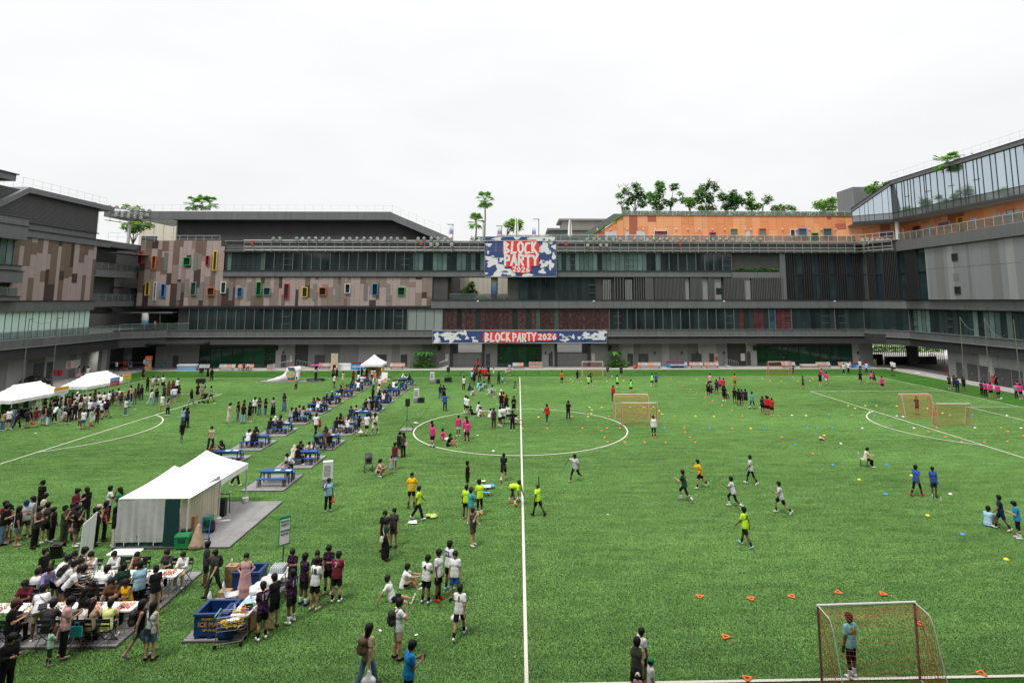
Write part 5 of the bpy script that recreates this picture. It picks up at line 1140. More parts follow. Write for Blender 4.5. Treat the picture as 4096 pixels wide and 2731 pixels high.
def garment(pn,kind):
 key=(pn,kind)
 if key in GM:return GM[key]
 J=joints(pn);pr=[];cut=[];k=.035;extra=None;vx=VX;names={'body':'body','tee':'shirt','tank':'vest','long':'long_sleeved_top','sho':'shorts','tro':'trousers','leg':'leggings','ski':'skirt','lsk':'long_skirt','shoer':'shoe','shoel':'shoe','sockr':'sock','sockl':'sock','hs':'hair','hl':'hair','hp':'hair','hb':'hair','cap':'cap','hij':'headscarf','hat':'hat','glove':'gloves','bib':'bib'}
 hd,uh,fh=J['hd'],J['uh'],J['fh']
 if kind=='body':
  pr=torso_pr(J,0)+[(J['neck']-J['u']*.04,hd-uh*.04,.056,.05),(hd-fh*.018+uh*.022,hd+fh*.012-uh*.055,.094,.064),(hd+fh*.088-uh*.015,hd+fh*.098-uh*.035,.014,.017)]
  for s in(-1,1):pr.append((hd+ex*s*.088-uh*.02-fh*.01,hd+ex*s*.092+uh*.015-fh*.015,.018,.02))
  for q in 'rl':
   w=J['wr'+q];h=J['hn'+q]
   pr+=[(J['sh'+q],J['el'+q],.053,.04),(J['el'+q],w,.042,.027),(w,w+h*.075,.028,.036),(J['hip'+q],J['kn'+q],.088,.056),(J['kn'+q],J['an'+q],.055,.037),(J['kn'+q]*.72+J['an'+q]*.28,J['kn'+q]*.6+J['an'+q]*.4,.058,.055),(J['heel'+q],J['toe'+q],.038,.032),(J['an'+q],J['heel'+q]*.6+J['toe'+q]*.4,.038,.036)]
  extra=MB()
  for q,s in(('r',1),('l',-1)):
   w=J['wr'+q];h=J['hn'+q];side=np.cross(h,np.array([0,1.,0.3]));side/=np.linalg.norm(side)+1e-9;nrm=np.cross(side,h)
   for i,L in enumerate((.068,.078,.074,.058)):
    a=w+h*.08+side*(-.027+.018*i);m_=a+h*L*.5-nrm*.004*s;e=m_+h*L*.42-nrm*.018*s;extra.tube(a-h*.02,m_,.0105,.0095,5);extra.tube(m_,e,.0095,.007,5)
   a=w+h*.025-side*.03;m_=a-side*.028+h*.03;extra.tube(a+side*.012,m_,.013,.011,5);extra.tube(m_,m_+h*.03-side*.004,.011,.008,5)
  for s in(-1,1):
   c=hd+fh*.079+ex*s*.034;extra.mi=1;extra.tube(c-ex*.013+uh*.004,c+ex*.013+uh*.004,.0075,.0075,5);extra.tube(c-ex*.018+uh*.028,c+ex*.02+uh*.026,.006,.005,4)
  extra.mi=2;c=hd+fh*.078-uh*.072;extra.tube(c-ex*.024,c+ex*.024,.0085,.0085,5)
 elif kind in('tee','tank','long','bib'):
  g=.024 if kind!='bib' else .03;pr=torso_pr(J,g,.145 if kind not in('tank','bib')else .11);pr+=[(J['wai']+ex*.045*s,J['pel']-J['u']*.13+ex*.07*s,.105+g,.115+g,True)for s in(-1,1)]
  cut.append((J['pel']-J['u']*.13,-J['u']));cut.append((J['neck']+J['u']*.022,J['u']))
  if kind in('tee','long'):
   for q in 'rl':
    if kind=='tee':pr.append((J['sh'+q],J['sh'+q]+(J['el'+q]-J['sh'+q])*.72,.068,.07,True))
    else:pr+=[(J['sh'+q],J['el'+q],.068,.058),(J['el'+q],J['wr'+q],.058,.043,True)]
 elif kind in('sho','tro','leg'):
  w={'sho':.028,'tro':.02,'leg':.012}[kind];pr=[(J['pel']-ex*.065,J['pel']+ex*.065,.108+w-.004,.108+w-.004)];cut.append((J['pel']+J['u']*.09,J['u']));k=.025
  for q in 'rl':
   e=J['hip'+q]+(J['kn'+q]-J['hip'+q])*.82
   if kind=='sho':pr.append((J['hip'+q],e,.105,.102,True))
   elif kind=='tro':pr+=[(J['hip'+q],J['kn'+q],.105,.08),(J['kn'+q],J['an'+q]-(J['an'+q]-J['kn'+q])*.04,.08,.07,True)]
   else:pr+=[(J['hip'+q],J['kn'+q],.098,.066),(J['kn'+q],J['an'+q]-(J['an'+q]-J['kn'+q])*.12,.066,.046,True)]
 elif kind in('ski','lsk'):
  kn=(J['knr']+J['knl'])/2;an=(J['anr']+J['anl'])/2;pr=[(J['pel']-ex*.06,J['pel']+ex*.06,.13,.13)];cut.append((J['pel']+J['u']*.09,J['u']))
  for q in 'rl':pr+=[(J['hip'+q],J['kn'+q]*.95+J['hip'+q]*.05,.115,.13,kind=='ski')]
  pr.append((J['pel'],kn,.13,.15,kind=='ski'));k=.06
  if kind=='lsk':
   for q in 'rl':pr.append((J['kn'+q],J['kn'+q]*.12+J['an'+q]*.88,.125,.13,True))
   pr.append((kn,kn*.12+an*.88,.14,.16,True))
 elif kind[:4]=='shoe':
  q=kind[4];pr+=[(J['heel'+q],J['toe'+q]+(J['toe'+q]-J['heel'+q])*.05,.045,.039),(J['an'+q],J['heel'+q]*.6+J['toe'+q]*.4,.042,.042)]
 elif kind[:4]=='sock':
  q=kind[4];pr.append((J['an'+q],J['an'+q]+(J['kn'+q]-J['an'+q])*.42,.047,.062,True))
 elif kind=='glove':
  for q in 'rl':pr.append((J['wr'+q],J['wr'+q]+J['hn'+q]*.15,.042,.048))
 elif kind in('hs','hl','hp','hb'):
  pr=[(hd-fh*.03+uh*.032,hd-fh*.03-uh*.03,.112,.098),(hd-fh*.02+uh*.04,hd+fh*.012+uh*.045,.108,.103)]
  if kind=='hl':pr.append((hd-fh*.05,J['neck']-J['f']*.1-J['u']*.2,.095,.05));pr.append((hd-fh*.03-uh*.02,hd-fh*.05-uh*.12,.105,.085))
  elif kind=='hp':pr+=[(hd-fh*.11+uh*.03,hd-fh*.14-uh*.02,.04,.042),(hd-fh*.14-uh*.02,J['neck']-J['f']*.13-J['u']*.08,.042,.02)]
  elif kind=='hb':pr.append((hd-fh*.11+uh*.07,hd-fh*.12+uh*.075,.05,.05))
  else:cut.append((hd-uh*.095+fh*.02,-uh*.8+fh*.3))
 elif kind=='cap':
  pr=[(hd-fh*.02+uh*.035,hd+uh*.04,.126,.122)];cut.append((hd+uh*.03,-uh));extra=MB();c=hd+uh*.04
  p=[c+fh*.10+ex*s*.075 for s in(-1,1)];e=[c+fh*.20+ex*s*.055-uh*.02 for s in(-1,1)]
  extra.hexa([p[0],p[1],e[1],e[0],p[0]+uh*.012,p[1]+uh*.012,e[1]+uh*.012,e[0]+uh*.012])
 elif kind=='hat':
  pr=[(hd-fh*.01+uh*.045,hd+uh*.05,.125,.122),(hd+uh*.03,hd+uh*.055,.16,.115,True)];cut.append((hd+uh*.025,-uh))
 elif kind=='hij':
  pr=[(hd-fh*.03+uh*.02,hd+uh*.02,.112,.108),(hd-fh*.03-uh*.02,J['neck']-J['u']*.08,.1,.15),(J['neck']-J['u']*.08,J['neck']-J['u']*.14,.16,.15)];k=.05
 base=field(pr,k)
 if kind in('hs','hl','hp','hb'):base0=base;base=lambda P:base0(P)+.007*np.sin(P[...,0]*95)*np.sin(P[...,1]*80+1)*np.sin(P[...,2]*70+2)
 if kind in('hs','hl','hp','hb'):
  c1=(hd+fh*.1-uh*.035).astype(np.float32);base2=base;base=lambda P:np.maximum(base2(P),.085-np.sqrt(((((P-c1)@np.stack([ex,fh,uh],1).astype(np.float32))/np.array([.88,1.0,1.08],np.float32))**2).sum(-1)))
 if kind=='hij':
  c0=hd+fh*.075-uh*.01
  f=lambda P:np.maximum(base(P),.078-np.sqrt((((P-c0.astype(np.float32))/np.array([.85,1.2,1.15],np.float32))**2).sum(-1)))
 elif cut:
  def f(P):
   d=base(P)
   for c,nn in cut:nn=nn/np.linalg.norm(nn);d=np.maximum(d,(P-c.astype(np.float32))@nn.astype(np.float32))
   return d
 else:f=base
 lo,hi=bounds(pr,.03);V,F=nets(f,lo,hi,vx)
 me=np_mesh(names[kind],V,F,1,extra);GM[key]=me;return me
FAB={'k':('black',(.009,.009,.010)),'w':('white',(.72,.72,.72)),'g':('grey',(.28,.28,.29)),'ch':('charcoal',(.04,.04,.042)),'n':('navy',(.014,.022,.06)),'b':('blue',(.03,.09,.38)),'r':('red',(.50,.02,.02)), 'm':('maroon',(.14,.018,.03)),'p':('pale pink',(.58,.34,.34)),'mg':('hot pink',(.70,.035,.22)),'y':('yellow',(.85,.47,.01)),'l':('neon yellow',(.55,.86,.03)),'o':('orange',(.80,.16,.02)),'t':('teal',(.05,.32,.34)), 'gr':('green',(.03,.26,.08)),'dg':('dark green',(.014,.05,.032)),'be':('beige',(.42,.32,.21)),'cr':('cream',(.62,.55,.44)),'br':('brown',(.11,.055,.03)),'pu':('dark purple',(.05,.014,.06)),'lb':('light blue',(.30,.48,.62)), 'de':('denim',(.10,.16,.25)),'li':('lilac',(.35,.32,.55)),'ol':('olive',(.055,.065,.035)),'az':('azure',(.02,.22,.55)),'mi':('mint',(.35,.58,.46)),'ng':('neon green',(.25,.85,.10)),'ly':('pale yellow',(.62,.66,.25)),'lg':('pale grey',(.52,.53,.55)),'tq':('turquoise',(.22,.60,.62))}
FAB.update({'st':('striped black and white',(.6,.6,.58),(.012,.012,.012),45),'rn':('red and navy striped',(.42,.02,.03),(.012,.016,.05),28),'pd':('dark purple patterned',(.012,.008,.016),(.085,.02,.10),0),'fl':('black and white patterned',(.015,.015,.015),(.42,.42,.4),0),'ml':('green and white patterned',(.12,.33,.2),(.55,.6,.5),0)})
def fab(k):
 if len(FAB[k])==2:return plain(k)
 nm='fabric_'+FAB[k][0].replace(' ','_')
 if nm in MATS:return MATS[nm]
 m=mat(nm,FAB[k][1],.9,spec=.2);n,l=m.node_tree.nodes,m.node_tree.links;tc=n.new('ShaderNodeTexCoord');r=n.new('ShaderNodeMath');r.operation='GREATER_THAN'
 if FAB[k][3]:
  sp=n.new('ShaderNodeSeparateXYZ');l.new(tc.outputs['Object'],sp.inputs[0]);a=n.new('ShaderNodeMath');a.operation='MULTIPLY';a.inputs[1].default_value=FAB[k][3]*1.6;l.new(sp.outputs['Z'],a.inputs[0]);s=n.new('ShaderNodeMath');s.operation='SINE';l.new(a.outputs[0],s.inputs[0]);l.new(s.outputs[0],r.inputs[0]);r.inputs[1].default_value=0
 else:z=n.new('ShaderNodeTexNoise');z.inputs['Scale'].default_value=13;z.inputs['Detail'].default_value=3;l.new(tc.outputs['Object'],z.inputs['Vector']);l.new(z.outputs[0],r.inputs[0]);r.inputs[1].default_value=.54
 x=n.new('ShaderNodeMix');x.data_type='RGBA';x.inputs[6].default_value=(*FAB[k][1],1);x.inputs[7].default_value=(*FAB[k][2],1);l.new(r.outputs[0],x.inputs[0]);l.new(x.outputs[2],n['Principled BSDF'].inputs['Base Color']);return m
def plain(k):return mat('fabric_'+FAB[k][0].replace(' ','_'),FAB[k][1],.9,var=.07,noise=(11,.16),spec=.2,bump=.35)
SKIN={'l':mat('skin_light',(.52,.31,.21),.55,var=.08),'m':mat('skin_tan',(.40,.215,.135),.55,var=.1),'d':mat('skin_brown',(.15,.07,.042),.5,var=.15),'e':mat('skin_deep',(.06,.03,.02),.5,var=.1)}
m_hair=mat('hair_black',(.007,.006,.005),.6,var=.3,spec=.25);m_hairb=mat('hair_brown',(.06,.024,.014),.6,var=.3,spec=.25);m_eye=mat('eye_dark',(.012,.01,.01),.3);m_lips=mat('lips',(.25,.08,.07),.5)
NM={'tee':'tee','tank':'vest','long':'long sleeves','bib':'bib','sho':'shorts','tro':'trousers','leg':'leggings','ski':'skirt','lsk':'long skirt'}
PH={'st':'standing','bk':'standing','hp':'standing','cr':'standing','hi':'with hands on hips','wa':'walking','wb':'walking','ru':'running','rb':'running','ref':'raising one arm','pt':'pointing sideways','pr':'lunging with arm out','be':'bending down','le':'leaning forward','ph':'hand at ear','dr':'hand at mouth','sq':'squatting','s1':'reclining','s2':'sitting','s3':'sitting','ch':'seated','cs':'seated','ce':'seated'}
PEOPLE=[]
def setm(o,m):
 o.material_slots[0].link='OBJECT';o.material_slots[0].material=m
def wear(name,me,parent,m):
 if not me.materials:me.materials.append(m)
 o=D.objects.new(name,me);col.objects.link(o);o.parent=parent;setm(o,m);return o
prand=random.Random(12)
def person(loc,pose,face,top,bot,hair='s',where='',group='',h=None,skin=None,shoe=None,sock=None,num=None,numc='w',name=None,desc=None,hairc=None,hatc='k',glove=None,bib=None):
 J=joints(pose);h=h or prand.uniform(1.62,1.78);s=h/1.725
 if skin is None:skin=prand.choice('lmmmd')
 r=D.objects.new('person',None);r.empty_display_size=.2;col.objects.link(r);r.location=loc;r.rotation_euler=(0,0,-dg(face));r.scale=(s*prand.uniform(.85,.98),s*prand.uniform(.9,.98),s)
 me=garment(pose,'body')
 if len(me.materials)==0:
  for m in(SKIN['m'],m_eye,m_lips):me.materials.append(m)
 b=wear('body',me,r,SKIN[skin])
 (tk,tc),(bk,bc)=top.split(':'),bot.split(':')
 wear(garment(pose,tk).name.split('.')[0],garment(pose,tk),r,fab(tc));wear(garment(pose,bk).name.split('.')[0],garment(pose,bk),r,fab(bc))
 if bib:wear('bib',garment(pose,'bib'),r,fab(bib))
 hm=hairc or m_hair
 if hair=='cap':wear('hair',garment(pose,'hs'),r,hm);wear('cap',garment(pose,'cap'),r,fab(hatc))
 elif hair=='hat':wear('hair',garment(pose,'hs'),r,hm);wear('hat',garment(pose,'hat'),r,fab(hatc))
 elif hair=='hij':wear('headscarf',garment(pose,'hij'),r,fab(hatc))
 elif hair=='cl':wear('hair',garment(pose,'hl'),r,hm);wear('cap',garment(pose,'cap'),r,fab(hatc))
 elif hair!='x':wear('hair',garment(pose,{'s':'hs','l':'hl','p':'hp','b':'hb'}[hair]),r,hm)
 sc=shoe or prand.choice(('w','w','k','k','g','br','be'))
 for q in 'rl':
  wear('shoe',garment(pose,'shoe'+q),r,fab(sc))
  if sock:wear('sock',garment(pose,'sock'+q),r,fab(sock))
 if glove:wear('gloves',garment(pose,'glove'),r,fab(glove))
 if num:
  me=text_mesh(num,.26 if len(num)<3 else .12,.01,'shirt_print');bx=.148+.024
  for v in me.vertices:
   x,y=v.co.x,v.co.y;p=J['che']+J['u']*(y+.02)+ex*x;back=math.sqrt(max(.0,1-(x/.24)**2))*.142+.006
   v.co=Vector(p-J['f']*back)
  me.materials.append(fab(numc));D.objects.new;o=D.objects.new('shirt_print',me);col.objects.link(o);o.parent=r
 PEOPLE.append((r,dict(top=(tk,tc),bot=(bk,bc),hair=hair,hatc=hatc,pose=pose,where=where,loc=Vector(loc),num=num,desc=desc,skin=skin,bib=bib)))
 r['category']='person';r['group']=group or 'people '+where
 return r
FR={'F1':(0,1200,2.296),'F2':(1024,1200,2.296),'F3':(2048,1200,2.296),'F4':(3072,1200,2.296),'Q1':(0,1750,2.94),'Q2':(0,2180,2.846),'Q3':(700,2180,2.846),'Q4':(700,1750,2.94),'Q5':(1400,1750,2.94),'Q6':(1400,2180,2.846), 'R1':(2100,1750,2.352),'R2':(3096,1750,2.352),'R3':(2300,2250,2.94),'R4':(3100,2250,2.361),'S1':(0,1440,3.92),'S2':(1800,1400,3.92),'S3':(1300,1400,3.92),'N':(0,0,1)}
TZ=.035
def at(fr,x,y,z=TZ):o=FR[fr];return G(o[0]+x/o[2],o[1]+y/o[2],z)
def crowd(fr,where,rows,group=None,z=TZ):
 """one line per person: x y (feet, in the zoomed photo) pose heading top bottom hair key=value..."""
 out=[]
 for ln in rows.strip().splitlines():
  t=ln.split();kw={}
  for q in t[7:]:
   k,v=q.split('=');kw[k]=float(v)if k=='h' else m_hairb if(k=='hairc')else v.replace('_',' ')
  w=kw.pop('where',where)
  out.append(person(at(fr,float(t[0]),float(t[1]),z),t[2],float(t[3]),t[4],t[5],t[6],w,group or 'people '+w,**kw))
 return out
def scr(p):
 q=p-Vector((0,0,CAM_H));c,s=math.cos(YAW),math.sin(YAW);return PPU+FPX*(c*q.x-s*q.y)/(s*q.x+c*q.y)
def label_people():
 lab={}
 for r,d in PEOPLE:
  (tk,tc),(bk,bc)=d['top'],d['bot']
  if d['bib']:tk,tc='bib',d['bib']
  a=FAB[tc][0]+' '+NM[tk];b_=FAB[bc][0]+' '+NM[bk]
  head='person'
  if d['hair']in('cap','cl'):head='person with %s cap'%FAB[d['hatc']][0]
  elif d['hair']=='hat':head='person with %s hat'%FAB[d['hatc']][0]
  elif d['hair']=='hij':head='person with headscarf'
  elif d['hair']=='l':head='long haired person'
  elif d['hair']=='p':head='ponytailed person'
  elif d['hair']=='x':head='shaven headed person'
  if d['desc']:txt=d['desc']
  else:
   body='in %s outfit'%FAB[tc][0]if tc==bc and bk in('ski','lsk')else 'in %s and %s'%(a,b_)
   if d['num']and d['num'].isdigit():body+=' numbered '+d['num']
   txt='%s %s %s %s'%(head,body,PH[d['pose']],d['where'])
   if len(txt.split())>12:txt='person %s %s %s'%(body,PH[d['pose']],d['where'])
   if len(txt.split())>16:txt='person %s %s'%(body,d['where'])
  lab.setdefault(txt,[]).append((r,d))
 for t,L in lab.items():
  if len(L)==1:L[0][0]['label']=t if len(t.split())<17 else t.replace('long haired ','').replace('standing ','').replace('seated at','at');continue
  L.sort(key=lambda q:scr(q[1]['loc']));n=len(L)
  for i,(r,d)in enumerate(L):
   s=('left one of two' if i==0 else 'right one of two')if n==2 else '%s from left'%ORD[i]
   z=t
   if len((z+' '+s).split())>16:z=z.replace('long haired person','person').replace('ponytailed person','person').replace('seated at','at')
   if len((z+' '+s).split())>16:z=z.replace('standing ','')
   if len((z+' '+s).split())>16:s=s.replace('number ','no ').replace(' from left','')
   if len((z+', '+s).split())>16:z=' '.join(w for w in z.split()if w not in('trousers','shorts'))
   r['label']=z+', '+s
WM='in the market crowd'
crowd('S1',WM,'''
30 1110 st 20 tee:be tro:de l
125 1085 st -20 tee:w sho:br s shoe=w
200 1045 st 10 tee:de tro:de s
250 1095 wa 10 long:k tro:k s num=7
420 1065 st 10 tee:ch sho:ch s
550 1055 st -20 tee:m sho:de s
665 1020 st 10 tank:k ski:g l hairc=1
760 1030 wa -30 tee:k tro:lb s
845 980 le 30 tee:w tro:k s
910 1025 st 60 tee:ml tro:be s
1075 995 st 0 tee:k tro:ch s
1000 955 sq 40 tee:w sho:be s
1170 945 sq -60 tee:w tro:k s
1240 1060 st 30 tee:br sho:be l
1295 1088 st -10 tee:w sho:b s
1405 1070 hp 60 tank:tq ski:cr s
1445 1035 hp 200 tank:br ski:w l hairc=1
1515 1000 st 20 tee:k tro:ch s
1590 925 st -30 tee:w sho:k s
1655 925 wa 20 long:k sho:g l
310 905 hp 180 tee:w tro:k s
545 905 hp 200 tee:w sho:k cap hatc=k
690 885 st 20 tee:k tro:k s
775 870 hp 60 tank:k sho:k l
860 850 hp -40 tee:k tro:de s
940 860 st 30 tank:ch tro:de l
1020 850 st 30 tank:k tro:de l
1070 835 hp -50 tee:br tro:k s
1150 870 st 40 tee:p sho:k s
1185 815 hp 150 tee:w tro:g s
1250 810 st 10 tee:k tro:k s
1160 960 hp 0 long:k tro:k s
1310 800 st 15 tee:w tro:g s
1375 815 hp 40 tee:w tro:n s
1400 900 hp -30 tee:w tro:k s
1470 905 st 70 long:li tro:de l
1240 905 hp 90 tee:cr tro:k s
1545 880 hp -40 tee:w sho:g s
1640 890 st 0 tee:w sho:k cap hatc=r
1545 760 hp 200 tee:w tro:k s
1620 770 st 10 tee:w sho:cr s
1695 735 wb 20 tee:w sho:be s
1750 712 st -30 tank:br tro:ch s
1480 735 hp 170 tank:k tro:de l
1210 760 hp 180 tee:w tro:k cap hatc=w
1120 775 st 20 tank:k tro:k l
1840 712 st 0 tee:w sho:be s
1890 765 st 20 tee:ch sho:de l hairc=1
2000 745 st 10 tank:n tro:lb l
2045 650 hp -70 tank:p tro:k l
2110 697 hp -50 tank:br tro:de l
2210 642 hp -40 tank:k tro:ch s
2160 600 st 20 tank:ch tro:k l
1960 872 cr 40 tee:w tro:de b shoe=w
''')
crowd('F1','on the left turf','''
1350 840 st 10 tee:k tro:k l
1400 822 st 20 tee:w ski:g l
1440 825 wa 10 tee:w sho:k s
1495 822 hp 190 tee:w ski:k l
1380 965 wa 30 tee:w tro:lb l
1433 955 st -20 tee:k tro:de s
1480 1018 hp 20 tee:w sho:cr s
1503 920 st 10 tee:dg tro:k s
1543 880 st 20 long:br lsk:br hij hatc=br
1572 938 st 30 tee:w ski:de l
1600 940 st -20 tee:w sho:de s
1637 928 st 20 tee:k sho:g s
1582 880 st 20 long:m lsk:ch hij hatc=m
1622 850 hp 20 tee:w tro:k s
1538 1062 cr 190 long:st tro:k hij hatc=k
1755 976 wa 200 long:k tro:g hij hatc=k
1812 907 st 190 tee:k ski:k l
1858 897 st 200 tee:g sho:be s
1938 935 wb 250 tee:g sho:ch s
1712 1172 st 20 tee:n tro:k l
1675 1160 hp 10 tank:lb tro:de l
1666 1305 wa 120 tee:k sho:k s skin=d shoe=t
1935 1370 wa 175 tee:be tro:k s
1310 738 wa 0 tee:k ski:k l
1905 742 st 10 tank:k sho:k l
1943 740 st 190 long:k tro:k s
2097 1125 hp 90 tee:cr lsk:cr l
2180 1110 st 90 tee:k tro:de s
2230 1132 st 0 tee:k tro:lb s
2288 1122 cr 30 tee:k sho:k s
2335 1050 hp -20 tee:w tro:k l
2240 1085 hp 190 tank:br tro:de l
''')
crowd('F1','on the wing pavement','''
715 716 wa 20 tee:p lsk:p l
760 712 wa 20 tee:k tro:g s
800 722 wa -20 tee:w tro:be s
845 695 wa 180 tee:k sho:k l
''',z=.03)
crowd('F1','at the dark entrance','''
1068 656 wa 190 tee:w tro:k s
1138 650 st 10 tee:r sho:k s
1163 652 st 20 tee:m sho:k s
1196 648 st 10 tee:b sho:be s
''',z=.03)
person(FY(1422/2.296,1200+286/2.296,101)*1.0,'wa',-90,'tee:w','sho:p','s','on the corner walkway',h=1.75)
PEOPLE[-1][0].location.z=6.2
crowd('F2','on the middle left turf','''
30 1056 hp 190 tee:ch tro:de l
82 1068 cr 100 tee:k tro:de l
155 1060 cr 190 tee:st lsk:k cap hatc=k
258 1018 hp 190 tee:k lsk:de l
365 832 hp 140 tee:g tro:k l shoe=w
706 735 st 0 tee:br ski:k l
740 737 st 10 tee:k sho:k s
545 1242 wb 10 tee:w tro:k s shoe=k
582 1200 st 20 tee:r sho:k s h=1.0
942 1250 wa 10 tee:k sho:ch s shoe=o
1013 1245 wb 10 tee:w sho:k s shoe=k
1088 1238 wa 10 long:cr ski:cr l shoe=w
1308 1437 hp 40 tee:k sho:ol cap hatc=n
1352 1442 dr -40 long:ol tro:k l
1268 1556 st 30 tee:m sho:lb s
1240 1590 st -30 tee:p ski:lb p h=1.08
715 807 hp 60 tee:w sho:k l
795 770 hp 90 tee:cr ski:cr l
1135 840 st 20 tee:w ski:p hat hatc=cr
''')
crowd('Q5','beside the pushchair','''
350 455 sq 100 tee:p sho:k p
''')
crowd('S3','at the yellow stall','''
520 480 st 10 tee:k tro:k s
565 480 hp 20 tee:k tro:k s
645 478 hp 30 tee:k lsk:k b
735 478 hp 190 tee:w sho:k s
780 535 wa 200 tee:o tro:w cap hatc=w
440 520 st 20 tee:m tro:k l
520 560 hp 20 tee:w sho:k s
575 600 hp 190 tee:w sho:br s
865 640 st 10 tee:w tro:k hat hatc=cr
830 790 hp 60 tee:cr tro:k s
745 810 hp 40 tank:k tro:k l
''')
crowd('Q1','in the left queue','''
20 1200 st 90 tee:m tro:k s
10 1260 hp 60 tee:k tro:de s where=at_the_left_queue_end
40 1245 st 60 tank:k sho:cr b shoe=w
100 1225 hp 200 tank:ch sho:cr p
185 1270 st 60 tee:k sho:de l shoe=p
275 1180 hp 150 tee:lg sho:ch cl hatc=n num=24
350 1150 st 200 tank:lb ski:cr l
470 920 st 190 tee:k tro:k cap hatc=k
472 1075 hp 60 tee:cr ski:cr l shoe=w
395 1295 hp 90 tank:ch tro:k b
525 1235 ph -60 tank:ch sho:k s shoe=w skin=m
600 1220 st 90 tank:k tro:k s h=1.5
725 1245 dr 80 tee:ol tro:ol hat hatc=k
805 1205 hp 120 tee:ch tro:de s
850 1040 hp 80 long:m tro:de b
1000 1010 hp -60 long:k tro:ch l
880 1275 dr 80 tee:k sho:ch cap hatc=n skin=m shoe=w
1085 1290 st 100 tee:k tro:k s
1120 1240 ph 60 tank:k tro:k cap hatc=p
1215 1215 st 60 tee:rn tro:k l shoe=br
1262 1000 dr 60 tee:w tro:k s skin=e shoe=y
1400 1000 hp -80 tee:gr tro:de l skin=d
1330 1285 st 60 long:k tro:cr l shoe=w
''')
WC='near the chess tables'
crowd('Q2',WC,'''
465 560 st 100 tee:k tro:n b
610 680 le 40 tank:w sho:k s skin=m
690 720 le 60 tee:w sho:n s
760 760 le 70 tee:w sho:k s
790 640 le 90 tee:cr sho:k s where=behind_the_near_chess_players
885 590 hp 40 tank:k ski:k b
420 1080 le -30 tee:w sho:be s skin=d shoe=w
475 740 le 120 long:li tro:de s
60 1330 hp 60 tee:k tro:ch s hairc=1
700 1285 hp 50 tee:p tro:k s shoe=be
545 1375 dr 40 tee:mi leg:dg s h=1.08 shoe=g
895 1095 hp 30 tee:k sho:n l shoe=p
1550 1290 wa 60 tank:k sho:de l shoe=g
1700 1310 st 20 tank:lg sho:de l shoe=k
1750 800 hp -50 tee:k tro:be s
1560 790 hp -40 tee:lb tro:k s
1370 760 bk -30 tee:dg tro:k s
''')
person(G(38/2.846,2180+1760/2.846),'hp',110,'long:k','tro:k','s','at bottom left corner')
WD='by the drinks table'
crowd('Q3',WD,'''
335 470 cr 60 tee:ch sho:k s shoe=br
440 580 wa 200 tee:ch tro:ch s shoe=k
785 640 hi 170 tank:p lsk:p b
1330 550 hp 190 tee:pd sho:k s shoe=g
1455 680 st 40 tee:pd sho:k s sock=w shoe=n
1600 600 st 170 tee:pd sho:k s
1580 735 hp 20 tee:w sho:k s num=18 numc=n shoe=cr
1745 545 hp 190 tee:pd sho:k s sock=k shoe=be
1830 645 hp 10 tee:m sho:k s num=7 sock=k shoe=w
1320 880 dr -60 tee:pd sho:k s sock=w shoe=w skin=d num=11
1125 945 hp -60 tee:k sho:k s shoe=br
985 1070 hp -40 tee:pd sho:k s num=17 sock=k shoe=w skin=m
2170 1660 wa 40 tee:be tro:de l where=at_the_bottom_edge
''')
WW='in the resting team'
crowd('Q6',WW,'''
690 470 s2 80 tee:w sho:k s
590 620 s1 90 tee:w sho:k s
860 655 hp 30 tee:w sho:k s num=4 numc=k sock=k shoe=lg skin=d
1000 625 st 120 tee:w sho:k s sock=k shoe=r skin=d
1125 510 st 40 tee:w sho:k s num=52 numc=b sock=k shoe=tq where=behind_the_resting_team
1190 620 st 190 tee:w sho:b s
1240 1060 wa 10 tee:w sho:k s num=1 numc=k sock=k shoe=w where=walking_off_with_bottles
535 1300 ph 60 tee:w sho:be s where=on_the_near_turf shoe=k
650 1890 hp 60 tee:az tro:k s where=at_the_bottom_edge
''')
crowd('R3','at the bottom edge','''
735 1640 wa 30 tank:ol sho:k s
790 1400 st 60 tee:w sho:k s h=1.45
900 1730 st 90 tee:w sho:k cap hatc=gr h=1.3
745 1780 st 20 tee:p sho:k hat hatc=cr h=1.0
''')
crowd('R4','inside the nearest goal','''
735 1085 st -20 tee:tq leg:k s num=25 numc=y sock=w glove=k skin=d
''')
crowd('Q5','left of halfway line','''
720 815 hi 175 tee:y sho:k s sock=k shoe=k
790 965 wa 90 tee:l tro:k s shoe=w skin=d
1805 515 wa 10 tee:k sho:k s shoe=r sock=w
1375 640 dr 90 tee:k sho:k s
1365 950 st 10 tee:l sho:k s sock=k shoe=o skin=d
1415 1025 dr 60 tee:t tro:be hat hatc=ch skin=d
1525 910 hp -30 tee:l leg:k s sock=w shoe=y skin=d
1440 1270 dr 120 tee:ch sho:br s
1910 785 be 120 tee:l leg:k s shoe=o sock=w skin=d
2220 925 ref -50 tee:l sho:k x sock=k shoe=k skin=e
400 1330 st 190 tee:k sho:k s
410 1440 st 60 tee:dg lsk:k s shoe=br
510 1285 st 190 tee:ch sho:br s shoe=k
''')
crowd('R1','playing in the near half','''
480 410 pr 215 tee:lg leg:k s shoe=p skin=d
1520 600 ru -60 tee:dg leg:k s sock=w shoe=g num=11 numc=y
1665 470 rb -100 tee:y sho:k s sock=k shoe=w
1980 660 ru -60 tee:lg leg:k s sock=w shoe=w skin=d
2135 440 wa -80 tee:lg leg:k s shoe=w skin=d
2085 1030 wa -40 tee:l sho:k s num=20 numc=gr sock=k shoe=lb skin=d
''')
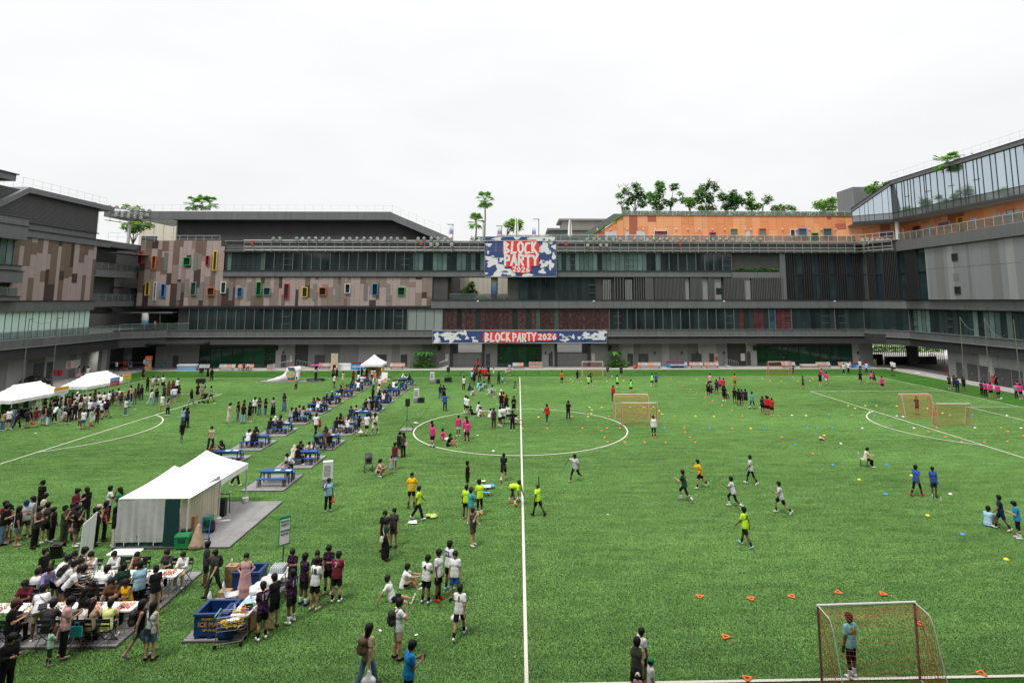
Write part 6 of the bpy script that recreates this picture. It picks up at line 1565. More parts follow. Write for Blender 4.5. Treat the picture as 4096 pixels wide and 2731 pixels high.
crowd('R2','on the right turf','''
90 715 ru -80 tee:lg sho:k s sock=k shoe=w
1345 555 wa 70 tee:b leg:k s shoe=r skin=d
1510 560 st 190 tee:b sho:n s shoe=k skin=d
2155 870 wa -60 tee:n sho:n s sock=k shoe=w skin=d
2310 950 hp -60 tee:az leg:k s sock=w shoe=w
2040 815 s2 60 tee:lb sho:k s skin=d
''')
crowd('Q4','near the stage tent','''
705 570 wa 90 tee:k tro:k s
1795 865 ph 150 tee:lb tro:k s skin=d
''')
WS='left of centre circle'
crowd('S2','by the centre circle','''
215 630 st 10 tee:w tro:k s skin=d
385 440 st 10 tee:r sho:k s sock=w
415 460 st 20 tee:ch sho:k s
465 500 hi 190 tee:k tro:k l
440 320 st 20 tee:r tro:k l
490 450 st 10 tee:r sho:k s
530 470 st 20 tee:r sho:k s
565 475 st -20 tee:r sho:k s
600 400 st 180 tee:n sho:k s
612 550 st 200 tee:k tro:k p
685 405 wa -40 tee:cr ski:cr l h=1.2
880 390 st 190 tee:cr ski:cr p h=1.2
935 395 st 190 tee:li ski:p p
762 545 st 30 tee:dg tro:k s skin=d
820 545 st 170 tee:lb sho:k s h=1.1
345 520 st 30 tee:tq sho:k s skin=d
375 560 st 10 tee:k sho:k s skin=d
325 630 s2 60 tee:n sho:k s skin=d
465 585 s2 60 tee:tq sho:k s skin=d
495 640 s2 80 tee:tq sho:k s skin=d
555 600 s2 90 tee:tq sho:k s skin=d
375 710 s2 90 tee:lg sho:k s skin=m
1020 625 sq 100 tee:gr sho:k s skin=m
245 985 cr 20 tee:w sho:k s sock=w
270 1000 hp 20 tee:w sho:k s skin=m
400 1005 s1 60 tee:k sho:k s skin=d
470 950 s2 70 tee:w sho:k s
500 1035 s2 80 tee:w sho:k s num=11 numc=r
650 1050 s2 40 tee:w sho:k s num=52 numc=r where=left_of_the_charcoal_figure
685 1230 st 190 tee:ch tro:ch s skin=d shoe=r
780 1200 cr 60 tee:w sho:k s sock=w skin=d
835 1180 cr 200 tee:w sho:k s sock=k
910 1145 hp 190 tee:w sho:k s sock=w skin=d
980 1265 hp 180 tee:k tro:k cap hatc=k shoe=w skin=d
1000 1010 cr 190 long:k sho:k cap hatc=k
1060 1165 s2 90 tee:lg sho:k s
800 900 st 20 tee:w tro:w cap hatc=w skin=e
838 930 st 20 tee:o tro:k s
885 970 bk 10 tee:k sho:k s skin=d
805 950 st 0 tee:k tro:k s
130 1345 st 170 tee:mg sho:w s skin=d
255 1400 st 190 tee:mg sho:w s skin=d
265 1450 hi 190 tee:mg sho:k s sock=k skin=d
''','people around the centre circle')
crowd('F2','on the circle edge','''
1610 1315 st 60 tee:mg sho:k s sock=w
1618 1350 st 20 tee:mg sho:k s sock=w
1775 1285 s1 100 tee:mg sho:w s
1800 1340 s2 100 tee:k sho:k s num=6
1692 915 bk 180 tee:n tro:de s skin=d
1735 1018 pt 20 tee:b tro:n s skin=d shoe=k
1725 930 hp 200 tee:k sho:k s
''')
crowd('F3','in the far half','''
458 772 dr 170 tee:o sho:k cap hatc=k sock=k
603 760 wa -30 tee:k sho:k l
705 812 wa -20 tee:w sho:k s num=3 bib=ng
718 798 wa 60 tee:k sho:k s
968 812 st 10 tee:k sho:k s sock=w num=8 bib=ng
1093 860 st 10 tee:k sho:k s num=2 bib=ng
1287 798 wa 20 tee:k sho:k s sock=w bib=ng
1325 795 st 190 tee:b sho:n s
878 712 st 180 tee:ch sho:g s
1003 708 st 190 tee:ch sho:k s sock=w
930 930 st 20 tee:r tro:k s skin=d
323 1138 wa -20 tee:r tro:ol s skin=d shoe=w
517 1103 ph 20 tee:k tro:n cap hatc=k
1303 1265 st 180 long:w leg:k s shoe=o glove=t skin=m
1822 800 st 200 tee:p sho:k s
1805 890 st 10 tee:k sho:k s num=8 skin=d
1840 850 s2 60 tee:k sho:k s
1882 865 st 10 tee:n leg:k s
1912 835 st 20 tee:mg sho:k s
1945 850 hp 30 tee:r sho:k s
1950 935 st 20 tee:k sho:k s sock=w
1972 905 s2 60 tee:k sho:k s
2048 800 bk 0 tee:o leg:k s
2046 950 st 20 tee:k leg:k s
2085 970 bk 10 tee:k sho:k s skin=d
2113 965 st 10 tee:ch leg:k s
2148 972 st 20 tee:n sho:k s
2205 1000 wa 60 tee:t leg:k s sock=w skin=d
2305 1040 st 10 tee:n sho:k s
2342 1050 bk 10 tee:r sho:k s
''')
crowd('F4','in the far right corner','''
5 1050 st 20 tee:r sho:k s
40 1062 bk 10 tee:r sho:k s shoe=w
328 820 wb -60 tee:k sho:k s shoe=y
497 745 st 30 tee:mg sho:w s
483 788 st 10 tee:k sho:k s num=33 shoe=w
543 780 wa 10 tee:mg sho:w s
235 708 st -60 tee:dg sho:dg s
695 685 wa 160 tee:w tro:k s
740 672 wa 200 tee:w tro:k s
848 652 st 190 tee:w tro:k s
905 675 wa 160 tee:w tro:n s
1140 660 st 190 tee:w tro:k s
1163 665 st 200 tee:w sho:k s
852 775 wa 40 tee:k sho:k s sock=k
945 765 ru 80 tee:mg sho:k s
990 772 ru -60 tee:k sho:k s
1053 833 st 10 tee:mg sho:k s num=22
1372 1050 st 190 tee:ch sho:k s num=30 hairc=1 where=inside_the_right_small_goal
1668 815 st 190 tee:ch sho:k s
1715 812 st 10 tee:ch tro:k s
1742 848 st 30 long:n tro:n s
1800 838 st 190 tee:k sho:k s shoe=r
1968 880 st 10 tee:ch tro:k s
2003 890 bk 10 tee:mg tro:k s
2052 898 st 20 tee:mg sho:k s
2118 912 st 190 tee:mg sho:k s
2100 820 dr 200 tee:k sho:k s
2282 900 st 190 tee:g tro:k s
2300 870 st 10 tee:mg sho:k s
2325 910 bk 10 tee:mg sho:k s
''')
m_bluep=mat('blue_powder_coat',(.012,.075,.27),.4,var=.08);m_navyleg=mat('navy_leg',(.012,.016,.035),.5)
m_deck=mat('grey_deck_tile',(.25,.245,.24),.8,var=.09,noise=(6,.12));m_deckb=mat('brown_deck_tile',(.28,.23,.185),.8,var=.09,noise=(6,.12));m_decke=mat('deck_edge',(.055,.05,.048),.8)
def deck(x0,x1,y0,y1,label,m=m_deck,tile=.61,group=None,name='floor_mat'):
 r=empty(name,((x0+x1)/2,(y0+y1)/2,0),label=label,cat='floor mat',group=group);W,H_=x1-x0,y1-y0
 b=MB();b.box(-W/2-.03,W/2+.03,-H_/2-.03,H_/2+.03,.0,.055);b.build('edge',m_decke,r)
 nx,ny=max(1,round(W/tile)),max(1,round(H_/tile));tx,ty=W/nx,H_/ny
 t=MB();k=4
 for i in range(k):t.box(-tx/2+.004,tx/2-.004,-ty/2+.004+i*ty/k,-ty/2+(i+1)*ty/k-.012,0,.022)
 me=t.mesh('tile',[m])
 for i in range(nx):
  for j in range(ny):o=link('tile',me,r);o.location=(-W/2+(i+.5)*tx,-H_/2+(j+.5)*ty,.055)
 return r
DZ=.077
tb=empty('picnic_table',label='x',cat='table',group='blue tables on the deck mats')
q=MB();q.box(-.93,.93,-.31,.31,.70,.75);q.build('table_top',m_bluep,tb);q=MB();q.box(-.86,.86,-.25,.25,.64,.70);q.build('apron',m_navyleg,tb)
for x in(-.84,.84):
 for y in(-.24,.24):q=MB();q.box(x-.028,x+.028,y-.028,y+.028,0,.64);q.build('leg',m_navyleg,tb)
freeze(tb)
bch=empty('bench',label='x',cat='bench',group='blue benches at the tables')
q=MB();q.box(-.88,.88,-.15,.15,.41,.45);q.build('seat',m_bluep,bch)
for x in(-.8,-.68,.68,.8):
 for y in(-.1,.1):q=MB();q.box(x-.018,x+.018,y-.018,y+.018,0,.41);q.build('leg',m_navyleg,bch)
freeze(bch)
used=[0,0]
def cp(proto,i,loc,label,rz=0.):
 o=proto if not used[i]else copy_tree(proto);used[i]+=1;o.location=loc;o['label']=label;o.rotation_euler=(0,0,rz);return o
WHAT={}
TABLES=[]
for side,X1,ys in(('left',-19.0,(41.75,46.4,51.05,55.8,60.45,64.95,69.6,74.2,78.7)),('right',-13.65,(36.85,41.55,46.4,51.2,56.3,60.7,65.4,70.0,74.5,79.2))):
 for i,y in enumerate(ys):
  n=ORD[i]+' from the front in the '+side+' table row'
  deck(X1-2.43,X1,y,y+3.22,'square grey deck mat '+n,m_deckb if(side=='left' and i in(5,6,7))or(side=='right' and i==7)else m_deck,group='deck mats under the tables')
  cx,cy=X1-.98,y+1.42
  cp(tb,0,(cx,cy,DZ),'blue table '+n);cp(bch,1,(cx,cy-.72,DZ),'blue near side bench '+n);cp(bch,1,(cx,cy+.72,DZ),'blue far side bench '+n)
  TABLES.append((side,i,cx,cy))
m_paper=mat('white_paper',(.74,.74,.73),.6);m_bag=mat('kraft_paper',(.42,.25,.12),.8);m_plast=mat('white_plastic_bag',(.70,.70,.70),.35)
TN={}
def sit(side,i,seats):
 """seats: (bench n/f, slot -1..1, turned in?, top, bottom, hair, skin)"""
 for(sd,i_,cx,cy)in TABLES:
  if(sd,i_)!=(side,i):continue
  for t in seats.split(';'):
   b_,sl,top,bot,hair=t.split()[:5];rest=dict(z.split('=')for z in t.split()[5:])
   near=b_ in 'nN';y=cy+(-.72 if near else .72);face=0 if near else 180
   if b_ in 'NF':face=(90 if float(sl)<0 else-90)
   person((cx+float(sl)*.62,y+(-.06 if near else .06)*(-1),DZ),'ce' if b_ in 'nf' else 'cs',face+prand.uniform(-14,14),top,bot,hair,'%s row table %s'%(side,('one','two','three','four','five','six','seven','eight','nine','ten')[i]),'people seated at the blue tables',**rest)
sit('left',0,'n -1.3 tank:br tro:k l;f -.9 tee:k tro:k l')
sit('left',1,'n -.5 tee:w tro:k p;n .1 tank:k tro:k l;f -.3 tee:k tro:k l')
sit('left',2,'n -1 tee:k tro:g s;n .3 tee:k tro:k s;f -.2 tank:p tro:k l;f -1 tee:w sho:k cap hatc=w')
sit('left',3,'n -1 tank:g tro:k l;n -.4 tank:k tro:k l;n .6 tee:g tro:lb s;f -.4 tank:ly tro:k s;f .2 tee:k tro:k l;f 1 tee:w tro:k l')
sit('left',4,'n .4 tee:w tro:k s num=99 numc=b;f -.8 tank:k tro:k l;f -.2 tank:o tro:k l;f .8 tee:m tro:k l')
sit('left',5,'N -.5 tee:k tro:k cap hatc=g;N .5 tee:n sho:n cap hatc=lb;f 1 tee:w tro:k l')
sit('left',6,'n -.3 tee:k tro:k s;f -.8 tank:br tro:k l;f .2 tank:o tro:k l')
sit('left',7,'n .9 tee:w tro:k s;n -.4 tee:n tro:k l;f .3 tee:w tro:k s')
sit('left',8,'f -.3 tee:w tro:k s;f .5 tee:r tro:k l;n -.7 tee:n tro:k s')
sit('right',1,'N -.4 long:k tro:k s;n -.85 long:cr lsk:cr hij hatc=cr;f .3 tee:cr tro:k s;f -.7 tee:k tro:k s')
sit('right',2,'n .2 tank:br tro:k l;f -.4 tee:br tro:k l')
sit('right',3,'n -.8 tee:k tro:de l;n .6 tank:w ski:w l;f -.6 tank:br tro:k l;f .3 tank:p tro:k l;N -.1 tank:k sho:w l')
sit('right',4,'f -.9 tee:p tro:k l;n -1.2 tee:n tro:be s')
sit('right',5,'n -.7 tee:k tro:ol s;n .9 tee:k tro:k l;f -.6 tee:w tro:k s')
sit('right',6,'n .4 tee:cr tro:k l;n .9 tee:n tro:g s;f .3 tee:k tro:k l;f -.8 tank:k tro:k l')
sit('right',7,'f .6 tee:w tro:k l;f -.5 tee:k tro:k s')
sit('right',8,'n .1 tee:gr tro:br l;n .6 tee:dg tro:k s;f -.9 tee:w tro:k s;f -.3 tee:w tro:k s;n -.9 tee:w tro:ch s')
sit('right',9,'n .8 tee:k ski:w l;f -.8 tee:w tro:k cap hatc=w;f -.2 tee:w tro:k s;f .6 tee:k tro:k l')
crowd('Q4','hugging a child','''
1350 470 le 210 tee:w tro:n s
1290 475 hp 90 tank:cr sho:p p h=1.0
''')
crowd('S3','beside right row tables','''
735 1035 wa -40 tee:k sho:k s
240 1315 hp 190 tank:k sho:w l shoe=w
''')
def sheetpaper(x,y,z,w,d,label,rz=0.,m=m_paper,name='paper_sheet',cat='paper',group=None):
 b=MB();b.box(-w/2,w/2,-d/2,d/2,0,.006);o=b.build(name,m,label=label,cat=cat,group=group);o.location=(x,y,z);o.rotation_euler=(0,0,rz);return o
for sd,i,sl,yy,rz in(('right',0,.05,.02,.1),('right',0,.72,-.05,-.1),('left',0,.1,0,.1),('left',0,.6,.05,0),('left',2,.55,.05,.1),('right',3,.5,0,0),('right',2,.4,.05,.2),('right',4,-.3,0,.1),('right',4,.5,0,-.1),('left',4,.3,.1,0)):
 cx,cy=[(a,b_)for s_,k,a,b_ in TABLES if(s_,k)==(sd,i)][0]
 sheetpaper(cx+sl,cy+yy,DZ+.752,.34,.24,'white paper menu sheet lying on %s row table number %s, %s'%(sd,('one','two','three','four','five')[i],'left end' if sl<.35 else 'right end'),rz,group='paper sheets on the tables')
def paper_bag(p,label,m=m_bag,w=.3,h=.34,d=.16,rz=0.,name='paper_bag',cat='bag'):
 r=empty(name,p,rz,label=label,cat=cat);b=MB();b.hexa([(-w/2,-d/2,0),(w/2,-d/2,0),(w/2,d/2,0),(-w/2,d/2,0),(-w/2*.95,-d*.3,h),(w/2*.95,-d*.3,h),(w/2*.95,d*.3,h),(-w/2*.95,d*.3,h)]);b.build('bag_body',m,r)
 for s in(-1,1):q=MB();q.path([(-.07,s*d*.3,h),(-.05,s*d*.3,h+.12),(.05,s*d*.3,h+.12),(.07,s*d*.3,h)],.008,4);q.build('handle',m,r)
 return r
paper_bag((-14.2,46.6,.5),'brown paper bag hanging at the pushchairs of the right row');paper_bag((-14.75,61.3,DZ+.45),'brown paper bag on the bench of right row table six')
m_bk={k:mat('bag_'+FAB[k][0].replace(' ','_'),FAB[k][1],.7,noise=(9,.15))for k in('k','m','br','ch','r','w','p','be','n','g','cr')}
def backpack(pr,k,label):
 J=joints(PEOPLE_POSE(pr));M_=Matrix.Translation(pr.location)@Matrix.Rotation(pr.rotation_euler.z,4,'Z')@Matrix.Diagonal((*pr.scale,1))
 r=empty('backpack',label=label,cat='backpack',group='backpacks worn by visitors');r.matrix_world=M_
 c=J['che']-J['f']*.235-J['u']*.05;u_,f_=J['u'],J['f']
 V,F=nets(field([(c-u_*.13-ex*.07,c-u_*.13+ex*.07,.1,.1),(c+u_*.1-ex*.05,c+u_*.1+ex*.05,.1,.1),(c-u_*.1,c+u_*.08,.12,.11)],.06),*[x for x in bounds([(c-u_*.13-ex*.07,c+u_*.1+ex*.07,.14,.14)])],.024);o=link('pack',np_mesh('pack',V,F),r);o.data.materials.append(m_bk[k])
 q=MB();a=c-f_*.1-u_*.12;q.hexa([a-ex*.1,a+ex*.1,a+ex*.1-f_*.03,a-ex*.1-f_*.03,a-ex*.1+u_*.14,a+ex*.1+u_*.14,a+ex*.1+u_*.14-f_*.02,a-ex*.1+u_*.14-f_*.02]);q.build('pocket',m_bk[k],r)
 for s in(-1,1):q=MB();q.path([c+u_*.14+ex*s*.09+f_*.05,J['neck']-u_*.0+ex*s*.095-f_*.02,J['neck']-u_*.06+ex*s*.1+f_*.12,J['che']-u_*.1+ex*s*.14+f_*.12],.018,4);q.build('strap',m_bk[k],r)
PP={}
def PEOPLE_POSE(r):
 if not PP:
  for a,d in PEOPLE:PP[a]=d['pose']
 return PP[r]
def near(fr,x,y):
 p=at(fr,x,y);return min(PEOPLE,key=lambda q:(q[1]['loc']-p).length)[0]
for fr,x,y,k,t in(('S1',420,1065,'k','in charcoal at the market'),('S1',1075,995,'k','in black at the market'),('S1',1375,815,'be','in white deep in the market crowd'),('S1',1655,925,'k','with long hair at the market edge'),('S1',1840,712,'m','in white beside the second tent'),('S1',1750,712,'n','in a brown vest at the second tent'),('S1',1890,765,'ch','with long brown hair near the market'),('F1',1440,825,'m','in white left of the halfway lines'),('F1',1196,648,'n','at the dark entrance'),('F1',1858,897,'k','beside the distant pushchair'),('F2',1692,915,'dk','near the circle'),('Q3',440,580,'k','with thinning hair by the chess mats'),('Q3',2170,1660,'br','at the bottom edge with long hair'),('Q6',535,1300,'k','on the phone in khaki shorts'),('Q2',690,720,'k','leaning over the chess game'),('Q2',1550,1290,'k','in the black vest near the chess mats')):
 backpack(near(fr,x,y),'k' if k=='dk' else k,('brown' if k=='br' else 'maroon' if k=='m' else 'navy' if k=='n' else 'beige' if k=='be' else 'charcoal' if k=='ch' else 'black')+' backpack worn by person '+t)
def sling(pr,k,label,side=1,lo=-.05):
 J=joints(PEOPLE_POSE(pr));M_=Matrix.Translation(pr.location)@Matrix.Rotation(pr.rotation_euler.z,4,'Z')@Matrix.Diagonal((*pr.scale,1))
 r=empty('shoulder_bag',label=label,cat='bag',group='shoulder bags worn by visitors');r.matrix_world=M_
 c=J['pel']+J['u']*(.06+lo)+ex*side*.1-J['f']*.2
 q=MB();u_,f_=J['u'],J['f'];q.hexa([c-ex*.13-u_*.1,c+ex*.13-u_*.1,c+ex*.13-u_*.1-f_*.09,c-ex*.13-u_*.1-f_*.09,c-ex*.12+u_*.08,c+ex*.12+u_*.08,c+ex*.12+u_*.08-f_*.06,c-ex*.12+u_*.08-f_*.06]);q.build('bag_body',m_bk[k],r)
 q=MB();q.path([c+ex*.11*side+u_*.08,J['wai']+ex*side*.15-f_*.13,J['che']-f_*.15,J['neck']-ex*side*.1-u_*.02-f_*.06,J['neck']-ex*side*.1-u_*.03+f_*.06],.014,4);q.build('strap',m_bk[k],r)
for fr,x,y,k,t in(('Q5',1805,515,'k','black sling bag on the person in black by the halfway line'),('Q5',410,1440,'cr','cream shoulder bag on the person in dark green'),('F2',1352,1442,'p','pale pink handbag on the person in olive'),('F2',1088,1238,'k','black handbag on the walker in the cream dress'),('Q2',420,1080,'k','large black sling bag on the person leaning at the board'),('Q2',1700,1310,'k','black pouch bag on the grey vest near the mats'),('R3',735,1640,'k','black sling bag on the olive vest at the bottom edge'),('S1',760,1030,'k','black waist bag on the market visitor in light jeans'),('Q1',185,1270,'g','grey shoulder bag on the queue visitor in denim shorts'),('Q2',700,1285,'br','brown shoulder strap bag on the pink shirt')):
 sling(near(fr,x,y),k,t)
def held_bag(pr,m,label,hand='l',w=.3,h=.4,sock=None,name='carrier_bag'):
 J=joints(PEOPLE_POSE(pr));M_=Matrix.Translation(pr.location)@Matrix.Rotation(pr.rotation_euler.z,4,'Z')@Matrix.Diagonal((*pr.scale,1))
 p=M_@Vector(J['wr'+hand]+J['hn'+hand]*.1);r=empty(name,(p.x,p.y,max(p.z-h-.1,.05)),label=label,cat='bag',group='bags carried in the hand')
 V,F=nets(field([(np.array([-w*.3,0,h*.25]),np.array([w*.3,0,h*.25]),h*.26,h*.26),(np.array([0,0,h*.3]),np.array([0,0,h*.85]),h*.24,.05)],.08),np.array([-w,-.25,-.02]),np.array([w,.25,h+.05]),.03);o=link('bag_body',np_mesh('bag_body',V,F),r);o.data.materials.append(m)
 q=MB();q.path([(-.05,0,h*.85),(-.03,0,h+.1),(.03,0,h+.1),(.05,0,h*.85)],.012,4);q.build('handle',m,r)
m_redbag=mat('red_plastic_bag',(.65,.05,.03),.35)
for fr,x,y,m,t,hd in(('S1',550,1055,m_redbag,'red plastic bag held by the market visitor in maroon','l'),('Q1',525,1235,m_bag,'brown paper carrier held by the person in charcoal vest','r'),('Q1',725,1245,mat('patterned_plastic_bag',(.6,.25,.18),.4,noise=(6,.7)),'white red and yellow plastic bag held in the queue','l'),('F2',942,1250,m_plast,'white carrier bag held by the walker in black','r'),('Q4',1795,865,m_redbag,'small red bag held by the person with hand at ear','l'),('Q3',2170,1660,m_plast,'white and yellow carrier bag at the bottom edge','r'),('Q6',1240,1060,m_plast,'white plastic bag held by player number 1','l'),('F1',1310,738,m_bag,'tan handbag held by the walker near the entrance','l')):
 held_bag(near(fr,x,y),m,t,hd,.26 if 'small' in t else .32,.22 if 'small' in t else .42)
m_tent=mat('white_tent_fabric',(.80,.80,.79),.7,noise=(1.6,.06),bump=.4);m_pole=mat('tent_pole',(.62,.61,.58),.4,metal=.2)
def canopy(r,W,Dp,z0,zp,ridge=0.,val=.28,sag=.10,n=12):
 """pyramid or hipped canopy, softly sagging; local origin at the centre on the ground"""
 b=MB();k=0;N=2*n
 def hgt(x,y):
  ax_=max(0,abs(x)-ridge/2)/(W/2-ridge/2);ay=abs(y)/(Dp/2);t=max(ax_,ay);return z0+(zp-z0)*(1-t)-(sag*math.sin(math.pi*t))*(1-.5*min(ax_,ay))
 for j in range(N+1):
  for i in range(N+1):x,y=-W/2+W*i/N,-Dp/2+Dp*j/N;b.v.append((x,y,hgt(x,y)))
 for j in range(N):
  for i in range(N):q=j*(N+1)+i;b.f.append((q,q+1,q+N+2,q+N+1));b.m.append(0)
 b.build('canopy',m_tent,r,smooth=True)
 for(x0,y0,x1,y1)in((-W/2,-Dp/2,W/2,-Dp/2),(W/2,-Dp/2,W/2,Dp/2),(W/2,Dp/2,-W/2,Dp/2),(-W/2,Dp/2,-W/2,-Dp/2)):
  b=MB();S=24
  for i in range(S+1):
   t=i/S;x,y=x0+(x1-x0)*t,y0+(y1-y0)*t;w=.02*math.sin(t*40);nx,ny=(y1-y0)/10,-(x1-x0)/10
   b.v+=[(x,y,z0),(x+nx*w,y+ny*w,z0-val-.03*abs(math.sin(t*math.pi*4)))]
  for i in range(S):b.f.append((2*i,2*i+1,2*i+3,2*i+2));b.m.append(0)
  b.build('valance',m_tent,r)
def tent(name,p,rz,W,Dp,z0,zp,ridge,label,poles=None,cat='tent'):
 r=empty(name,p,rz,label=label,cat=cat);canopy(r,W,Dp,z0,zp,ridge)
 for x in([-W/2,W/2]if not ridge else[-W/2,0,W/2]):
  for y in(-Dp/2,Dp/2):
   q=MB();q.box(x*.98-.025,x*.98+.025,y*.98-.025,y*.98+.025,0,z0);q.build('pole',m_pole,r)
 return r
TA=[G(0,1440+630/3.92,2.1),G(1050/3.92,1440+470/3.92,2.1)]
d=TA[1]-TA[0]
def mtent(pl,pr,w,dp,label):
 """front eave from pl to pr (points at eave height); the tent runs back from it"""
 a=math.atan2(pr.y-pl.y,pr.x-pl.x);dx=Vector((math.cos(a),math.sin(a),0));nb=Vector((-dx.y,dx.x,0));c=pr-dx*w/2+nb*dp/2
 return tent('market_tent',(c.x,c.y,0),a,w,dp,2.1,3.25,w-dp,label),a,dx,nb
pr1=G(1050/3.92,1440+520/3.92,1.85);pl1=G(270/3.92,1440+665/3.92,1.85)
t1,a1_,dx1,nb1=mtent(pl1,pr1,6.0,3.0,'white market tent at the left edge with a yellow sign')
pr2=G(2030/3.92,1440+335/3.92,1.85);pl2=G(1450/3.92,1440+440/3.92,1.85)
t2,a2_,dx2,nb2=mtent(pl2,pr2,6.0,3.0,'white market tent with blue red and green signs')
def sign_board(p0,dx,w,h,z,parts,label,txt=()):
 """flat board hung on the eave; parts: (z0, z1 fraction, material)"""
 a=math.atan2(dx.y,dx.x);r=empty('banner_sign',(p0.x,p0.y,z),a,label=label,cat='sign',group='stall signs')
 blk('board',m_white,(w/2,0,h/2),(w,.03,h),r)
 for f0,f1,m in parts:blk('panel',m,(w/2,-.02,h*(f0+f1)/2),(w,.012,h*(f1-f0)),r)
 for x,zz,s,m,words in txt:
  b=MB();rq=random.Random(int(x*100));q=x
  for n_ in words:
   for _ in range(n_):b.box(q,q+s*.16,-.036,-.03,zz,zz+s*rq.uniform(.7,1));b.box(q,q+s*.5,-.036,-.03,zz+s*rq.choice((0,.4,.8)),zz+s*rq.choice((.16,.55,.95))+.001);q+=s*.72
   q+=s*.5
  b.build('print_strokes',m,r,kind='stuff')
 return r
m_sy=mat('sign_yellow',(.85,.50,.03),.6);m_sb=mat('sign_blue',(.05,.22,.60),.6);m_sr=mat('sign_red',(.50,.03,.03),.6);m_sg=mat('sign_lime',(.38,.62,.12),.6,noise=(3,.4));m_so=mat('sign_ink_orange',(.75,.22,.03),.6);m_ink=mat('sign_ink_dark',(.03,.03,.03),.6)
pc=pr1-dx1*1.72-nb1*.12
sign_board(pc,dx1,1.72,.68,1.92,((.52,1,m_sy),),'yellow and white stall sign on the front of the left tent',((.12,.42,.17,m_so,(4,3)),(1.2,.47,.09,m_ink,(5,)),(.15,.14,.07,m_ink,(5,6,4,6,5))))
pc=pr2-dx2*3.05-nb2*.12
sign_board(pc,dx2,1.35,.85,1.75,((.5,1,m_sb),(0,.5,m_sr)),'blue and red stall sign hung on the second tent',((.1,.54,.16,m_white,(4,4)),(.1,.22,.08,m_white,(4,6,5)),(.1,.07,.06,m_white,(5,4,6)),(1.02,.46,.3,m_so,(1,))))
pc=pr2-dx2*1.25-nb2*.12
sign_board(pc,dx2,1.25,.75,1.95,((.52,1,m_sy),(0,.5,m_sg)),'yellow and lime stall sign at the second tent end',((.08,.5,.12,m_so,(4,4)),(.85,.58,.06,m_so,(4,)),(.5,.12,.18,m_so,(2,))))
pc=G(415/3.92,1440+640/3.92,1.6)-nb1*.05;r=empty('banner_sign',(pc.x,pc.y,1.62),a1_,label='cut out pink letters reading FAUR hanging from the left tent',cat='sign')
for i,ch in enumerate('FAUR'):me=text_mesh(ch,.5,.02);me.materials.append(mat('pink_cutout',(.65,.25,.25),.6));o=link('letter',me,r);o.location=(.12+i*.31,-.03,.12+.06*(i%2));o.rotation_euler=(math.pi/2,.1*(-1)**i,0)
m_gcloth=mat('green_cloth',(.01,.14,.05),.7);m_wood=mat('stall_wood',(.16,.08,.045),.7,noise=(5,.3))
c=pr1-dx1*2.7+nb1*2.6;o=blk('market_screen',m_gcloth,(c.x,c.y,1.15),(3.2,.05,1.9),rz=a1_);tag(o,'dark green cloth screen at the back of the left tent','screen')
def stall_table(p,a,w,label,top=None,skirt=None):
 r=empty('stall_table',p,a,label=label,cat='table',group='stall tables');blk('table_top',top or m_white,(0,0,.74),(w,.75,.04),r)
 if skirt:blk('cloth_skirt',skirt,(0,-.36,.36),(w-.02,.03,.7),r)
 for x in(-w/2+.1,w/2-.1):
  for y in(-.3,.3):q=MB();q.tube((x,y,0),(x,y,.72),.02,n=5);q.build('leg',m_steel,r)
 rr=random.Random(int(p[0]*10));
 return r
for k,(x,y,w,t,sk)in enumerate(((310,930,1.8,'dark skirted stall table at the left market edge',m_black),(600,930,1.8,'stall table with wares behind the market crowd',m_wood),(1000,880,1.8,'white stall table in the middle of the crowd',None),(1640,700,2.2,'stall table under the second tent',m_wood),(1830,640,1.4,'yellow fronted stall table at the second tent end',m_sy))):
 p=at('S1',x,y-30,0);stall_table((p.x,p.y,.03),a1_,w,t,skirt=sk)
for x,y,t in((260,880,'white menu placard standing on the left stall table'),(460,880,'pale placard leaning beside the vendor'),(675,850,'tall white menu board at the left tent pole'),(960,800,'white poster held above the middle of the crowd')):
 p=at('S1',x,y,0);o=blk('placard',m_not if 'menu' in t else m_white,(p.x,p.y,1.25),(.5,.03,.8),rz=a1_+.1);tag(o,t,'sign')
st=empty('stage_tent',label='large white stage tent with curtain walls left of the deck',cat='tent')
xa,xb,ya,yb2,zE,zP=-18.05,-14.95,28.95,34.85,2.12,3.2
for k,(y0,y1)in enumerate(((28.95,31.85),(31.9,34.85))):
 sub=MB();cx,cy=(xa+xb)/2+(0 if k else 0),(y0+y1)/2;W,Dp=xb-xa+.1,y1-y0;N=20
 for j in range(N+1):
  for i in range(N+1):
   x,y=-W/2+W*i/N,-Dp/2+Dp*j/N;t=max(abs(x)/(W/2),abs(y)/(Dp/2));mn=min(abs(x)/(W/2),abs(y)/(Dp/2));sub.v.append((cx+x,cy+y,zE+(zP-.02-zE)*(1-t)**1.0-.1*math.sin(math.pi*t)*(1-.5*mn)))
 for j in range(N):
  for i in range(N):q=j*(N+1)+i;sub.f.append((q,q+1,q+N+2,q+N+1));sub.m.append(0)
 sub.build('canopy',m_tent,st,smooth=True)
for(x0,y0,x1,y1)in((xb+.05,31.8,xb+.05,yb2),(xb+.05,yb2+.01,xa,yb2+.01),(xa-.05,yb2,xa-.05,ya)):
 b=MB();b.quad((x0,y0,zE+.01),(x1,y1,zE+.01),(x1,y1,zE-.28),(x0,y0,zE-.28));b.build('valance',m_tent,st)
for x,y in((xa,ya),(xb,ya),(xa,31.85),(xb,31.85),(xa,yb2),(xb,yb2)):q=MB();q.box(x-.025,x+.025,y-.025,y+.025,0,zE);q.build('pole',m_pole,st)
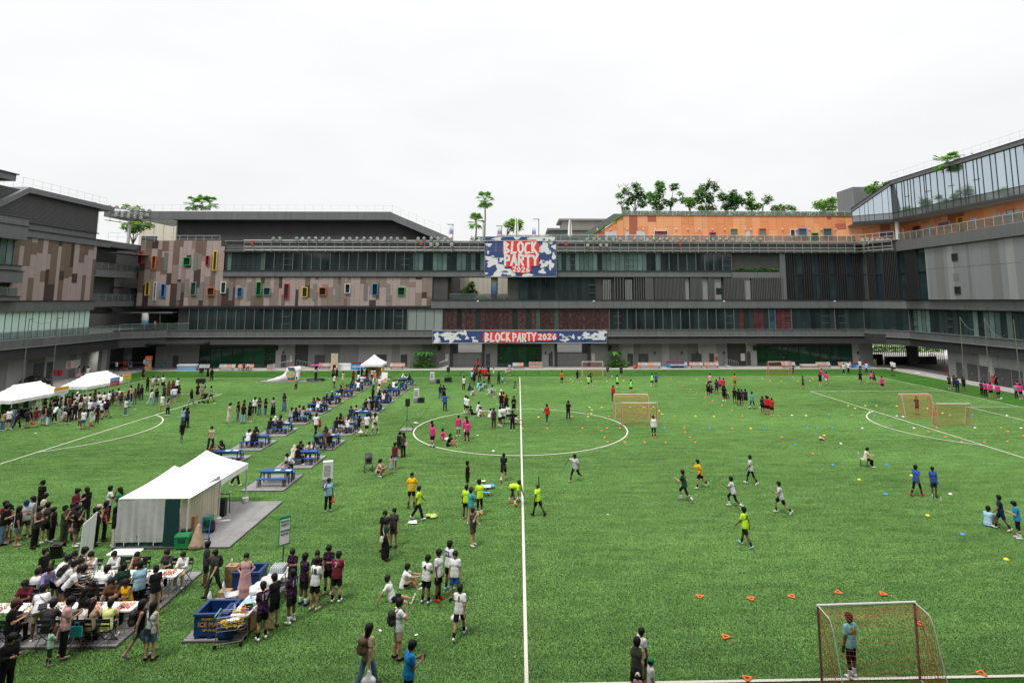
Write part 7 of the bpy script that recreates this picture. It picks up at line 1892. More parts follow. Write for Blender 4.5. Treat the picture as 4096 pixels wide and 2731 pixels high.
for x,y,t in((xb,31.78,'near'),(xb,yb2-.02,'far')):
 q=MB();q.lathe([(.17,0),(.18,.02),(.18,.22),(.16,.24),(.06,.25)],(0,0,0),14);o=q.build('weight',mat('weight_white',(.62,.60,.54),.5),None,label='round white ballast weight at the %s tent pole'%t,cat='weight',group='ballast weights on the tent poles');o.location=(x,y,.08)
def curtain(name,p0,p1,z0,z1,m,amp=.04,waves=22,parent=None,zt1=None):
 b=MB();S=waves*8;p0,p1=Vector(p0),Vector(p1);d=p1-p0;nn=Vector((d.y,-d.x)).normalized();rr=random.Random(3)
 ph=[rr.uniform(.7,1.3)for _ in range(S+1)]
 R=7
 for i in range(S+1):
  t=i/S;w=amp*math.sin(t*waves*6.283+.6*math.sin(t*17))*ph[int(t*9)]
  for j in range(R+1):
   f_=j/R;q=p0+d*t+nn*(w*(.5+.5*(1-f_))+.02*math.sin(t*9+f_*5));zz=z1 if zt1 is None else z1+(zt1-z1)*t;b.v.append((q.x,q.y,z0+(zz-z0)*f_))
 for i in range(S):
  for j in range(R):k=i*(R+1)+j;b.f.append((k,k+R+1,k+R+2,k+1));b.m.append(0)
 return b.build(name,m,parent,smooth=True)
m_tarp=mat('grey_tarpaulin',(.46,.46,.46),.45,noise=(3.5,.10));m_green=mat('dark_green_corrugated',(.012,.06,.058),.5);m_curt=mat('cream_curtain',(.56,.50,.40),.8,noise=(2,.06))
xs=-15.95
curtain('tarpaulin_wall',(xa-.02,ya-.08),(xs-.02,ya-.08),.28,2.1,m_tarp,.03,6,st)
nrib=34
for k in range(nrib):x=xs+(xb-xs+.0)*k/nrib*.62;blk('corrugated_rib',m_green,(x+.01,ya-.06,1.08),(.013,.04,2.04),st)
blk('corrugated_sheet',m_green,(xs+.3,ya-.03,1.08),(.66,.03,2.05),st);blk('corrugated_sheet',m_green,((xa+xs)/2,ya-.02,.3),(xs-xa,.03,.5),st)
curtain('curtain',(xs+.66,ya+.0),(xb+.0,31.8),.1,1.95,m_curt,.05,15,st,2.35)
blk('tent_floor_edge',m_decke,((xa+xb)/2,ya-.14,.04),(xb-xa+.1,.12,.08),st)
for k in range(3):q=MB();q.path([(xa+.4+k*.65,ya-.1,.3),(xa+.42+k*.65,ya-.13,.16)],.02,4);q.build('tie',m_plast,st)
deck(-18.0,-12.95,28.8,34.95,'large grey deck mat under and beside the stage tent',group=None)
m_bing=mat('green_bin_plastic',(.015,.22,.07),.45)
def cooler(p,rz,label,w=.62,d_=.42,h=.5):
 r=empty('cool_box',p,rz,label=label,cat='cool box',group='green cool boxes by the stage curtain');b=MB();b.hexa([(-w/2*.92,-d_/2*.92,0),(w/2*.92,-d_/2*.92,0),(w/2*.92,d_/2*.92,0),(-w/2*.92,d_/2*.92,0),(-w/2,-d_/2,h),(w/2,-d_/2,h),(w/2,d_/2,h),(-w/2,d_/2,h)]);b.build('tub',m_bing,r)
 b=MB();b.hexa([(-w/2-.02,-d_/2-.02,h),(w/2+.02,-d_/2-.02,h),(w/2+.02,d_/2+.02,h),(-w/2-.02,d_/2+.02,h),(-w/2+.03,-d_/2+.03,h+.1),(w/2-.03,-d_/2+.03,h+.1),(w/2-.03,d_/2-.03,h+.1),(-w/2+.03,d_/2-.03,h+.1)]);b.build('lid',m_bing,r)
 q=MB();q.box(-.16,.16,-d_/2-.012,-d_/2+.01,h*.55,h*.85);q.build('handle_recess',m_green,r)
p=at('Q4',95,1285,DZ);cooler(p,.05,'front green cool box beside the cream curtain');p=at('Q4',340,1090,DZ);cooler(p,.15,'rear green cool box next to the tent pole',.7,.5,.55)
m_card=mat('cardboard',(.36,.215,.11),.8,noise=(4,.08));m_tape=mat('yellow_tape',(.75,.5,.03),.5)
def carton(p,rz,w,d_,h,label,group='cardboard cartons'):
 r=empty('cardboard_box',p,rz,label=label,cat='box',group=group);blk('carton',m_card,(0,0,h/2),(w,d_,h),r);blk('flap_seam',m_tape if 'tape' in label else m_bag,(0,0,h+.002),(w*.98,.05,.006),r);blk('printed_mark',m_bag,(0,-d_/2-.002,h*.55),(w*.35,.005,h*.3),r);return r
p=at('Q4',185,1090,DZ+.35);carton((p.x,p.y+.1,DZ),0,.4,.34,.36,'plain lower carton under the taped box by the curtain');carton((p.x,p.y+.1,DZ+.36),0,.36,.3,.34,'upper carton with yellow tape beside the green boxes');carton((p.x,p.y+.1,DZ+.71),.05,.34,.28,.26,'topmost carton with yellow tape on the stack by the curtain')
p=at('Q4',250,1280,DZ)
V,F=nets(field([(np.array([0,0,.1]),np.array([.0,.1,.85]),.3,.09),(np.array([-.3,-.1,.02]),np.array([.2,-.15,.02]),.09,.07)],.08),np.array([-.6,-.6,-.03]),np.array([.6,.6,1.1]),.03)
o=link('draped_cloth',np_mesh('draped_cloth',V,F),None,'crumpled brown cloth draped over gear at the curtain end','cloth');o.data.materials.append(mat('brown_cloth',(.38,.26,.17),.85,noise=(7,.2)));o.location=p
p=at('Q4',420,1110,DZ);V,F=nets(field([(np.array([0,0,.15]),np.array([.02,.05,.42]),.19,.13)]),np.array([-.3,-.3,-.05]),np.array([.3,.3,.7]),.03);o=link('backpack',np_mesh('backpack',V,F),None,'black backpack standing on the deck by the tent pole','backpack');o.data.materials.append(m_bk['k']);o.location=p
p=at('Q4',345,1230,DZ);r=empty('hand_truck',p,.3,label='blue folded hand truck standing on end by the draped cloth',cat='trolley');q=MB();q.path([(-.16,0,.1),(-.16,.25,1.05),(.16,.25,1.05),(.16,0,.1)],.025,5);q.box(-.16,.16,.0,.03,.12,.16);q.box(-.16,.16,.1,.13,.5,.54);q.build('frame',mat('blue_trolley',(.03,.13,.4),.4),r)
for x in(-.19,.19):q=MB();q.tube((x-.03,0,.1),(x+.03,0,.1),.1,n=12);q.build('wheel',m_black,r)
p=at('Q4',130,1108,DZ+.58);V,F=nets(field([(np.array([-.15,0,.06]),np.array([.15,.05,.06]),.09,.08)]),np.array([-.35,-.2,-.05]),np.array([.35,.3,.2]),.03);o=link('bag',np_mesh('bag',V,F),None,'soft black bag lying on the front green cool box','bag');o.data.materials.append(m_bk['k']);o.location=(p.x,p.y,DZ+.58)
p=at('Q4',460,930,DZ);dk=empty('drum_kit',(p.x,p.y+.6,DZ),label='compact black electronic drum kit at the tent opening',cat='drum kit')
q=MB();q.path([(-.5,0,0),(-.4,0,.9),(.4,.1,.9),(.5,0,0)],.02,5);q.tube((-.45,0,.9),(-.5,-.1,1.35),.015,n=4);q.build('rack',m_black,dk)
for x,y,z,s in((-.5,-.1,1.37,.2),(.05,.0,.98,.15),(.35,.1,1.0,.15),(-.2,-.1,.8,.14)):q=MB();q.lathe([(s,0),(s,.04),(s*.9,.05)],(x,y,z),14,1,.8);q.build('drum_pad' if z<1.2 else 'cymbal',m_spk if z>1.2 else m_lens,dk)
for k,(x,y,w,t)in enumerate(((390,910,.5,'left black guitar amplifier cabinet behind the tent pole'),(520,930,.45,'right black amplifier cabinet at the deck'))):
 p=at('Q4',x,y,DZ);r=empty('amplifier',(p.x,p.y+.15,DZ),.1,label=t,cat='amplifier',group='amplifiers in the stage tent');blk('cabinet',m_black,(0,0,.42),(w,.35,.84),r);blk('grille',m_spk,(0,-.18,.38),(w*.85,.02,.6),r);blk('panel',m_mulld,(0,-.18,.76),(w*.85,.02,.1),r)
p=at('Q4',380,860,DZ);r=empty('music_stand',(p.x,p.y+.3,DZ),label='black perforated music stand inside the stage tent',cat='music stand');q=MB();q.tube((0,0,0),(0,0,1.1),.02,n=5);q.build('pole',m_black,r);blk('desk',m_black,(0,0,1.25),(.4,.03,.35),r)
for a in range(3):q=MB();q.tube((0,0,.25),(.25*math.cos(a*2.1),.25*math.sin(a*2.1),0),.015,n=4);q.build('leg',m_black,r)
p=at('Q4',600,965,DZ+.022);sheetpaper(p.x,p.y,DZ+.001,.4,.18,'white sheet lying flat on the deck near the tent pole',.3)
p0,p1=at('Q1',925,1440,.03),at('Q1',1085,1390,.03);r=empty('display_board',(p0+p1)/2,label='tall white folded board standing on edge by the queue',cat='board')
a=math.atan2((p1-p0).y,(p1-p0).x);L=(p1-p0).length;r.rotation_euler=(0,0,a)
for s in(-1,1):
 b=MB();z1,z2=(1.45,1.62)if s<0 else(1.63,1.82);x0,x1=(-L/2,-.005)if s<0 else(.005,L/2)
 b.hexa([(x0,-.02,0),(x1,-.02,0),(x1,.02,0),(x0,.02,0),(x0+.05,-.02,z1),(x1+.05,-.02,z2),(x1+.05,.02,z2),(x0+.05,.02,z1)]);b.build('panel',m_white,r)
c1,c2,c3=G(1340/2.846,2180+1150/2.846),G(2255/2.846,2180+320/2.846),G(110/2.846,2180+1185/2.846)
deck(c3.x-1.2,c1.x,min(c1.y,c3.y)-.02,c2.y,'long grey deck mat under the chess tables')
def fold_table(x0,x1,y,dep,label,z=.74,cloth=None):
 r=empty('trestle_table',((x0+x1)/2,y,DZ),label=label,cat='table',group='long white folding tables');w=x1-x0
 b=MB();rr=.05;P_=[(-w/2+rr,-dep/2),(w/2-rr,-dep/2),(w/2,-dep/2+rr),(w/2,dep/2-rr),(w/2-rr,dep/2),(-w/2+rr,dep/2),(-w/2,dep/2-rr),(-w/2,-dep/2+rr)]
 b.prism([Vector((a,c,z-.045))for a,c in P_][::-1],(0,0,.045));b.build('table_top',m_white,r)
 for s in(-1,1):
  for e in(-1,1):q=MB();q.tube((s*(w/2-.2),e*(dep/2-.08),0),(s*(w/2-.24),e*(dep/2-.1),z-.045),.016,n=5);q.build('leg',m_steel,r)
  q=MB();q.tube((s*(w/2-.2),-dep/2+.08,.18),(s*(w/2-.2),dep/2-.08,.18),.012,n=4);q.build('brace',m_steel,r)
 return r
Q2p=lambda x,y,z=0:G(x/2.846,2180+y/2.846,z)
TZ2=DZ+.74
nA,nB=Q2p(90,770,TZ2),Q2p(1490,745,TZ2);nC=Q2p(1600,635,TZ2)
fA,fB,fC=Q2p(930,375,TZ2),Q2p(1990,360,TZ2),Q2p(2060,270,TZ2)
NT=[(nA.x-1.0,nB.x,nB.y,nC.y),(fA.x-1.5,fB.x,fB.y,fC.y)]
m_cr=mat('red_board_square',(.62,.05,.04),.6);m_cw=mat('cream_board_square',(.70,.64,.55),.6);m_cg=mat('pale_grey_board_square',(.55,.55,.53),.6);m_pw=mat('cream_chess_piece',(.66,.52,.30),.5);m_pk=mat('black_chess_piece',(.015,.014,.013),.4)
PC={}
for nm,m in(('w',m_pw),('k',m_pk)):
 for i,hh in enumerate((.05,.075,.09)):
  q=MB();q.lathe([(.02,0),(.02,.008),(.009,.02),(.008,hh*.6),(.014,hh*.72),(.012,hh*.9),(.004,hh)],(0,0,0),7);PC[nm,i]=q.mesh('chess_piece',[m],smooth=True)
crr=random.Random(9)
for ti,(x0,x1,y0,y1)in enumerate(NT):
 yc=(y0+y1)/2;dep=max(.62,y1-y0);n=4;W=(x1-x0)/2
 for k in range(2):fold_table(x0+k*W+.01,x0+(k+1)*W-.01,yc,dep,'%s %s white folding table of the chess corner'%(('near','far')[ti],('left','right')[k]))
 for k in range(5):
  bx=x1-.38-k*(x1-x0-.7)/4.2;red=k==0 or(ti==1 and k==1)or(ti==0 and k==1);r=empty('chess_board',(bx,yc,TZ2+.001),label='%s chess board with pieces, %s from the right on the %s table'%('red and white' if red else 'pale',ORD[k],('near','far')[ti]),cat='chess board',group='chess boards on the long tables')
  blk('board',m_cw,(0,0,.004),(.5,.46,.008),r);S=.055;sq=MB()
  for i in range(8):
   for j in range(8):
    if(i+j)%2:sq.box(-4*S+i*S,-3*S+i*S,-4*S+j*S,-3*S+j*S,.008,.011)
  sq.build('dark_squares',m_cr if red else m_cg,r,kind='stuff')
  occ=set()
  for c_ in range(26):
   i,j=crr.randrange(8),crr.choice((0,1,1,2,3,4,5,6,6,7))
   if(i,j)in occ:continue
   occ.add((i,j));o=link('chess_piece',PC['k' if(j<4)==(k%2==0)else 'w',crr.randrange(3)],r);o.location=(-3.5*S+i*S,-3.5*S+j*S,.011)
m_chair=mat('black_chair_metal',(.013,.013,.014),.4)
fch=empty('folding_chair',label='x',cat='chair',group='black folding chairs at the chess tables')
q=MB();q.box(-.2,.2,-.2,.2,.43,.455);q.build('seat',m_chair,fch)
q=MB();q.box(-.2,.2,-.225,-.205,.62,.68);q.box(-.2,.2,-.24,-.22,.74,.86);q.build('backrest',m_chair,fch)
for s in(-.21,.21):
 q=MB();q.path([(s,-.24,.88),(s,-.16,.45),(s,.26,.01)],.013,5);q.build('leg',m_chair,fch);q=MB();q.path([(s*.9,.17,.44),(s*.9,-.26,.01)],.013,5);q.build('leg',m_chair,fch)
q=MB();q.tube((-.21,.26,.012),(.21,.26,.012),.013,n=5);q.tube((-.19,-.26,.012),(.19,-.26,.012),.013,n=5);q.build('foot_bar',m_chair,fch)
freeze(fch);fused=[0]
def fchair(x,y,face,label):
 o=fch if not fused[0]else copy_tree(fch);fused[0]=1;o.location=(x,y,DZ);o.rotation_euler=(0,0,-dg(face));o['label']=label
ny0,ny1=NT[0][2]-.52,NT[0][3]+.5;fy0,fy1=NT[1][2]-.52,NT[1][3]+.5
SEEN={}
def seat(x,y,face,top,bot,hair,where,**k):
 t='folding chair under person in %s %s'%(FAB[top.split(':')[1]][0]+' '+NM[top.split(':')[0]],where);n=SEEN[t]=SEEN.get(t,0)+1
 fchair(x,y,face,t+(', farther right' if n>1 else ''));person((x,y-.02,DZ),'ch',face+prand.uniform(-12,12),top,bot,hair,where,'people at the chess tables',**k)
xq=lambda x,y:Q2p(x,y,TZ2).x
N_='at near chess table';Fq='at far chess table'
for px,top,bot,hair in((-40,'tee:k','tro:k','s'),(300,'tee:k','tro:k','cap'),(690,'tee:ch','tro:k','s'),(880,'tee:ml','sho:k','s'),(1060,'tee:w','tro:k','s'),(1130,'tank:be','tro:g','l'),(1330,'tee:ly','sho:n','s')):seat(xq(px,760),ny0,0,top,bot,hair,N_,**({'hatc':'pu'}if hair=='cap' else{}))
for px,top,bot,hair in((200,'tee:m','tro:k','s'),(960,'tee:k','tro:k','s'),(1170,'tee:br','tro:k','s'),(1350,'tank:y','tro:k','s')):seat(xq(px,640),ny1,180,top,bot,hair,N_+' opposite')
for px,top,bot,hair in((540,'tank:w','sho:k','s'),(1030,'long:st','tro:dg','s'),(1280,'tee:w','tro:g','s'),(1440,'tee:n','tro:k','l'),(1640,'tee:lg','tro:k','s'),(1830,'tee:lb','sho:de','hat')):seat(xq(px,370),fy0,0,top,bot,hair,Fq,**({'hatc':'g'}if hair=='hat' else{}))
for px,top,bot,hair in((800,'tee:fl','tro:k','s'),(980,'tee:w','tro:k','p'),(1240,'long:w','tro:k','s'),(1490,'tank:br','tro:k','s'),(1840,'tee:ch','tro:k','s'),(2020,'long:w','tro:be','s')):seat(xq(px,270),fy1,180,top,bot,hair,Fq+' opposite')
fchair(xq(240,800)+.05,ny0-.25,10,'empty black folding chair at the near left corner with dark cloth');fchair(xq(1030,800),ny0-.1,0,'black folding chair with a turquoise bag on its back')
p=Vector((xq(1030,800),ny0-.36,DZ));paper_bag((p.x,p.y,DZ+.42),'turquoise bag hanging on a black folding chair',m=mat('turquoise_bag',(.04,.42,.5),.6),w=.36,h=.3,d=.08,name='tote_bag')
for px,t in((1560,'first'),(1340,'second')):fchair(xq(px,230),fy1+.15,180,'empty black folding chair behind the far chess table, %s from right'%t)
e0,e1=Q2p(1190,135,.75),Q2p(1600,60,.75);fold_table(e0.x,e0.x+(Q2p(1520,135,.75).x-e0.x),(e0.y+e1.y)/2+.05,.62,'bare white trestle table in front of the stage tent')
def pram(p,rz,label,canopy_c=m_black,bag=None,s=1.):
 r=empty('pushchair',p,rz,label=label,cat='pushchair',group='pushchairs');r.scale=(s,s,s);q=MB()
 for x in(-.22,.22):q.path([(x,-.35,.98),(x,-.1,.55),(x,.38,.12)],.016,5);q.path([(x,.1,.5),(x,-.32,.12)],.016,5)
 q.tube((-.22,-.35,.98),(.22,-.35,.98),.02,n=5);q.build('frame',m_black,r)
 for x in(-.25,.25):
  for y in(-.33,.38):q=MB();q.tube((x-.025,y,.12),(x+.025,y,.12),.12,n=12);q.build('wheel',m_black,r)
 b=MB();b.hexa([(-.19,-.1,.42),(.19,-.1,.42),(.19,.28,.46),(-.19,.28,.46),(-.19,-.12,.5),(.19,-.12,.5),(.19,.28,.52),(-.19,.28,.52)]);b.hexa([(-.19,-.28,.95),(.19,-.28,.95),(.19,-.22,.95),(-.19,-.22,.95),(-.19,-.14,.46),(.19,-.14,.46),(.19,-.06,.46),(-.19,-.06,.46)][4:]+[(-.19,-.3,.98),(.19,-.3,.98),(.19,-.24,.98),(-.19,-.24,.98)]);b.build('seat',m_spk,r)
 b=MB();S=8
 for i in range(S+1):
  a=-.3+i/S*1.7
  for j in range(5):t=-1+j*.5;b.v.append((t*.22,-.22+.42*math.sin(a),.72+.34*math.cos(a)-.05*t*t))
 for i in range(S):
  for j in range(4):k=i*5+j;b.f.append((k,k+1,k+6,k+5));b.m.append(0)
 b.build('hood',canopy_c,r,smooth=True)
 if bag:blk('hanging_bag',bag,(0,-.4,.62),(.24,.08,.5),r)
 return r
pram(Q2p(640,270,.03),.3,'black pushchair with hood up behind the chess tables',s=1.05);pram(at('Q5',215,385),3.4,'black pushchair carrying a pink bag on the open turf',bag=mat('pink_bag',(.75,.18,.2),.6))
pram(at('F2',575,1375,DZ),-.6,'left black pushchair parked at right row table three');pram(at('F2',670,1365,DZ),.3,'right black pushchair parked at right row table three');pram(at('F1',1870,945),1.3,'dark pushchair pushed by the person in grey at the box corner')
p=Q2p(1160,300,TZ2);q=MB();q.lathe([(.05,0),(.05,.16),(.02,.22),(.02,.25)],(0,0,0),8);o=q.build('bottle',m_plast,None,label='clear bottle standing on the far chess table',cat='bottle');o.location=p
Q3p=lambda x,y,z=0:G(700+x/2.846,2180+y/2.846,z)
d0,d1,d2=Q3p(85,1115),Q3p(770,1095),Q3p(1270,430)
deck(d0.x,d1.x,min(d0.y,d1.y),d2.y,'grey deck mat under the drinks stand')
t0,t1=Q3p(620,805,.82),Q3p(830,800,.82);t2_=Q3p(1235,240,.82);txm=(t0.x+t1.x)/2;wd=t1.x-t0.x
L=t2_.y-t0.y
for k in range(2):
 r=fold_table(-L/4+.01,L/4-.01,0,wd,'%s white drinks table with bottles and cups'%('nearer','farther')[k]);r.location=(txm+.02*k,t0.y+L*(.25+.5*k),DZ);r.rotation_euler=(0,0,math.pi/2)
tx,ty=txm,t0.y;TT=DZ+.742
m_clear=mat('clear_plastic',(.62,.70,.74),.12,transmission=.4);m_cap=mat('blue_bottle_cap',(.3,.5,.65),.4)
bo=empty('water_bottle',label='x',cat='bottle',group='water bottles on the drinks table');q=MB();q.lathe([(.032,0),(.034,.02),(.034,.14),(.014,.185)],(0,0,0),9);q.build('bottle',m_clear,bo,smooth=True);q=MB();q.lathe([(.015,.185),(.015,.205)],(0,0,0),8);q.build('bottle_cap',m_white,bo);freeze(bo);bu=[0]
def bottle(p,label):
 o=bo if not bu[0]else copy_tree(bo);bu[0]=1;o.location=p;o['label']=label;o.scale=(1.1,1.1,1.15)
for i in range(6):
 for j in range(6):bottle((tx-.2+i*.085,ty+L-.62+j*.085,TT),'clear water bottle in the block at the far end of the table')
bottle((tx-.1,ty+1.15,TT),'water bottle with blue cap standing alone on the drinks table');bottle(Vector((tx-.25,ty+.25,TT)),'single bottle at the near end of the drinks table')
rr=random.Random(8)
for i in range(4):sheetpaper(tx-.15+.09*(i%2),ty+.75+.12*i,TT+.002+.004*i,.26,.2,'pale blue packet stack on the drinks table, layer %s'%ORD[i],rr.uniform(-.3,.3),m=mat('pale_blue_packet',(.35,.52,.66),.5),name='packet',cat='packet',group='packets on the drinks table')
def lump(p,r_,label,m,name,cat,seed,sc=(1,1,1)):
 q=random.Random(seed);pr=[(np.array([q.uniform(-r_,r_)*.6,q.uniform(-r_,r_)*.6,r_*.4]),np.array([q.uniform(-r_,r_)*.6,q.uniform(-r_,r_)*.6,r_*q.uniform(.4,.8)]),r_*q.uniform(.3,.5),r_*q.uniform(.2,.4))for _ in range(7)]
 V,F=nets(field(pr,r_*.12),np.array([-1.4*r_]*2+[-.1*r_]),np.array([1.4*r_]*2+[1.6*r_]),r_*.11);V=V*np.array(sc);o=link(name,np_mesh(name,V,F),None,label,cat);o.data.materials.append(m);o.location=p;return o
m_cpl=mat('clear_bag_plastic',(.66,.66,.66),.2)
lump((tx-.05,ty+1.75,TT),.34,'big crumpled clear plastic bag on the drinks table',m_cpl,'plastic_bag','bag',2,(1,1.2,.7));lump((tx-.02,ty+2.35,TT),.3,'clear plastic bag holding pink buns on the drinks table',mat('pink_buns_in_plastic',(.66,.5,.46),.3,noise=(9,.25)),'plastic_bag','bag',3,(1,1,.6));lump((tx+.12,ty+1.55,TT),.22,'smaller crumpled plastic bag at the table middle',m_cpl,'plastic_bag','bag',5,(1,1,.7))
lump((tx-.12,ty+.3,TT),.16,'yellow crumpled packet at the near table end',mat('yellow_packet',(.75,.6,.2),.5),'packet','packet',6,(1.3,1,.4));lump((tx+.12,ty+.62,TT),.13,'green and dark produce heap on the drinks table',mat('green_produce',(.12,.2,.05),.6,noise=(12,.6)),'produce','food',7,(1.3,1.4,.6))
for k,x in enumerate((.02,.11)):
 r=empty('juice_bottle',(tx+x,ty+.2,TT),label='orange drink bottle with handle, %s of the pair'%('left','right')[k],cat='bottle',group='orange drink bottles');q=MB();q.lathe([(.045,0),(.045,.15),(.02,.2)],(0,0,0),8);q.build('bottle',mat('orange_plastic',(.80,.20,.02),.4),r);q=MB();q.lathe([(.02,.2),(.02,.23)],(0,0,0),8);q.build('bottle_cap',mat('orange_plastic',(.8,.2,.02)),r)
r=empty('crate',(tx+.1,ty+.42,TT),label='small black basket behind the orange bottles',cat='basket');blk('base',m_black,(0,0,.01),(.26,.2,.02),r);[blk('side',m_black,(x,y,.07),s,r)for x,y,s in((-.13,0,(.01,.2,.12)),(.13,0,(.01,.2,.12)),(0,-.1,(.26,.01,.12)),(0,.1,(.26,.01,.12)))]
m_tub=mat('blue_tub_plastic',(.006,.034,.14),.5)
def tub(p,rz,label,w=1.12,d_=.92,h=.72,txt=False):
 r=empty('ice_tub',p,rz,label=label,cat='ice box',group='blue insulated ice tubs');t=.06
 b=MB()
 for x0,x1,y0,y1 in((-w/2,w/2,-d_/2,-d_/2+t),(-w/2,w/2,d_/2-t,d_/2),(-w/2,-w/2+t,-d_/2+t,d_/2-t),(w/2-t,w/2,-d_/2+t,d_/2-t)):b.box(x0,x1,y0,y1,.08,h)
 b.build('wall',m_tub,r);blk('floor',m_tub,(0,0,.12),(w-2*t-.01,d_-2*t-.01,.06),r)
 b=MB();o_=.035
 for x0,x1,y0,y1 in((-w/2-o_,w/2+o_,-d_/2-o_,-d_/2+t+.01),(-w/2-o_,w/2+o_,d_/2-t-.01,d_/2+o_),(-w/2-o_,-w/2+t+.01,-d_/2+t+.01,d_/2-t-.01),(w/2-t-.01,w/2+o_,-d_/2+t+.01,d_/2-t-.01)):b.box(x0,x1,y0,y1,h,h+.07)
 b.build('rim',m_tub,r)
 for x in(-w/2+.1,0,w/2-.1):blk('foot',m_tub,(x,0,.04),(.14,d_,.079),r)
 if txt:
  for s,z,sz in(('PROPERTY OF',.6,.09),('ICE MAN',.43,.2),('NET 475 6088',.26,.08)):me=text_mesh(s,sz,.003);me.materials.append(mat('tub_lettering',(.45,.26,.03),.6));o=link('lettering',me,r);o.location=(0,-d_/2-.008,z);o.rotation_euler=(math.pi/2,0,0)
 return r
f0,f1=Q3p(200,1072,DZ),Q3p(545,1065,DZ);w=max(1.05,f1.x-f0.x)
tub(((f0.x+f0.x+w)/2,f0.y+.5,DZ),0,'blue ice tub reading ICE MAN at the near left',w,.95,.7,True)
p=Q3p(800,520,DZ);tub((p.x,p.y+.35,DZ),0,'blue ice tub behind the woman in pink',1.0,.8,.62)
p=Q3p(595,930,DZ);tub((tx-.42,ty+.45,DZ),math.pi/2,'narrow blue tub tucked beside the near table end',.9,.45,.66)
p=Q3p(600,520,DZ);carton((p.x,p.y+.3,DZ),0,.42,.36,.3,'bottom brown carton of the drinks stand stack');carton((p.x,p.y+.3,DZ+.31),.02,.42,.36,.28,'middle brown carton of the drinks stand stack');carton((p.x,p.y+.3,DZ+.6),-.02,.42,.36,.22,'top brown carton of the drinks stand stack');bottle((p.x-.02,p.y+.25,DZ+.83),'water bottle standing on the brown carton stack')
p=Q3p(520,690,DZ);carton((p.x,p.y+.3,DZ),0,.4,.34,.4,'open carton with orange print behind the white chairs');p=Q3p(840,950,DZ);carton((p.x,p.y+.1,DZ),-.3,.36,.4,.42,'open brown carton under the drinks table')
pc_=empty('plastic_chair',label='x',cat='chair',group='white plastic chairs at the drinks stand');b=MB()
S=8
for i in range(S+1):
 t=i/S
 y,z=(.22-.44*min(1,t*1.9),.45-.02*math.sin(min(1,t*1.9)*3.1))if t<.53 else(-.22-.1*(t-.53)/.47,.45+.4*(t-.53)/.47)
 for j in range(5):x=(-1+j*.5)*(.22 if t<.6 else .21);b.v.append((x,y+.02*(1-abs(j-2)/2)*(-1 if t>.53 else 0),z+.015*abs(j-2)))
for i in range(S):
 for j in range(4):k=i*5+j;b.f.append((k,k+1,k+6,k+5));b.m.append(0)
sh=b.build('seat_shell',mat('white_grey_plastic',(.55,.55,.54),.4),pc_,smooth=True);md=sh.modifiers.new('thick','SOLIDIFY');md.thickness=.02
for x in(-.17,.17):
 for y in(-.18,.17):q=MB();q.tube((x,y,.44),(x*1.25,y*1.3,0),.014,n=5);q.build('leg',m_chair,pc_)
freeze(pc_);pu_=[0]
def pchair(p,face,label):
 o=pc_ if not pu_[0]else copy_tree(pc_);pu_[0]=1;o.location=p;o.rotation_euler=(0,0,-dg(face));o['label']=label
p=Q3p(640,715,DZ);pchair(p,70,'white plastic chair behind the drinks table, farther one');p=Q3p(480,840,DZ);pchair(p,75,'white plastic chair next to the ICE MAN tub')
r=empty('water_pack',Q3p(490,690,DZ+.4),label='shrink wrapped pack of water bottles beside the white chair',cat='water pack')
me=CH[bo][0].data
for i in range(4):
 for j in range(3):o=link('bottle',me,r);o.location=(-.12+i*.08,-.08+j*.08,0);o.scale=(1.1,1.1,1.2)
blk('wrap',m_clear,(0,0,.09),(.36,.28,.18),r)
p=Q3p(570,1190,.03);tr_=empty('shopping_trolley',(p.x,p.y+.35,.03),-1.45,label='steel shopping trolley full of bananas by the ICE MAN tub',cat='trolley')
m_chr=mat('chrome_wire',(.22,.22,.22),.5,metal=.5);q=MB()
q.path([(-.26,-.42,.12),(-.2,.4,.16),(.2,.4,.16),(.26,-.42,.12)],.016,5);q.path([(-.24,-.4,.14),(-.24,-.36,.5)],.016,5);q.path([(.24,-.4,.14),(.24,-.36,.5)],.016,5);q.path([(-.26,-.42,.95),(-.24,-.34,.6)],.015,5);q.path([(.26,-.42,.95),(.24,-.34,.6)],.015,5);q.build('frame',m_chr,tr_)
q=MB();bx=lambda x,y,z:(x*(.26 if y<0 else .2)/.26,y,z)
for z in(.5,.62,.74,.86,.92):q.path([(-.26,-.38,z),(-.2,.45,z+.02),(.2,.45,z+.02),(.26,-.38,z),(-.26,-.38,z)],.004 if z<.9 else .010,4)
for i in range(14):
 t=i/13;y=-.38+.83*t;x=.26-.06*t
 for s in(-1,1):q.tube((s*x,y,.5),(s*x,y,.92),.003,n=3)
 q.tube((-x,y,.5),(x,y,.5),.003,n=3)
for i in range(9):
 x=-.2+.05*i;q.tube((x,.45,.52),(x,.45,.94),.003,n=3);q.tube((x*1.3,-.38,.5),(x*1.3,-.38,.92),.003,n=3)
q.build('basket',m_chr,tr_,kind='stuff');q=MB();q.tube((-.27,-.44,.97),(.27,-.44,.97),.018,n=6);q.build('handle',mat('teal_handle',(.1,.45,.42),.4),tr_)
for x,y in((-.25,-.4),(.25,-.4),(-.2,.38),(.2,.38)):w_=MB();w_.tube((x-.018,y,.06),(x+.018,y,.06),.06,n=12);w_.build('wheel',m_black,tr_)
m_ban=mat('banana_yellow',(.75,.50,.05),.5,var=.12);bm=MB();bm.path([(-.09,0,0),(-.04,.025,.01),(.03,.03,.01),(.09,.0,0)],.017,6);bme=bm.mesh('banana',[m_ban],smooth=True)
M_t=Matrix.Translation(tr_.location)@Matrix.Rotation(-1.45,4,'Z')
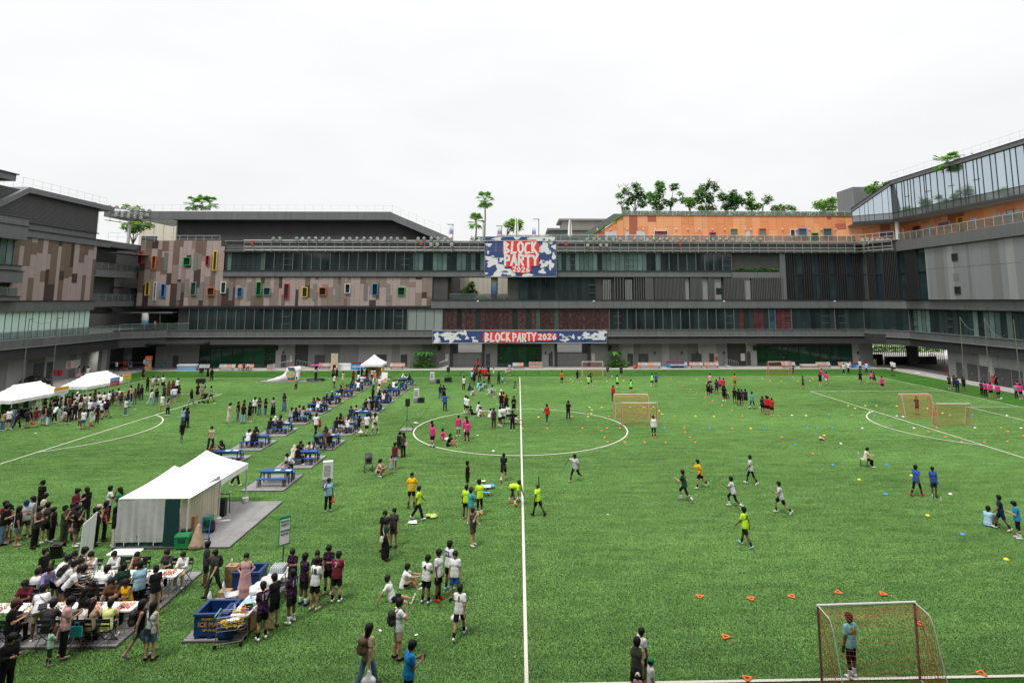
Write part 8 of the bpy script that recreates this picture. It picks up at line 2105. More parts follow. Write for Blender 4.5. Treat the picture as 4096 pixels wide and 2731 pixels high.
for i in range(60):
 o=link('banana',bme,None,'yellow banana in the heap inside the shopping trolley','banana','bananas in the shopping trolley');q_=M_t@Vector((rr.uniform(-.16,.16),rr.uniform(-.3,.36),.54+rr.uniform(0,.2)));o.location=q_;o.rotation_euler=(rr.uniform(-.4,.4),rr.uniform(-.4,.4),rr.uniform(0,6.28))
for i in range(5):q_=M_t@Vector((rr.uniform(-.12,.12),rr.uniform(-.2,.3),.73));lump(q_,.1,'crumpled white wrapper among the bananas, %s of five'%ORD[i],m_cpl,'wrapper','wrapper',20+i,(1,1,.5))
p=Q3p(1215,440,DZ);r=empty('sign_post',(p.x,p.y,DZ),.75,label='green framed white notice on a thin pole above the drinks table',cat='sign');q=MB();q.tube((0,0,0),(0,0,2.35),.022,n=6);q.build('pole',m_black,r);q=MB();q.lathe([(.2,0),(.2,.02)],(0,0,0),12);q.build('base',m_black,r)
blk('board',mat('sign_green',(.01,.30,.10),.5),(0,-.02,1.98),(.44,.03,1.1),r);blk('paper',m_white,(0,-.038,1.95),(.38,.01,.92),r)
for s,z,sz in(('BLOCK',2.33,.1),('PARTY',2.2,.1),('WELCOME',1.98,.075),('BOOTH',1.86,.085)):me=text_mesh(s,sz,.004);me.materials.append(mat('sign_ink_green',(.02,.12,.06),.6));o=link('lettering',me,r);o.location=(0,-.046,z);o.rotation_euler=(math.pi/2,0,0)
p=Q3p(1240,400,DZ);r=empty('stacked_boards',p,.1,label='stack of grey boards behind the drinks table end',cat='boards')
for k in range(4):blk('board',m_conc,(0,.3,.02+.045*k),(.5,.9,.04),r)
for fr,x,y,hd_,t in(('Q6',650,1890,'r','black phone held by the person in azure at the bottom edge'),('Q6',535,1300,'r','black phone held to the ear by the person in beige shorts'),('Q1',395,1295,'r','phone held by the queue visitor with a bun')):
 pr=near(fr,x,y);J=joints(PEOPLE_POSE(pr));M_=Matrix.Translation(pr.location)@Matrix.Rotation(pr.rotation_euler.z,4,'Z')@Matrix.Diagonal((*pr.scale,1));p=M_@Vector(J['wr'+hd_]+J['hn'+hd_]*.13);r=empty('phone',p,pr.rotation_euler.z,label=t,cat='phone');blk('case',m_black,(0,0,.03),(.075,.012,.15),r);blk('screen',m_glass,(0,-.007,.03),(.065,.003,.135),r)
m_net=mat('orange_red_net',(.62,.13,.06),.7);m_gpost=mat('goal_post_white',(.66,.64,.62),.35);m_gpostd=mat('goal_post_worn',(.50,.27,.20),.4,noise=(3,.3));m_netw=mat('pale_net',(.6,.5,.45),.7)
def goal(PL,PR,h,depth,back,label,cell=.12,wire=.006,netm=m_net,post=m_gpost,top=.6,r0=.05):
 """PL, PR: feet of the two front posts; back = +1 when the net runs away from the camera"""
 r=empty('football_goal',(0,0,0),label=label,cat='goal',group='portable football goals');PL,PR=Vector((PL.x,PL.y,.03)),Vector((PR.x,PR.y,.03));w=(PR-PL).length;d=(PR-PL).normalized();n=Vector((-d.y,d.x,0))*back;H=Vector((0,0,h))
 for p in(PL,PR):q=MB();q.tube(p,p+H,r0,n=8);q.build('post',post,r)
 q=MB();q.tube(PL+H-d*r0,PR+H+d*r0,r0,n=8);q.build('crossbar',m_gpost,r)
 for p in(PL,PR):
  q=MB();q.path([p+H,p+H*.97+n*depth*top*.8,p+H*.86+n*depth*top,p+n*depth,p],r0*.4,5);q.build('side_frame',m_gpost,r)
 q=MB();q.tube(PL+n*depth,PR+n*depth,r0*.5,n=5);q.build('base_bar',netm,r)
 B_=MB();nx,nz=max(6,round(w/cell)),max(5,round((h+depth*.4)/cell))
 prof=lambda f:(H*.97+n*(depth*top*.8)*min(1,f/.25))if f<.25 else(H*(.97-.11*min(1,(f-.25)/.1))+n*depth*top*(.8+.2*min(1,(f-.25)/.1)))if f<.35 else(H*.86*(1-(f-.35)/.65)+n*depth*(top+(1-top)*((f-.35)/.65)))
 def pt(i,f):s=i/nx;sag=math.sin(math.pi*s)*math.sin(math.pi*min(1,f))*.22;return PL+d*(w*s)+prof(f)+n*sag*.6-Vector((0,0,sag*.5*(1-f)))
 for i in range(nx+1):
  for k in range(nz):B_.tube(pt(i,k/nz),pt(i,(k+1)/nz),wire,n=3,cap=False)
 for k in range(nz+1):
  for i in range(nx):B_.tube(pt(i,k/nz),pt(i+1,k/nz),wire,n=3,cap=False)
 for p in(PL,PR):
  m_=max(4,round(depth/cell))
  for i in range(m_+1):
   s=i/m_;hh=h*.95 if s<top else h*.86*(1-(s-top)/(1-top))
   B_.tube(p+n*depth*s,p+n*depth*s+Vector((0,0,hh)),wire,n=3,cap=False)
  for k in range(1,int(h/cell)):
   z=k*cell;s1=top+(1-top)*(1-min(1,z/(h*.86)));B_.tube(p+Vector((0,0,z)),p+Vector((0,0,z))+n*depth*s1,wire,n=3,cap=False)
 B_.build('net',netm,r,kind='stuff')
 q=MB()
 for p in(PL,PR):q.path([p+H*.95+n*.05,p+H*.55+n*depth*.4,p+n*depth*.75],.012,4)
 q.build('net_cord',m_red,r);return r
g_=lambda u_,v:G(u_,v,0.03)
goal(g_(3288,2733),g_(3680,2716),2.12,1.3,-1,'large nearest goal with orange net at the bottom right',cell=.11,wire=.0042,r0=.038,post=mat('goal_post_rusty',(.17,.10,.09),.5,noise=(3,.35)),netm=mat('dark_red_net',(.36,.055,.03),.7))
goal(g_(2457,1664),g_(2590,1664),2.05,.9,-1,'rear one of two goals standing on the centre circle edge',cell=.10,wire=.0052,r0=.036,post=m_gpostd)
goal(g_(2490,1704),g_(2630,1704),2.0,.9,1,'front one of two goals standing on the centre circle edge',cell=.10,wire=.0052,r0=.036,post=m_gpostd)
goal(g_(3600,1662),g_(3718,1662),2.05,.9,-1,'left small goal in the right penalty area with a keeper inside',cell=.10,wire=.0052,r0=.036,post=m_gpostd)
goal(g_(3754,1708),g_(3888,1708),2.0,.9,1,'right small goal in the right penalty area',cell=.10,wire=.0052,r0=.036,post=m_gpostd)
goal(g_(2329,1505),g_(2412,1505),2.1,.9,1,'far goal on the back line right of the halfway line',cell=.12,wire=.0052,r0=.036,netm=m_net)
goal(g_(3076,1505),g_(3165,1505),2.1,.9,1,'far goal on the back line at the right corner',cell=.12,wire=.0052,r0=.036,post=m_gpostd)
CC={'o':('orange',(.85,.17,.04)),'y':('yellow',(.85,.62,.03)),'b':('blue',(.05,.28,.75)),'w':('white',(.78,.78,.76))}
CM={}
for k,(n,c)in CC.items():
 q=MB();q.lathe([(.11,0),(.105,.012),(.06,.06),(.035,.065),(.03,.05)],(0,0,0),12);CM[k]=q.mesh('marker_cone',[mat('cone_'+n,c,.5)],smooth=False)
CN={}
def cone(fr,x,y,k,where):
 n=CN[k,where]=CN.get((k,where),0)+1;o=link('marker_cone',CM[k],None,'%s disc cone marker %s'%(CC[k][0],where)+(', %s from left'%ORD[n-1]),'marker cone','%s disc cones %s'%(CC[k][0],where));o.location=at(fr,x,y,.035)
for k,where,L in(('y','near the far touchline',((540,726),(557,748),(640,748),(763,748),(870,747),(1023,740),(1700,727),(2302,723))),('o','in the far middle',((1415,703),(1464,729),(1530,760),(1569,784),(1640,820),(1700,852),(1778,852),(1775,893),(1845,925),(1927,968),(2020,1013),(2113,1065),(1495,1066),(1983,853),(1785,763))),('y','inside the circle and behind its goals',((712,986),(734,1010),(826,986),(728,1043),(698,1071),(244,1075),(1085,985),(1209,985),(1299,985),(1352,1017),(1378,1048),(1688,1067),(1856,1067),(2282,986))),('o','around the circle',((548,1071),(893,1069),(1315,1067),(97,1178),(325,1179),(647,1177),(873,1177),(821,1199),(990,1175),(851,1260),(877,1302),(1039,1307),(1219,1307),(1411,1309),(1585,1174),(1588,1213),(1636,1260),(1684,1307),(2022,1178))),('b','right of the circle',((1398,1175),(1815,1178),(2330,1178))),('y','right of the circle',((2192,1180),))):
 for x,y in sorted(L):cone('F3',x,y,k,where)
for k,where,L in(('y','on the far right turf',((17,744),(121,744),(275,744),(387,743),(410,720),(737,970),(800,994),(894,970),(997,970),(1183,975),(1464,996),(1603,1040),(933,1028),(517,1243))),('o','on the right turf',((100,1063),(767,1059),(127,1258),(413,1411),(1550,1173),(1474,1209),(1628,1257),(1781,1304),(1987,1307),(2140,1172),(2207,1207),(2197,1300),(2345,1247),(1671,1056))),('w','on the right turf',((220,1058),(350,1062),(867,1177),(669,1318),(1183,1065),(1340,1176),(1900,1172),(2195,1060),(2325,1176))),('b','on the right turf',((561,1055),(980,1057),(364,1175),(457,1175),(594,1175),(1117,1176),(1876,1056),(247,1326),(598,1514),(1094,1510)))):
 for x,y in sorted(L):cone('F4',x,y,k,where)
for k,where,L in(('y','on the near right turf',((800,395),(1292,357),(1446,732),(2184,1144))),('b','on the near right turf',((1052,532),(1775,910))),('w','on the near right turf',((1658,531),))):
 for x,y in sorted(L):cone('R2',x,y,k,where)
cone('Q5',1686,158,'w','inside the circle near edge');cone('Q5',1540,875,'o','behind the player in black')
q=MB();t_=[Vector((.15*math.cos(a),.15*math.sin(a),0))for a in(.2,2.29,4.39)]
for a,c in zip(t_,t_[1:]+t_[:1]):q.tube(a+Vector((0,0,.03)),c+Vector((0,0,.03)),.026,n=5)
tri=q.mesh('marker_triangle',[mat('cone_orange',CC['o'][1])])
for i,(fr,x,y,t)in enumerate((('R3',1468,402,'leftmost of the row above the near goal'),('R3',2073,428,'second of the row above the near goal'),('R4',160,322,'third of the row above the near goal'),('R4',595,283,'fourth of the row above the near goal'),('R4',1018,299,'rightmost of the row above the near goal'),('R3',1770,877,'alone on the turf left of the near goal'),('R3',2025,1368,'on the near touchline left of the goal'),('R4',1362,577,'seen through the near goal side net'),('R4',1948,1048,'on the near touchline right of the goal'))):
 o=link('marker_triangle',tri,None,'orange triangular ring marker '+t,'marker','orange triangular markers');o.location=at(fr,x,y,.03);o.rotation_euler=(0,0,.35*i)
def ball(p,label,r=.11):
 q=MB();q.lathe([(r*math.sin(t),-r*math.cos(t)+r)for t in np.linspace(.15,3.0,9)],(0,0,0),14);o=q.build('football',mat('football_white',(.7,.7,.7),.4,noise=(14,.35)),None,True,label=label,cat='ball');o.location=p
ball(at('Q5',1985,745),'white and blue football at the halfway line by the bending player');ball(at('F3',920,710),'white football on the far touchline');ball(at('F4',935,735),'football between two players at the far right corner');ball(at('F4',2145,912),'football near the pink players on the right edge');ball(at('F4',1243,1085),'pale ball beside the left small goal post')
lump(at('Q5',945,935,.03),.3,'heap of neon bibs and clothes on the turf',mat('bib_heap',(.35,.4,.1),.8,noise=(9,.9)),'clothes_heap','clothes',51,(1.3,1,.5));lump(at('Q5',735,1005,.03),.18,'pair of white shoes lying on the turf',m_white,'shoes','shoes',52,(1.5,1,.6));lump(at('F4',490,1283,.03),.3,'plastic bag with red contents lying on the right turf',mat('plastic_red_bag',(.6,.3,.3),.4,noise=(5,.8)),'plastic_bag','bag',53,(1,1,.7))
for x,y,t in((1490,565,'standing behind the blue shirted player'),(1572,600,'lying right of the blue shirted players')):o=copy_tree(bo,'small water bottle '+t,at('R2',x,y,.04));o['group']='bottles on the turf'
for fr,x,y,t in(('Q6',343,968,'left of the man on the phone'),('Q6',755,1017,'right of the man on the phone'),('R1',780,721,'below the running player in dark green'),('F1',328,1220,'in front of the market crowd'),('F1',1240,1000,'left of the penalty arc'),('F1',1972,947,'beside the pushchair pusher'),('F2',2035,1240,'inside the circle near the pink team'),('S2',740,845,'behind the referee in orange'),('S2',575,685,'beside the seated coach'),('S2',855,517,'near the child in blue'),('F2',1215,730,'by the yellow stall')):
 p=at(fr,x,y,.04);sheetpaper(p.x,p.y,.04,.12 if p.y<45 else .22,.07 if p.y<45 else .15,'small white scrap of litter '+t,prand.uniform(0,3),name='litter',cat='litter',group='litter on the turf')
pchair(at('R2',850,270),115,'grey chair on the open turf under the person in cream');p=at('R2',865,275)
person((p.x,p.y,.03),'ch',100,'tee:cr','tro:k','s','on a chair on the right turf','people on chairs on the pitch',shoe='w')
p=at('S2',640,735);pchair(p,120,'green framed chair near the circle under the person in pale blue');person((p.x,p.y,.03),'ch',110,'tee:lb','sho:k','s','on a chair by the circle','people on chairs on the pitch',shoe='w')
sheetpaper(p.x+.4,p.y-.1,.82,.4,.3,'bright lime sheet held on the lap of the coach by the circle',.3,m=mat('lime_paper',(.55,.85,.15),.6),name='clipboard',cat='paper')
p=at('Q5',1600,690);r=empty('small_table',(p.x,p.y,.03),.1,label='small white folding stool table with blue cloth by the neon players',cat='table');blk('table_top',m_white,(0,0,.55),(.5,.4,.04),r)
for x in(-.2,.2):q=MB();q.path([(x,-.18,0),(-x,.18,.53)],.014,5);q.path([(x,.18,0),(-x,-.18,.53)],.014,5);q.build('leg',m_chair,r)
lump(at('Q5',1595,650,.58),.2,'blue jersey cloth on the little table',mat('blue_jersey',(.05,.33,.72),.8,noise=(9,.3)),'blue_cloth','cloth',61,(1.4,.8,.35));o=sheetpaper(*at('Q5',1640,560,.2),.6,.4,'blue jersey laid out flat behind the neon players',.2,m=mat('blue_jersey',(.05,.33,.72)),name='jersey',cat='cloth');sheetpaper(*at('Q5',1550,508,.12),.45,.2,'white towel beside the blue jersey',.1,m=m_white,name='towel',cat='cloth')
def speaker_on_tripod(p,label,hgt=1.9,rz=.3):
 r=empty('loudspeaker',p,rz,label=label,cat='loudspeaker',group='loudspeakers on tripods');b=MB();b.hexa([(-.2,-.18,hgt),(.2,-.18,hgt),(.14,.18,hgt),(-.14,.18,hgt),(-.2,-.18,hgt+.62),(.2,-.18,hgt+.62),(.14,.18,hgt+.62),(-.14,.18,hgt+.62)]);b.build('cabinet',m_black,r);blk('grille',m_spk,(0,-.185,hgt+.31),(.36,.01,.56),r)
 q=MB();q.tube((0,0,.2),(0,0,hgt),.02,n=6);q.tube((0,0,.95),(0,0,1.05),.035,n=6);q.build('pole',m_black,r)
 for k in range(3):a=k*2.094+.4;q=MB();q.tube((0,0,.85),(.62*math.cos(a),.62*math.sin(a),0),.017,n=5);q.tube((0,0,.3),(.36*math.cos(a),.36*math.sin(a),.36),.012,n=4);q.build('leg',m_black,r)
 return r
p=at('F2',1380,1195,.08);c0=at('F2',1320,1205,0);c1=at('F2',1425,1205,0);c2=at('F2',1440,1178,0);deck(c0.x,c1.x,c0.y,c2.y,'small grey mat under the tripod loudspeaker');speaker_on_tripod(((c0.x+c1.x)/2,(c0.y+c2.y)/2,.08),'black loudspeaker on tall tripod left of the circle')
for fr,x,y,t in(('F2',1764,750,'loudspeaker on a pole above a floor cabinet near the far line'),('F1',1843,760,'loudspeaker on a pole above a floor cabinet at the left far line')):
 p=at(fr,x,y,.03);r=empty('loudspeaker',p,0,label='black '+t,cat='loudspeaker',group='pole loudspeakers on bass cabinets');blk('bass_cabinet',m_black,(0,0,.28),(.95,.7,.55),r);q=MB();q.tube((0,0,.55),(0,0,1.3),.022,n=6);q.build('pole',m_black,r);blk('cabinet',m_black,(0,0,1.62),(.42,.36,.64),r);blk('grille',m_spk,(0,-.185,1.62),(.38,.01,.58),r)
m_cool=mat('cooler_white_plastic',(.66,.66,.65),.4);m_coolg=mat('cooler_grey_plastic',(.25,.25,.30),.5)
def air_cooler(p,rz,label):
 r=empty('air_cooler',p,rz,label=label,cat='air cooler',group='white portable air coolers');b=MB();b.hexa([(-.3,-.22,.48),(.3,-.22,.48),(.3,.22,.48),(-.3,.22,.48),(-.27,-.2,1.42),(.27,-.2,1.42),(.27,.2,1.42),(-.27,.2,1.42)]);b.build('body',m_cool,r);blk('water_tank',m_coolg,(0,0,.27),(.58,.42,.4),r);blk('lid',m_cool,(0,0,1.44),(.56,.42,.04),r);blk('grille',m_coolg,(-.03,-.224,.98),(.34,.02,.6),r)
 for k in range(7):blk('slat',m_cool,(-.03,-.238,.72+k*.085),(.32,.01,.02),r)
 for x in(-.24,.24):
  for y in(-.16,.16):q=MB();q.tube((x-.02,y,.05),(x+.02,y,.05),.05,n=8);q.build('wheel',m_black,r)
 return r
air_cooler(at('Q4',1790,575),.25,'nearest white air cooler behind the man with hand at ear');air_cooler(at('F2',1472,940),.1,'white air cooler in the middle beside a black case');air_cooler(at('F2',1618,765),0,'farthest white air cooler near the far touchline')
for x,y,w,t in((1515,945,.72,'black equipment case right of the middle air cooler'),(1672,768,.5,'black case right of the farthest air cooler')):
 p=at('F2',x,y,.03);r=empty('equipment_case',p,.1,label=t,cat='case',group='black equipment cases');blk('box',m_black,(0,.2,.28),(w,.4,.5),r);blk('lid',m_mulld,(0,.2,.545),(w+.02,.42,.03),r)
 for s in(-1,1):blk('latch',m_steel,(s*w*.3,-.005,.5),(.06,.012,.05),r)
pts=[at('F2',x,y,.04)for x,y in((1425,1165),(1470,1120),(1530,1060),(1600,960),(1660,900),(1740,830),(1800,730),(1840,690),(1890,655))];q=MB();q.path(pts,.012,4);q.build('cable',m_black,None,label='black cable running over the turf between the loudspeakers',cat='cable')
lump(at('F2',1470,1130,.03),.16,'white cables and adapters bundle beside the circle line',m_plast,'cable_bundle','cables',71,(1.8,1,.5));o=copy_tree(bo,'water bottle standing on the turf beside the cable',at('F2',1485,1065,.04))
p=at('F2',1065,740,.0);yt=tent('stall_tent',(p.x,p.y+.9,0),0,3.0,3.0,2.25,3.5,0,'small white peaked tent over a yellow stall by the tables')
r=empty('stall_counter',(p.x,p.y,.03),label='yellow and white stall counter under the peaked tent',cat='stall');m_yel=mat('stall_yellow',(.80,.42,.02),.5);blk('back_panel',m_yel,(-.3,1.9,1.1),(2.2,.08,2.1),r)
for k in range(3):blk('shelf',m_white,(-.3,1.75,.6+.45*k),(2.0,.3,.04),r)
blk('counter',mat('counter_white',(.6,.56,.5),.5),(-.45,.3,.45),(1.1,.5,.9),r);blk('side_panel',m_yel,(1.35,.7,1.1),(.1,1.2,2.2),r)
for k in range(8):q=MB();q.lathe([(.13,0),(.1,-.12),(.03,-.17)][::-1],(-1.3+k*.27,.05,2.2),8);q.build('bunting',m_tent,r)
c_=empty('drinks_fridge',(p.x+.75,p.y+.1,.03),label='yellow drinks fridge with glass door beside the stall',cat='fridge');blk('casing',m_yel,(0,.25,.95),(.62,.5,1.9),c_);blk('glass_door',m_glassc,(0,-.01,.92),(.5,.03,1.25),c_);blk('header',mat('header_orange',(.85,.5,.05),.5),(0,-.01,1.72),(.56,.03,.25),c_)
for k in range(4):blk('fridge_shelf',m_white,(0,-.03,.45+.3*k),(.46,.01,.02),c_)
p=at('F2',1175,752,.03);r=empty('sandwich_board',p,-.1,label='white board with orange print leaning beside the yellow stall',cat='sign');b=MB();b.hexa([(-.42,0,0),(.42,0,0),(.42,.04,0),(-.42,.04,0),(-.42,.25,1.25),(.42,.25,1.25),(.42,.29,1.25),(-.42,.29,1.25)]);b.build('board',m_white,r);b=MB();b.hexa([(-.3,-.002,.1),(.36,-.002,.1),(.36,.02,.1),(-.3,.02,.1),(.1,.085,.5),(.36,.085,.5),(.36,.11,.5),(.1,.11,.5)]);b.build('print_shape',m_so,r)
p=at('F2',1212,730,.03);V,F=nets(field([(np.array([-.25,0,0]),np.array([.25,0,0]),.12,.1)]),np.array([-.5,-.3,-.01]),np.array([.5,.3,.3]),.03);o=link('soft_cushion',np_mesh('soft_cushion',V,F),None,'pale blue cushion lying beside the white board','cushion');o.data.materials.append(mat('pale_blue_cushion',(.45,.58,.7),.7));o.location=p
i0,i1=at('F2',70,750,.05),at('F2',395,740,.05);L=(i1-i0).length;r=empty('inflatable',(i0.x,i0.y+.6,0),label='white deflating inflatable arch with a round logo panel',cat='inflatable')
V,F=nets(field([(np.array([.3,0,.1]),np.array([L*.35,.1,.25]),.12,.28),(np.array([L*.35,.1,.25]),np.array([L*.62,.2,.55]),.3,.5),(np.array([L*.6,.3,.6]),np.array([L*.68,.3,1.3]),.5,.5),(np.array([L*.68,.3,1.5]),np.array([L*.95,.3,1.6]),.38,.4),(np.array([L*.95,-.1,.3]),np.array([L*.96,.2,1.5]),.28,.3),(np.array([L*.7,.3,.4]),np.array([L*.9,.3,.5]),.5,.4)],.3),np.array([-.4,-1.2,0]),np.array([L+.8,1.5,2.3]),.09);o=link('body',np_mesh('body',V,F),r);o.data.materials.append(mat('inflatable_white',(.70,.68,.68),.5,noise=(1.2,.1)))
pn=MB();pn.hexa([(L*.7,-.42,.1),(L*.9,-.42,.1),(L*.9,-.38,.1),(L*.7,-.38,.1),(L*.66,-.12,1.9),(L*.86,-.12,1.9),(L*.86,-.08,1.9),(L*.66,-.08,1.9)]);pn.build('panel',mat('panel_slate',(.06,.08,.10),.5),r);pn=MB();pn.lathe([(.62,0),(.62,.02)],(0,0,0),20);pn.v=[(L*.78+x,-.44+z+.15*(.5+y*.2)-.02,1.0+y*.8)for x,y,z in pn.v];pn.build('round_print',mat('print_khaki',(.42,.40,.20),.6,noise=(4,.4)),r);blk('orange_strip',m_so,(L*.8,-.44,.12),(L*.2,.03,.16),r)
deck(i0.x-.6,at('F2',625,740,0).x,i0.y-.3,i0.y+1.4,'thin grey mat under the white inflatable')
p=at('F2',548,738,.06);r=empty('game_post',p,label='black post with pink disc top on a round ring base',cat='game post');blk('post',m_black,(0,0,1.05),(.3,.3,2.0),r);q=MB();q.lathe([(.75,0),(.8,.03),(.78,.05)],(0,0,2.05),20);q.build('disc',mat('magenta_disc',(.55,.05,.25),.5),r);q=MB()
for k in range(20):a,c=k*math.pi/10,(k+1)*math.pi/10;q.tube((1.15*math.cos(a),1.15*math.sin(a),.08),(1.15*math.cos(c),1.15*math.sin(c),.08),.09,n=6)
q.build('ring',m_black,r);blk('label_plate',m_white,(0,-.16,1.35),(.35,.02,.35),r)
p=at('F2',408,738,.06);r=empty('wooden_chair',p,.4,label='light wooden chair beside the white inflatable',cat='chair');m_lw=mat('light_wood',(.5,.28,.10),.5);blk('seat',m_lw,(0,0,.6),(.42,.4,.04),r);blk('backrest',m_lw,(0,.2,1.0),(.42,.03,.2),r)
for x in(-.18,.18):
 for y in(-.18,.18):blk('leg',m_lw,(x,y,.3 if y<0 else .52),(.04,.04,.58 if y<0 else 1.04),r)
m_so_=mat('seat_terracotta',(.52,.24,.15),.55,var=.08);m_sgr=mat('seat_grey',(.36,.36,.36),.55,var=.08);m_frame=mat('seat_frame',(.05,.05,.05),.5)
sme={}
for k,m in(('o',m_so_),('g',m_sgr)):
 b=MB();b.hexa([(-.24,-.25,.42),(.24,-.25,.42),(.24,.2,.38),(-.24,.2,.38),(-.24,-.25,.45),(.24,-.25,.45),(.24,.22,.42),(-.24,.22,.42)]);b.hexa([(-.24,.2,.42),(.24,.2,.42),(.24,.24,.42),(-.24,.24,.42),(-.23,.4,.92),(.23,.4,.92),(.23,.44,.92),(-.23,.44,.92)]);sme[k]=b.mesh('seat',[m])
def seat_row(u0,u1,v,pat,label,Y=None):
 a,c=G(u0,v,.05),G(u1,v,.05);n=len(pat);w=(c.x-a.x)/n;r=empty('seat_row',((a.x+c.x)/2,a.y+.4,.03),label=label,cat='seating',group='rows of public seats along the far kerb')
 for i,ch in enumerate(pat):o=link('seat',sme[ch],r);o.location=(-(c.x-a.x)/2+(i+.5)*w,0,0);o.scale=(w/.5,1,1)
 q=MB();q.box(-(c.x-a.x)/2,(c.x-a.x)/2,-.05,.05,.32,.37);q.build('beam',m_frame,r)
 for x in(-(c.x-a.x)/2+.3,(c.x-a.x)/2-.3):q=MB();q.path([(x,-.3,0),(x,0,.33),(x,.3,0)],.03,4);q.build('leg',m_frame,r)
for u0,u1,v,pat,t in((786,828,1482,'ggg','grey row of three seats left of the glazed front'),(867,932,1482,'ggog','row of seats left of the glazed front centre'),(943,1006,1482,'oogo','mostly orange row at the glazed front centre'),(1268,1320,1477,'ooggo','row of five seats left of the beige roll banner'),(1335,1394,1477,'oggo','row of seats right of the beige roll banner'),(1556,1616,1477,'googo','row of seats right of the yellow stall'),(2050,2094,1475,'ggoo','row of seats before the middle glazed front'),(2555,2648,1474,'oggoogg','long row of seats right of the leafy plant'),(2685,2754,1473,'googgg','row of seats in front of the blue box'),(2762,2817,1473,'ogog','row of seats before the double door'),(2823,2881,1473,'oogog','row of seats before the hose cupboard'),(3133,3190,1472,'ogog','row of seats behind the far right goal'),(3272,3331,1472,'ogog','row of seats right of the pallet stack'),(3362,3416,1472,'oggg','rightmost row of seats near the corner')):
 seat_row(u0,u1,v,pat,t)
for i,(u0,u1)in enumerate(((2115,2170),)):
 a,c=G(u0,1474,.03),G(u1,1474,.03);r=empty('seat_stack',((a.x+c.x)/2,a.y+.3,.03),label='tilted block of stacked orange and grey seats by the shutter',cat='seating')
 for j in range(2):
  for k in range(4):blk('seat',(m_so_,m_sgr)[(k+j)%2],(-(c.x-a.x)/2+(k+.5)*(c.x-a.x)/4,.25*j,.3+.5*j),((c.x-a.x)/4-.04,.1,.46),r)
a,c=G(1064,1482,.03),G(1094,1482,.03);r=empty('seat_stack',((a.x+c.x)/2,a.y+.4,.03),.0,label='tipped over seat row left of the ramp',cat='seating')
for k in range(3):blk('seat',(m_sgr,m_so_,m_sgr)[k],(-.4+.42*k,0,.45+.08*k),(.4,.12,.85),r)
def gear_box(u0,u1,v0,v1,m,top,label,txt=None):
 a,c=G(u0,v1,.03),G(u1,v1,.03);z=FY((u0+u1)/2,v0,a.y).z;w=c.x-a.x;r=empty('storage_box',((a.x+c.x)/2,a.y+.5,.03),label=label,cat='box');blk('body',m,(0,0,(z-.25)/2),(w,.8,z-.25),r);blk('lid',top,(0,0,z-.14),(w+.06,.86,.2),r)
 if txt:me=text_mesh(txt,(z-.3)*.62,.012);me.materials.append(m_white);o=link('lettering',me,r);o.location=(0,-.41,(z-.25)/2);o.rotation_euler=(math.pi/2,0,0);wt=max(q.co.x for q in me.vertices)*2;s=min(1,w*.94/wt);o.scale=(s,s,1)
m_poolb=mat('pool_blue',(.02,.21,.55),.5);m_dkred=mat('dark_red_lid',(.22,.03,.04),.6)
gear_box(1404,1456,1449,1479,m_poolb,m_dkred,'blue box printed ORE POOL beside the yellow stall','ORE POOL');gear_box(3418,3486,1452,1472,m_poolb,m_dkred,'blue box printed CORE POOLS at the right end','CORE POOLS');gear_box(2672,2738,1445,1472,mat('steel_blue_box',(.06,.2,.38),.5),m_dkred,'blue box with dark red top behind the grey seats');gear_box(705,780,1458,1483,mat('pale_blue_box',(.20,.38,.55),.5),m_white,'white topped blue table box near the left passage');gear_box(1348,1402,1455,1478,m_white,m_white,'long white box behind the seat row at the roll banner');gear_box(3210,3272,1458,1472,mat('stacked_timber',(.35,.2,.15),.7),m_rail,'flat stacked pallet boxes between the seat rows')
for u0,v0,u1,v1,m,t in((1323,1414,1350,1480,mat('roll_banner_beige',(.62,.48,.32),.6,noise=(1.5,.2)),'tall beige roll banner standing at the far kerb'),(645,1448,660,1472,mat('poster_blue_green',(.1,.4,.4),.5,noise=(2,.8)),'blue and yellow poster stand at the passage mouth'),(3494,1437,3507,1462,mat('poster_yellow_blue',(.4,.45,.12),.5,noise=(2,.8)),'yellow and blue poster stand at the right passage')):
 a,c=G(u0,v1,.03),G(u1,v1,.03);z=FY((u0+u1)/2,v0,a.y).z;r=empty('banner_stand',((a.x+c.x)/2,a.y,.03),label=t,cat='banner stand');blk('print',m,(0,0,z/2+.05),(c.x-a.x,.05,z-.1),r);blk('base',m_steel,(0,0,.04),(c.x-a.x+.1,.25,.07),r)
 if 'roll' in t:blk('picture',m_black,(0,-.03,z*.22),((c.x-a.x)*.45,.01,z*.2),r);blk('logo',m_sb,(-.2,-.03,z*.82),(.18,.01,.2),r);blk('title',mat('title_pale_blue',(.35,.5,.55)),(.05,-.03,z*.66),((c.x-a.x)*.6,.01,.18),r)
p=G(590,1483,.03);r=empty('totem',p,label='stack of colourful patterned cubes with a white side plate',cat='totem')
for k,(w,h,c)in enumerate(((.78,.62,(.62,.42,.2)),(.62,.5,(.75,.5,.35)),(.78,.5,(.3,.36,.5)),(.8,.6,(.75,.2,.05)))):blk('cube',mat('totem_print_%s'%('a','b','c','d')[k],c,.5,noise=(4,.55)),(0.05*(k%2),0,.05+.31+[0,.56,1.06,1.61][k]),(w,w,h-.02),r,rz=.1*k)
blk('side_plate',m_white,(-.62,0,1.4),(.22,.04,.7),r)
for k in range(3):blk('frame_ring',mat('ring_orange',(.75,.2,.05))if k<2 else m_sb,(.05,-.33-.006*k,.87),(.42-.13*k,.01,.36-.11*k),r)
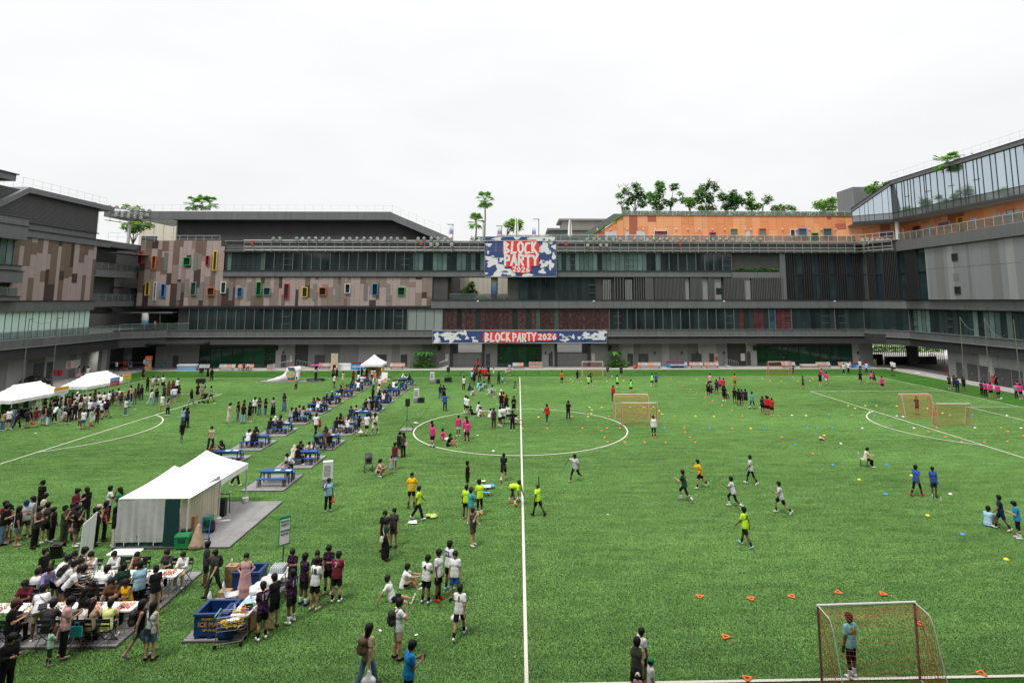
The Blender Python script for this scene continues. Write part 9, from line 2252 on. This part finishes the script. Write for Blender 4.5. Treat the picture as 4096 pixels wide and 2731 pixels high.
for u_,v,m,t in((2540,1474,m_red,'red fire hose trolley right of the leafy plant'),(1168,1474,m_bk['p'],'pink red bag heap at the left ramp'),(1184,1474,m_poolb,'bright blue crate at the left ramp')):
 lump(G(u_,v,.03),.55,t,m if 'bag' not in t else mat('pink_red_bag',(.5,.04,.12),.6,noise=(4,.4)),'gear','gear',int(u_),(.8,.8,.9))
def ramp(u0,u1,v,label):
 a,c=G(u0,v,.03),G(u1,v,.03);r=empty('ramp',(0,0,0),label=label,cat='ramp');b=MB();y=a.y+.6;b.prism([Vector((a.x,y,.03)),Vector((c.x,y,.03)),Vector((c.x,y,.5))]if u1>u0 else[Vector((c.x,y,.03)),Vector((a.x,y,.03)),Vector((c.x,y,.5))],(0,1.3,0));b.build('slope',m_conc,r)
 for k in range(6):
  t=k/5;x=a.x+(c.x-a.x)*t;q=MB();q.tube((x,y+.05,.03+.47*t),(x,y+.05,1.0+.47*t),.025,n=4);q.build('baluster',m_steel,r)
 q=MB();q.tube((a.x,y+.05,1.0),(c.x,y+.05,1.47),.03,n=5);q.build('handrail',m_steel,r)
ramp(1240,1180,1478,'concrete ramp with steel handrail left of the double doors');ramp(1110,1165,1478,'concrete ramp with handrail at the left glazed front');ramp(1755,1790,1476,'short railing ramp beside the left shutter gate');ramp(2960,2915,1474,'concrete ramp with steel rails left of the right glazed front')
m_netpole=mat('net_pole_grey',(.17,.18,.14),.5)
def net_pole(u0,v0,u1,v1,X,label,arm=True):
 B=FX(u1,v1,X);T=FX(u0,v0,X);r=empty('net_pole',(X,B.y,0),label=label,cat='pole',group='tall net poles beside the pitch');q=MB();q.tube((0,0,2.0),(T.x-X,T.y-B.y,T.z),.055,.04,8);q.build('pole',m_netpole,r);q=MB();q.tube((0,0,0),(0,0,2.1),.13,.13,10);q.build('base_pad',mat('pole_pad',(.14,.14,.135),.6),r)
 if arm:blk('lamp_arm',m_netpole,(.25,T.y-B.y,T.z),(.5,.1,.06),r)
 return Vector((X,T.y,T.z))
a=net_pole(118,1276,88,1545,-57.2,'nearer tall grey net pole at the left wing');c=net_pole(233,1271,206,1546,-57.2,'farther tall grey net pole at the left wing')
def cable_sag(a,c,s,label):q=MB();q.path([a.lerp(c,t/12)-Vector((0,0,s*4*(t/12)*(1-t/12)))for t in range(13)],.02,4);q.build('net_cable',m_netpole,None,label=label,cat='cable')
cable_sag(a,c,.6,'sagging net cable between the left poles')
XRp=59.0
P_=[net_pole(3072+x0/2.296,1200+y0/2.296,3072+x1/2.296,1200+y1/2.296,XRp,t,False)for x0,y0,x1,y1,t in((1762,155,1805,750,'leftmost tall pole on the right pavement'),(1987,165,2040,800,'middle tall pole on the right pavement'),(2255,180,2325,840,'rightmost tall pole on the right pavement'))]
cable_sag(P_[0],P_[1],1.6,'sagging net cable between the left and middle right poles');cable_sag(P_[1],P_[2],2.2,'sagging net cable between the middle and rightmost poles')
m_trp=mat('black_tarp',(.014,.014,.016),.5,noise=(2,.3))
for k,(x,y,s,t)in enumerate(((30,790,1.3,'leftmost'),(140,785,1.25,'middle'),(230,770,1.0,'rightmost'))):
 p=FX(x/2.296,1200+y/2.296,-61.2)if False else at('F1',x,y,.03);lump(Vector((max(p.x,-63.0),p.y,.03)),s,t+' black tarpaulin covered heap against the left wing wall',m_trp,'covered_heap','tarpaulin heap',81+k,(1,1,.9))
p=at('F1',315,752,.03);person((p.x,p.y,.0),'ch',90,'tee:k','tro:k','s','by the tarpaulin heaps','people on the wing pavement',skin='d')
p=at('F1',400,785,.03);person((p.x,p.y,0.),'s2',90,'tee:k','tro:k','s','on the left kerb','people on the wing pavement',skin='d')
for x,y,bot in((1820,640,'k'),(1910,640,'k')):p=at('F1',x,y,.03);person((p.x,p.y,.0),'ch',180,'tee:k','tro:k','s','on the far left seats','people resting on kerb seats')
for x,y in((2240,650),(2280,650)):p=at('F1',x,y,.03);person((p.x,p.y,.0),'ch',180,'tee:w' if x>2260 else 'tee:k','tro:k','s','on the orange seats','people resting on kerb seats')
q=MB();a=at('F4',1630,690,.03);c=at('F4',1700,700,.03)
for t in(0,.33,.66,1):b_=a.lerp(c,t);q.tube(b_,b_+Vector((0,0,1.1)),.03,n=5)
q.tube(a+Vector((0,0,1.1)),c+Vector((0,0,1.1)),.035,n=5);q.tube(a+Vector((0,0,.6)),c+Vector((0,0,.6)),.025,n=5);q.build('guard_rail',mat('dull_red_rail',(.35,.06,.05),.5),None,label='dull red guard rail at the right passage corner',cat='railing')
for fr,x,y,t in(('F4',1380,678,'pale gear bag at the right kerb'),('F4',1145,695,'dark bag on the far right turf')):lump(at(fr,x,y,.03),.28,t,m_plast if 'pale' in t else m_bk['k'],'bag','bag',int(x),(1.5,.8,.6))
bird=MB();bird.quad((-.35,0,.1),(0,-.08,0),(0,.08,0));bird.quad((.35,0,.12),(0,.08,0),(0,-.08,0));bird.tube((0,-.15,0),(0,.15,0),.05,.03,5);bme_=bird.mesh('bird',[m_black])
for u_,v,t in((3857,622,'left'),(3888,615,'right')):o=link('bird',bme_,None,'small dark bird flying above the glass box, %s one'%t,'bird','birds');o.location=FY(u_,v,70)
PEOPLE.sort(key=lambda q:(q[0].location-cam.location).length)
FAR=PEOPLE[305:];del PEOPLE[305:]
VX=.038;fine=GM;GM={};kind_of={me.name:k for k,me in fine.items()};vs_,fs_,ms_,mats_=[],[],[],[]
bpy.context.view_layer.update()
KD={}
for o in D.objects:
 if o.parent:KD.setdefault(o.parent.name,[]).append(o)
for r,d in FAR:
 for o in KD.get(r.name,[]):
  if o.data.name in kind_of:
   me=garment(*kind_of[o.data.name]);m=o.material_slots[0].material
   n=len(me.vertices);c=np.empty(n*3);me.vertices.foreach_get('co',c);W_=np.array(r.matrix_world);c=c.reshape(-1,3)@W_[:3,:3].T+W_[:3,3]
   k=sum(len(x)for x in vs_);vs_.append(c);fs_+=[tuple(k+i for i in p.vertices)for p in me.polygons]
   if m not in mats_:mats_.append(m)
   ms_+=[mats_.index(m)]*len(me.polygons)
  D.objects.remove(o)
 D.objects.remove(r)
me=D.meshes.new('distant_people');me.from_pydata([tuple(p)for p in np.concatenate(vs_)],[],fs_)
for m in mats_:me.materials.append(m)
me.polygons.foreach_set('material_index',ms_);me.polygons.foreach_set('use_smooth',[True]*len(fs_));me.update()
link('distant_people',me,None,'small distant players and visitors along the far side of the pitch','crowd',kind='stuff')
label_people()
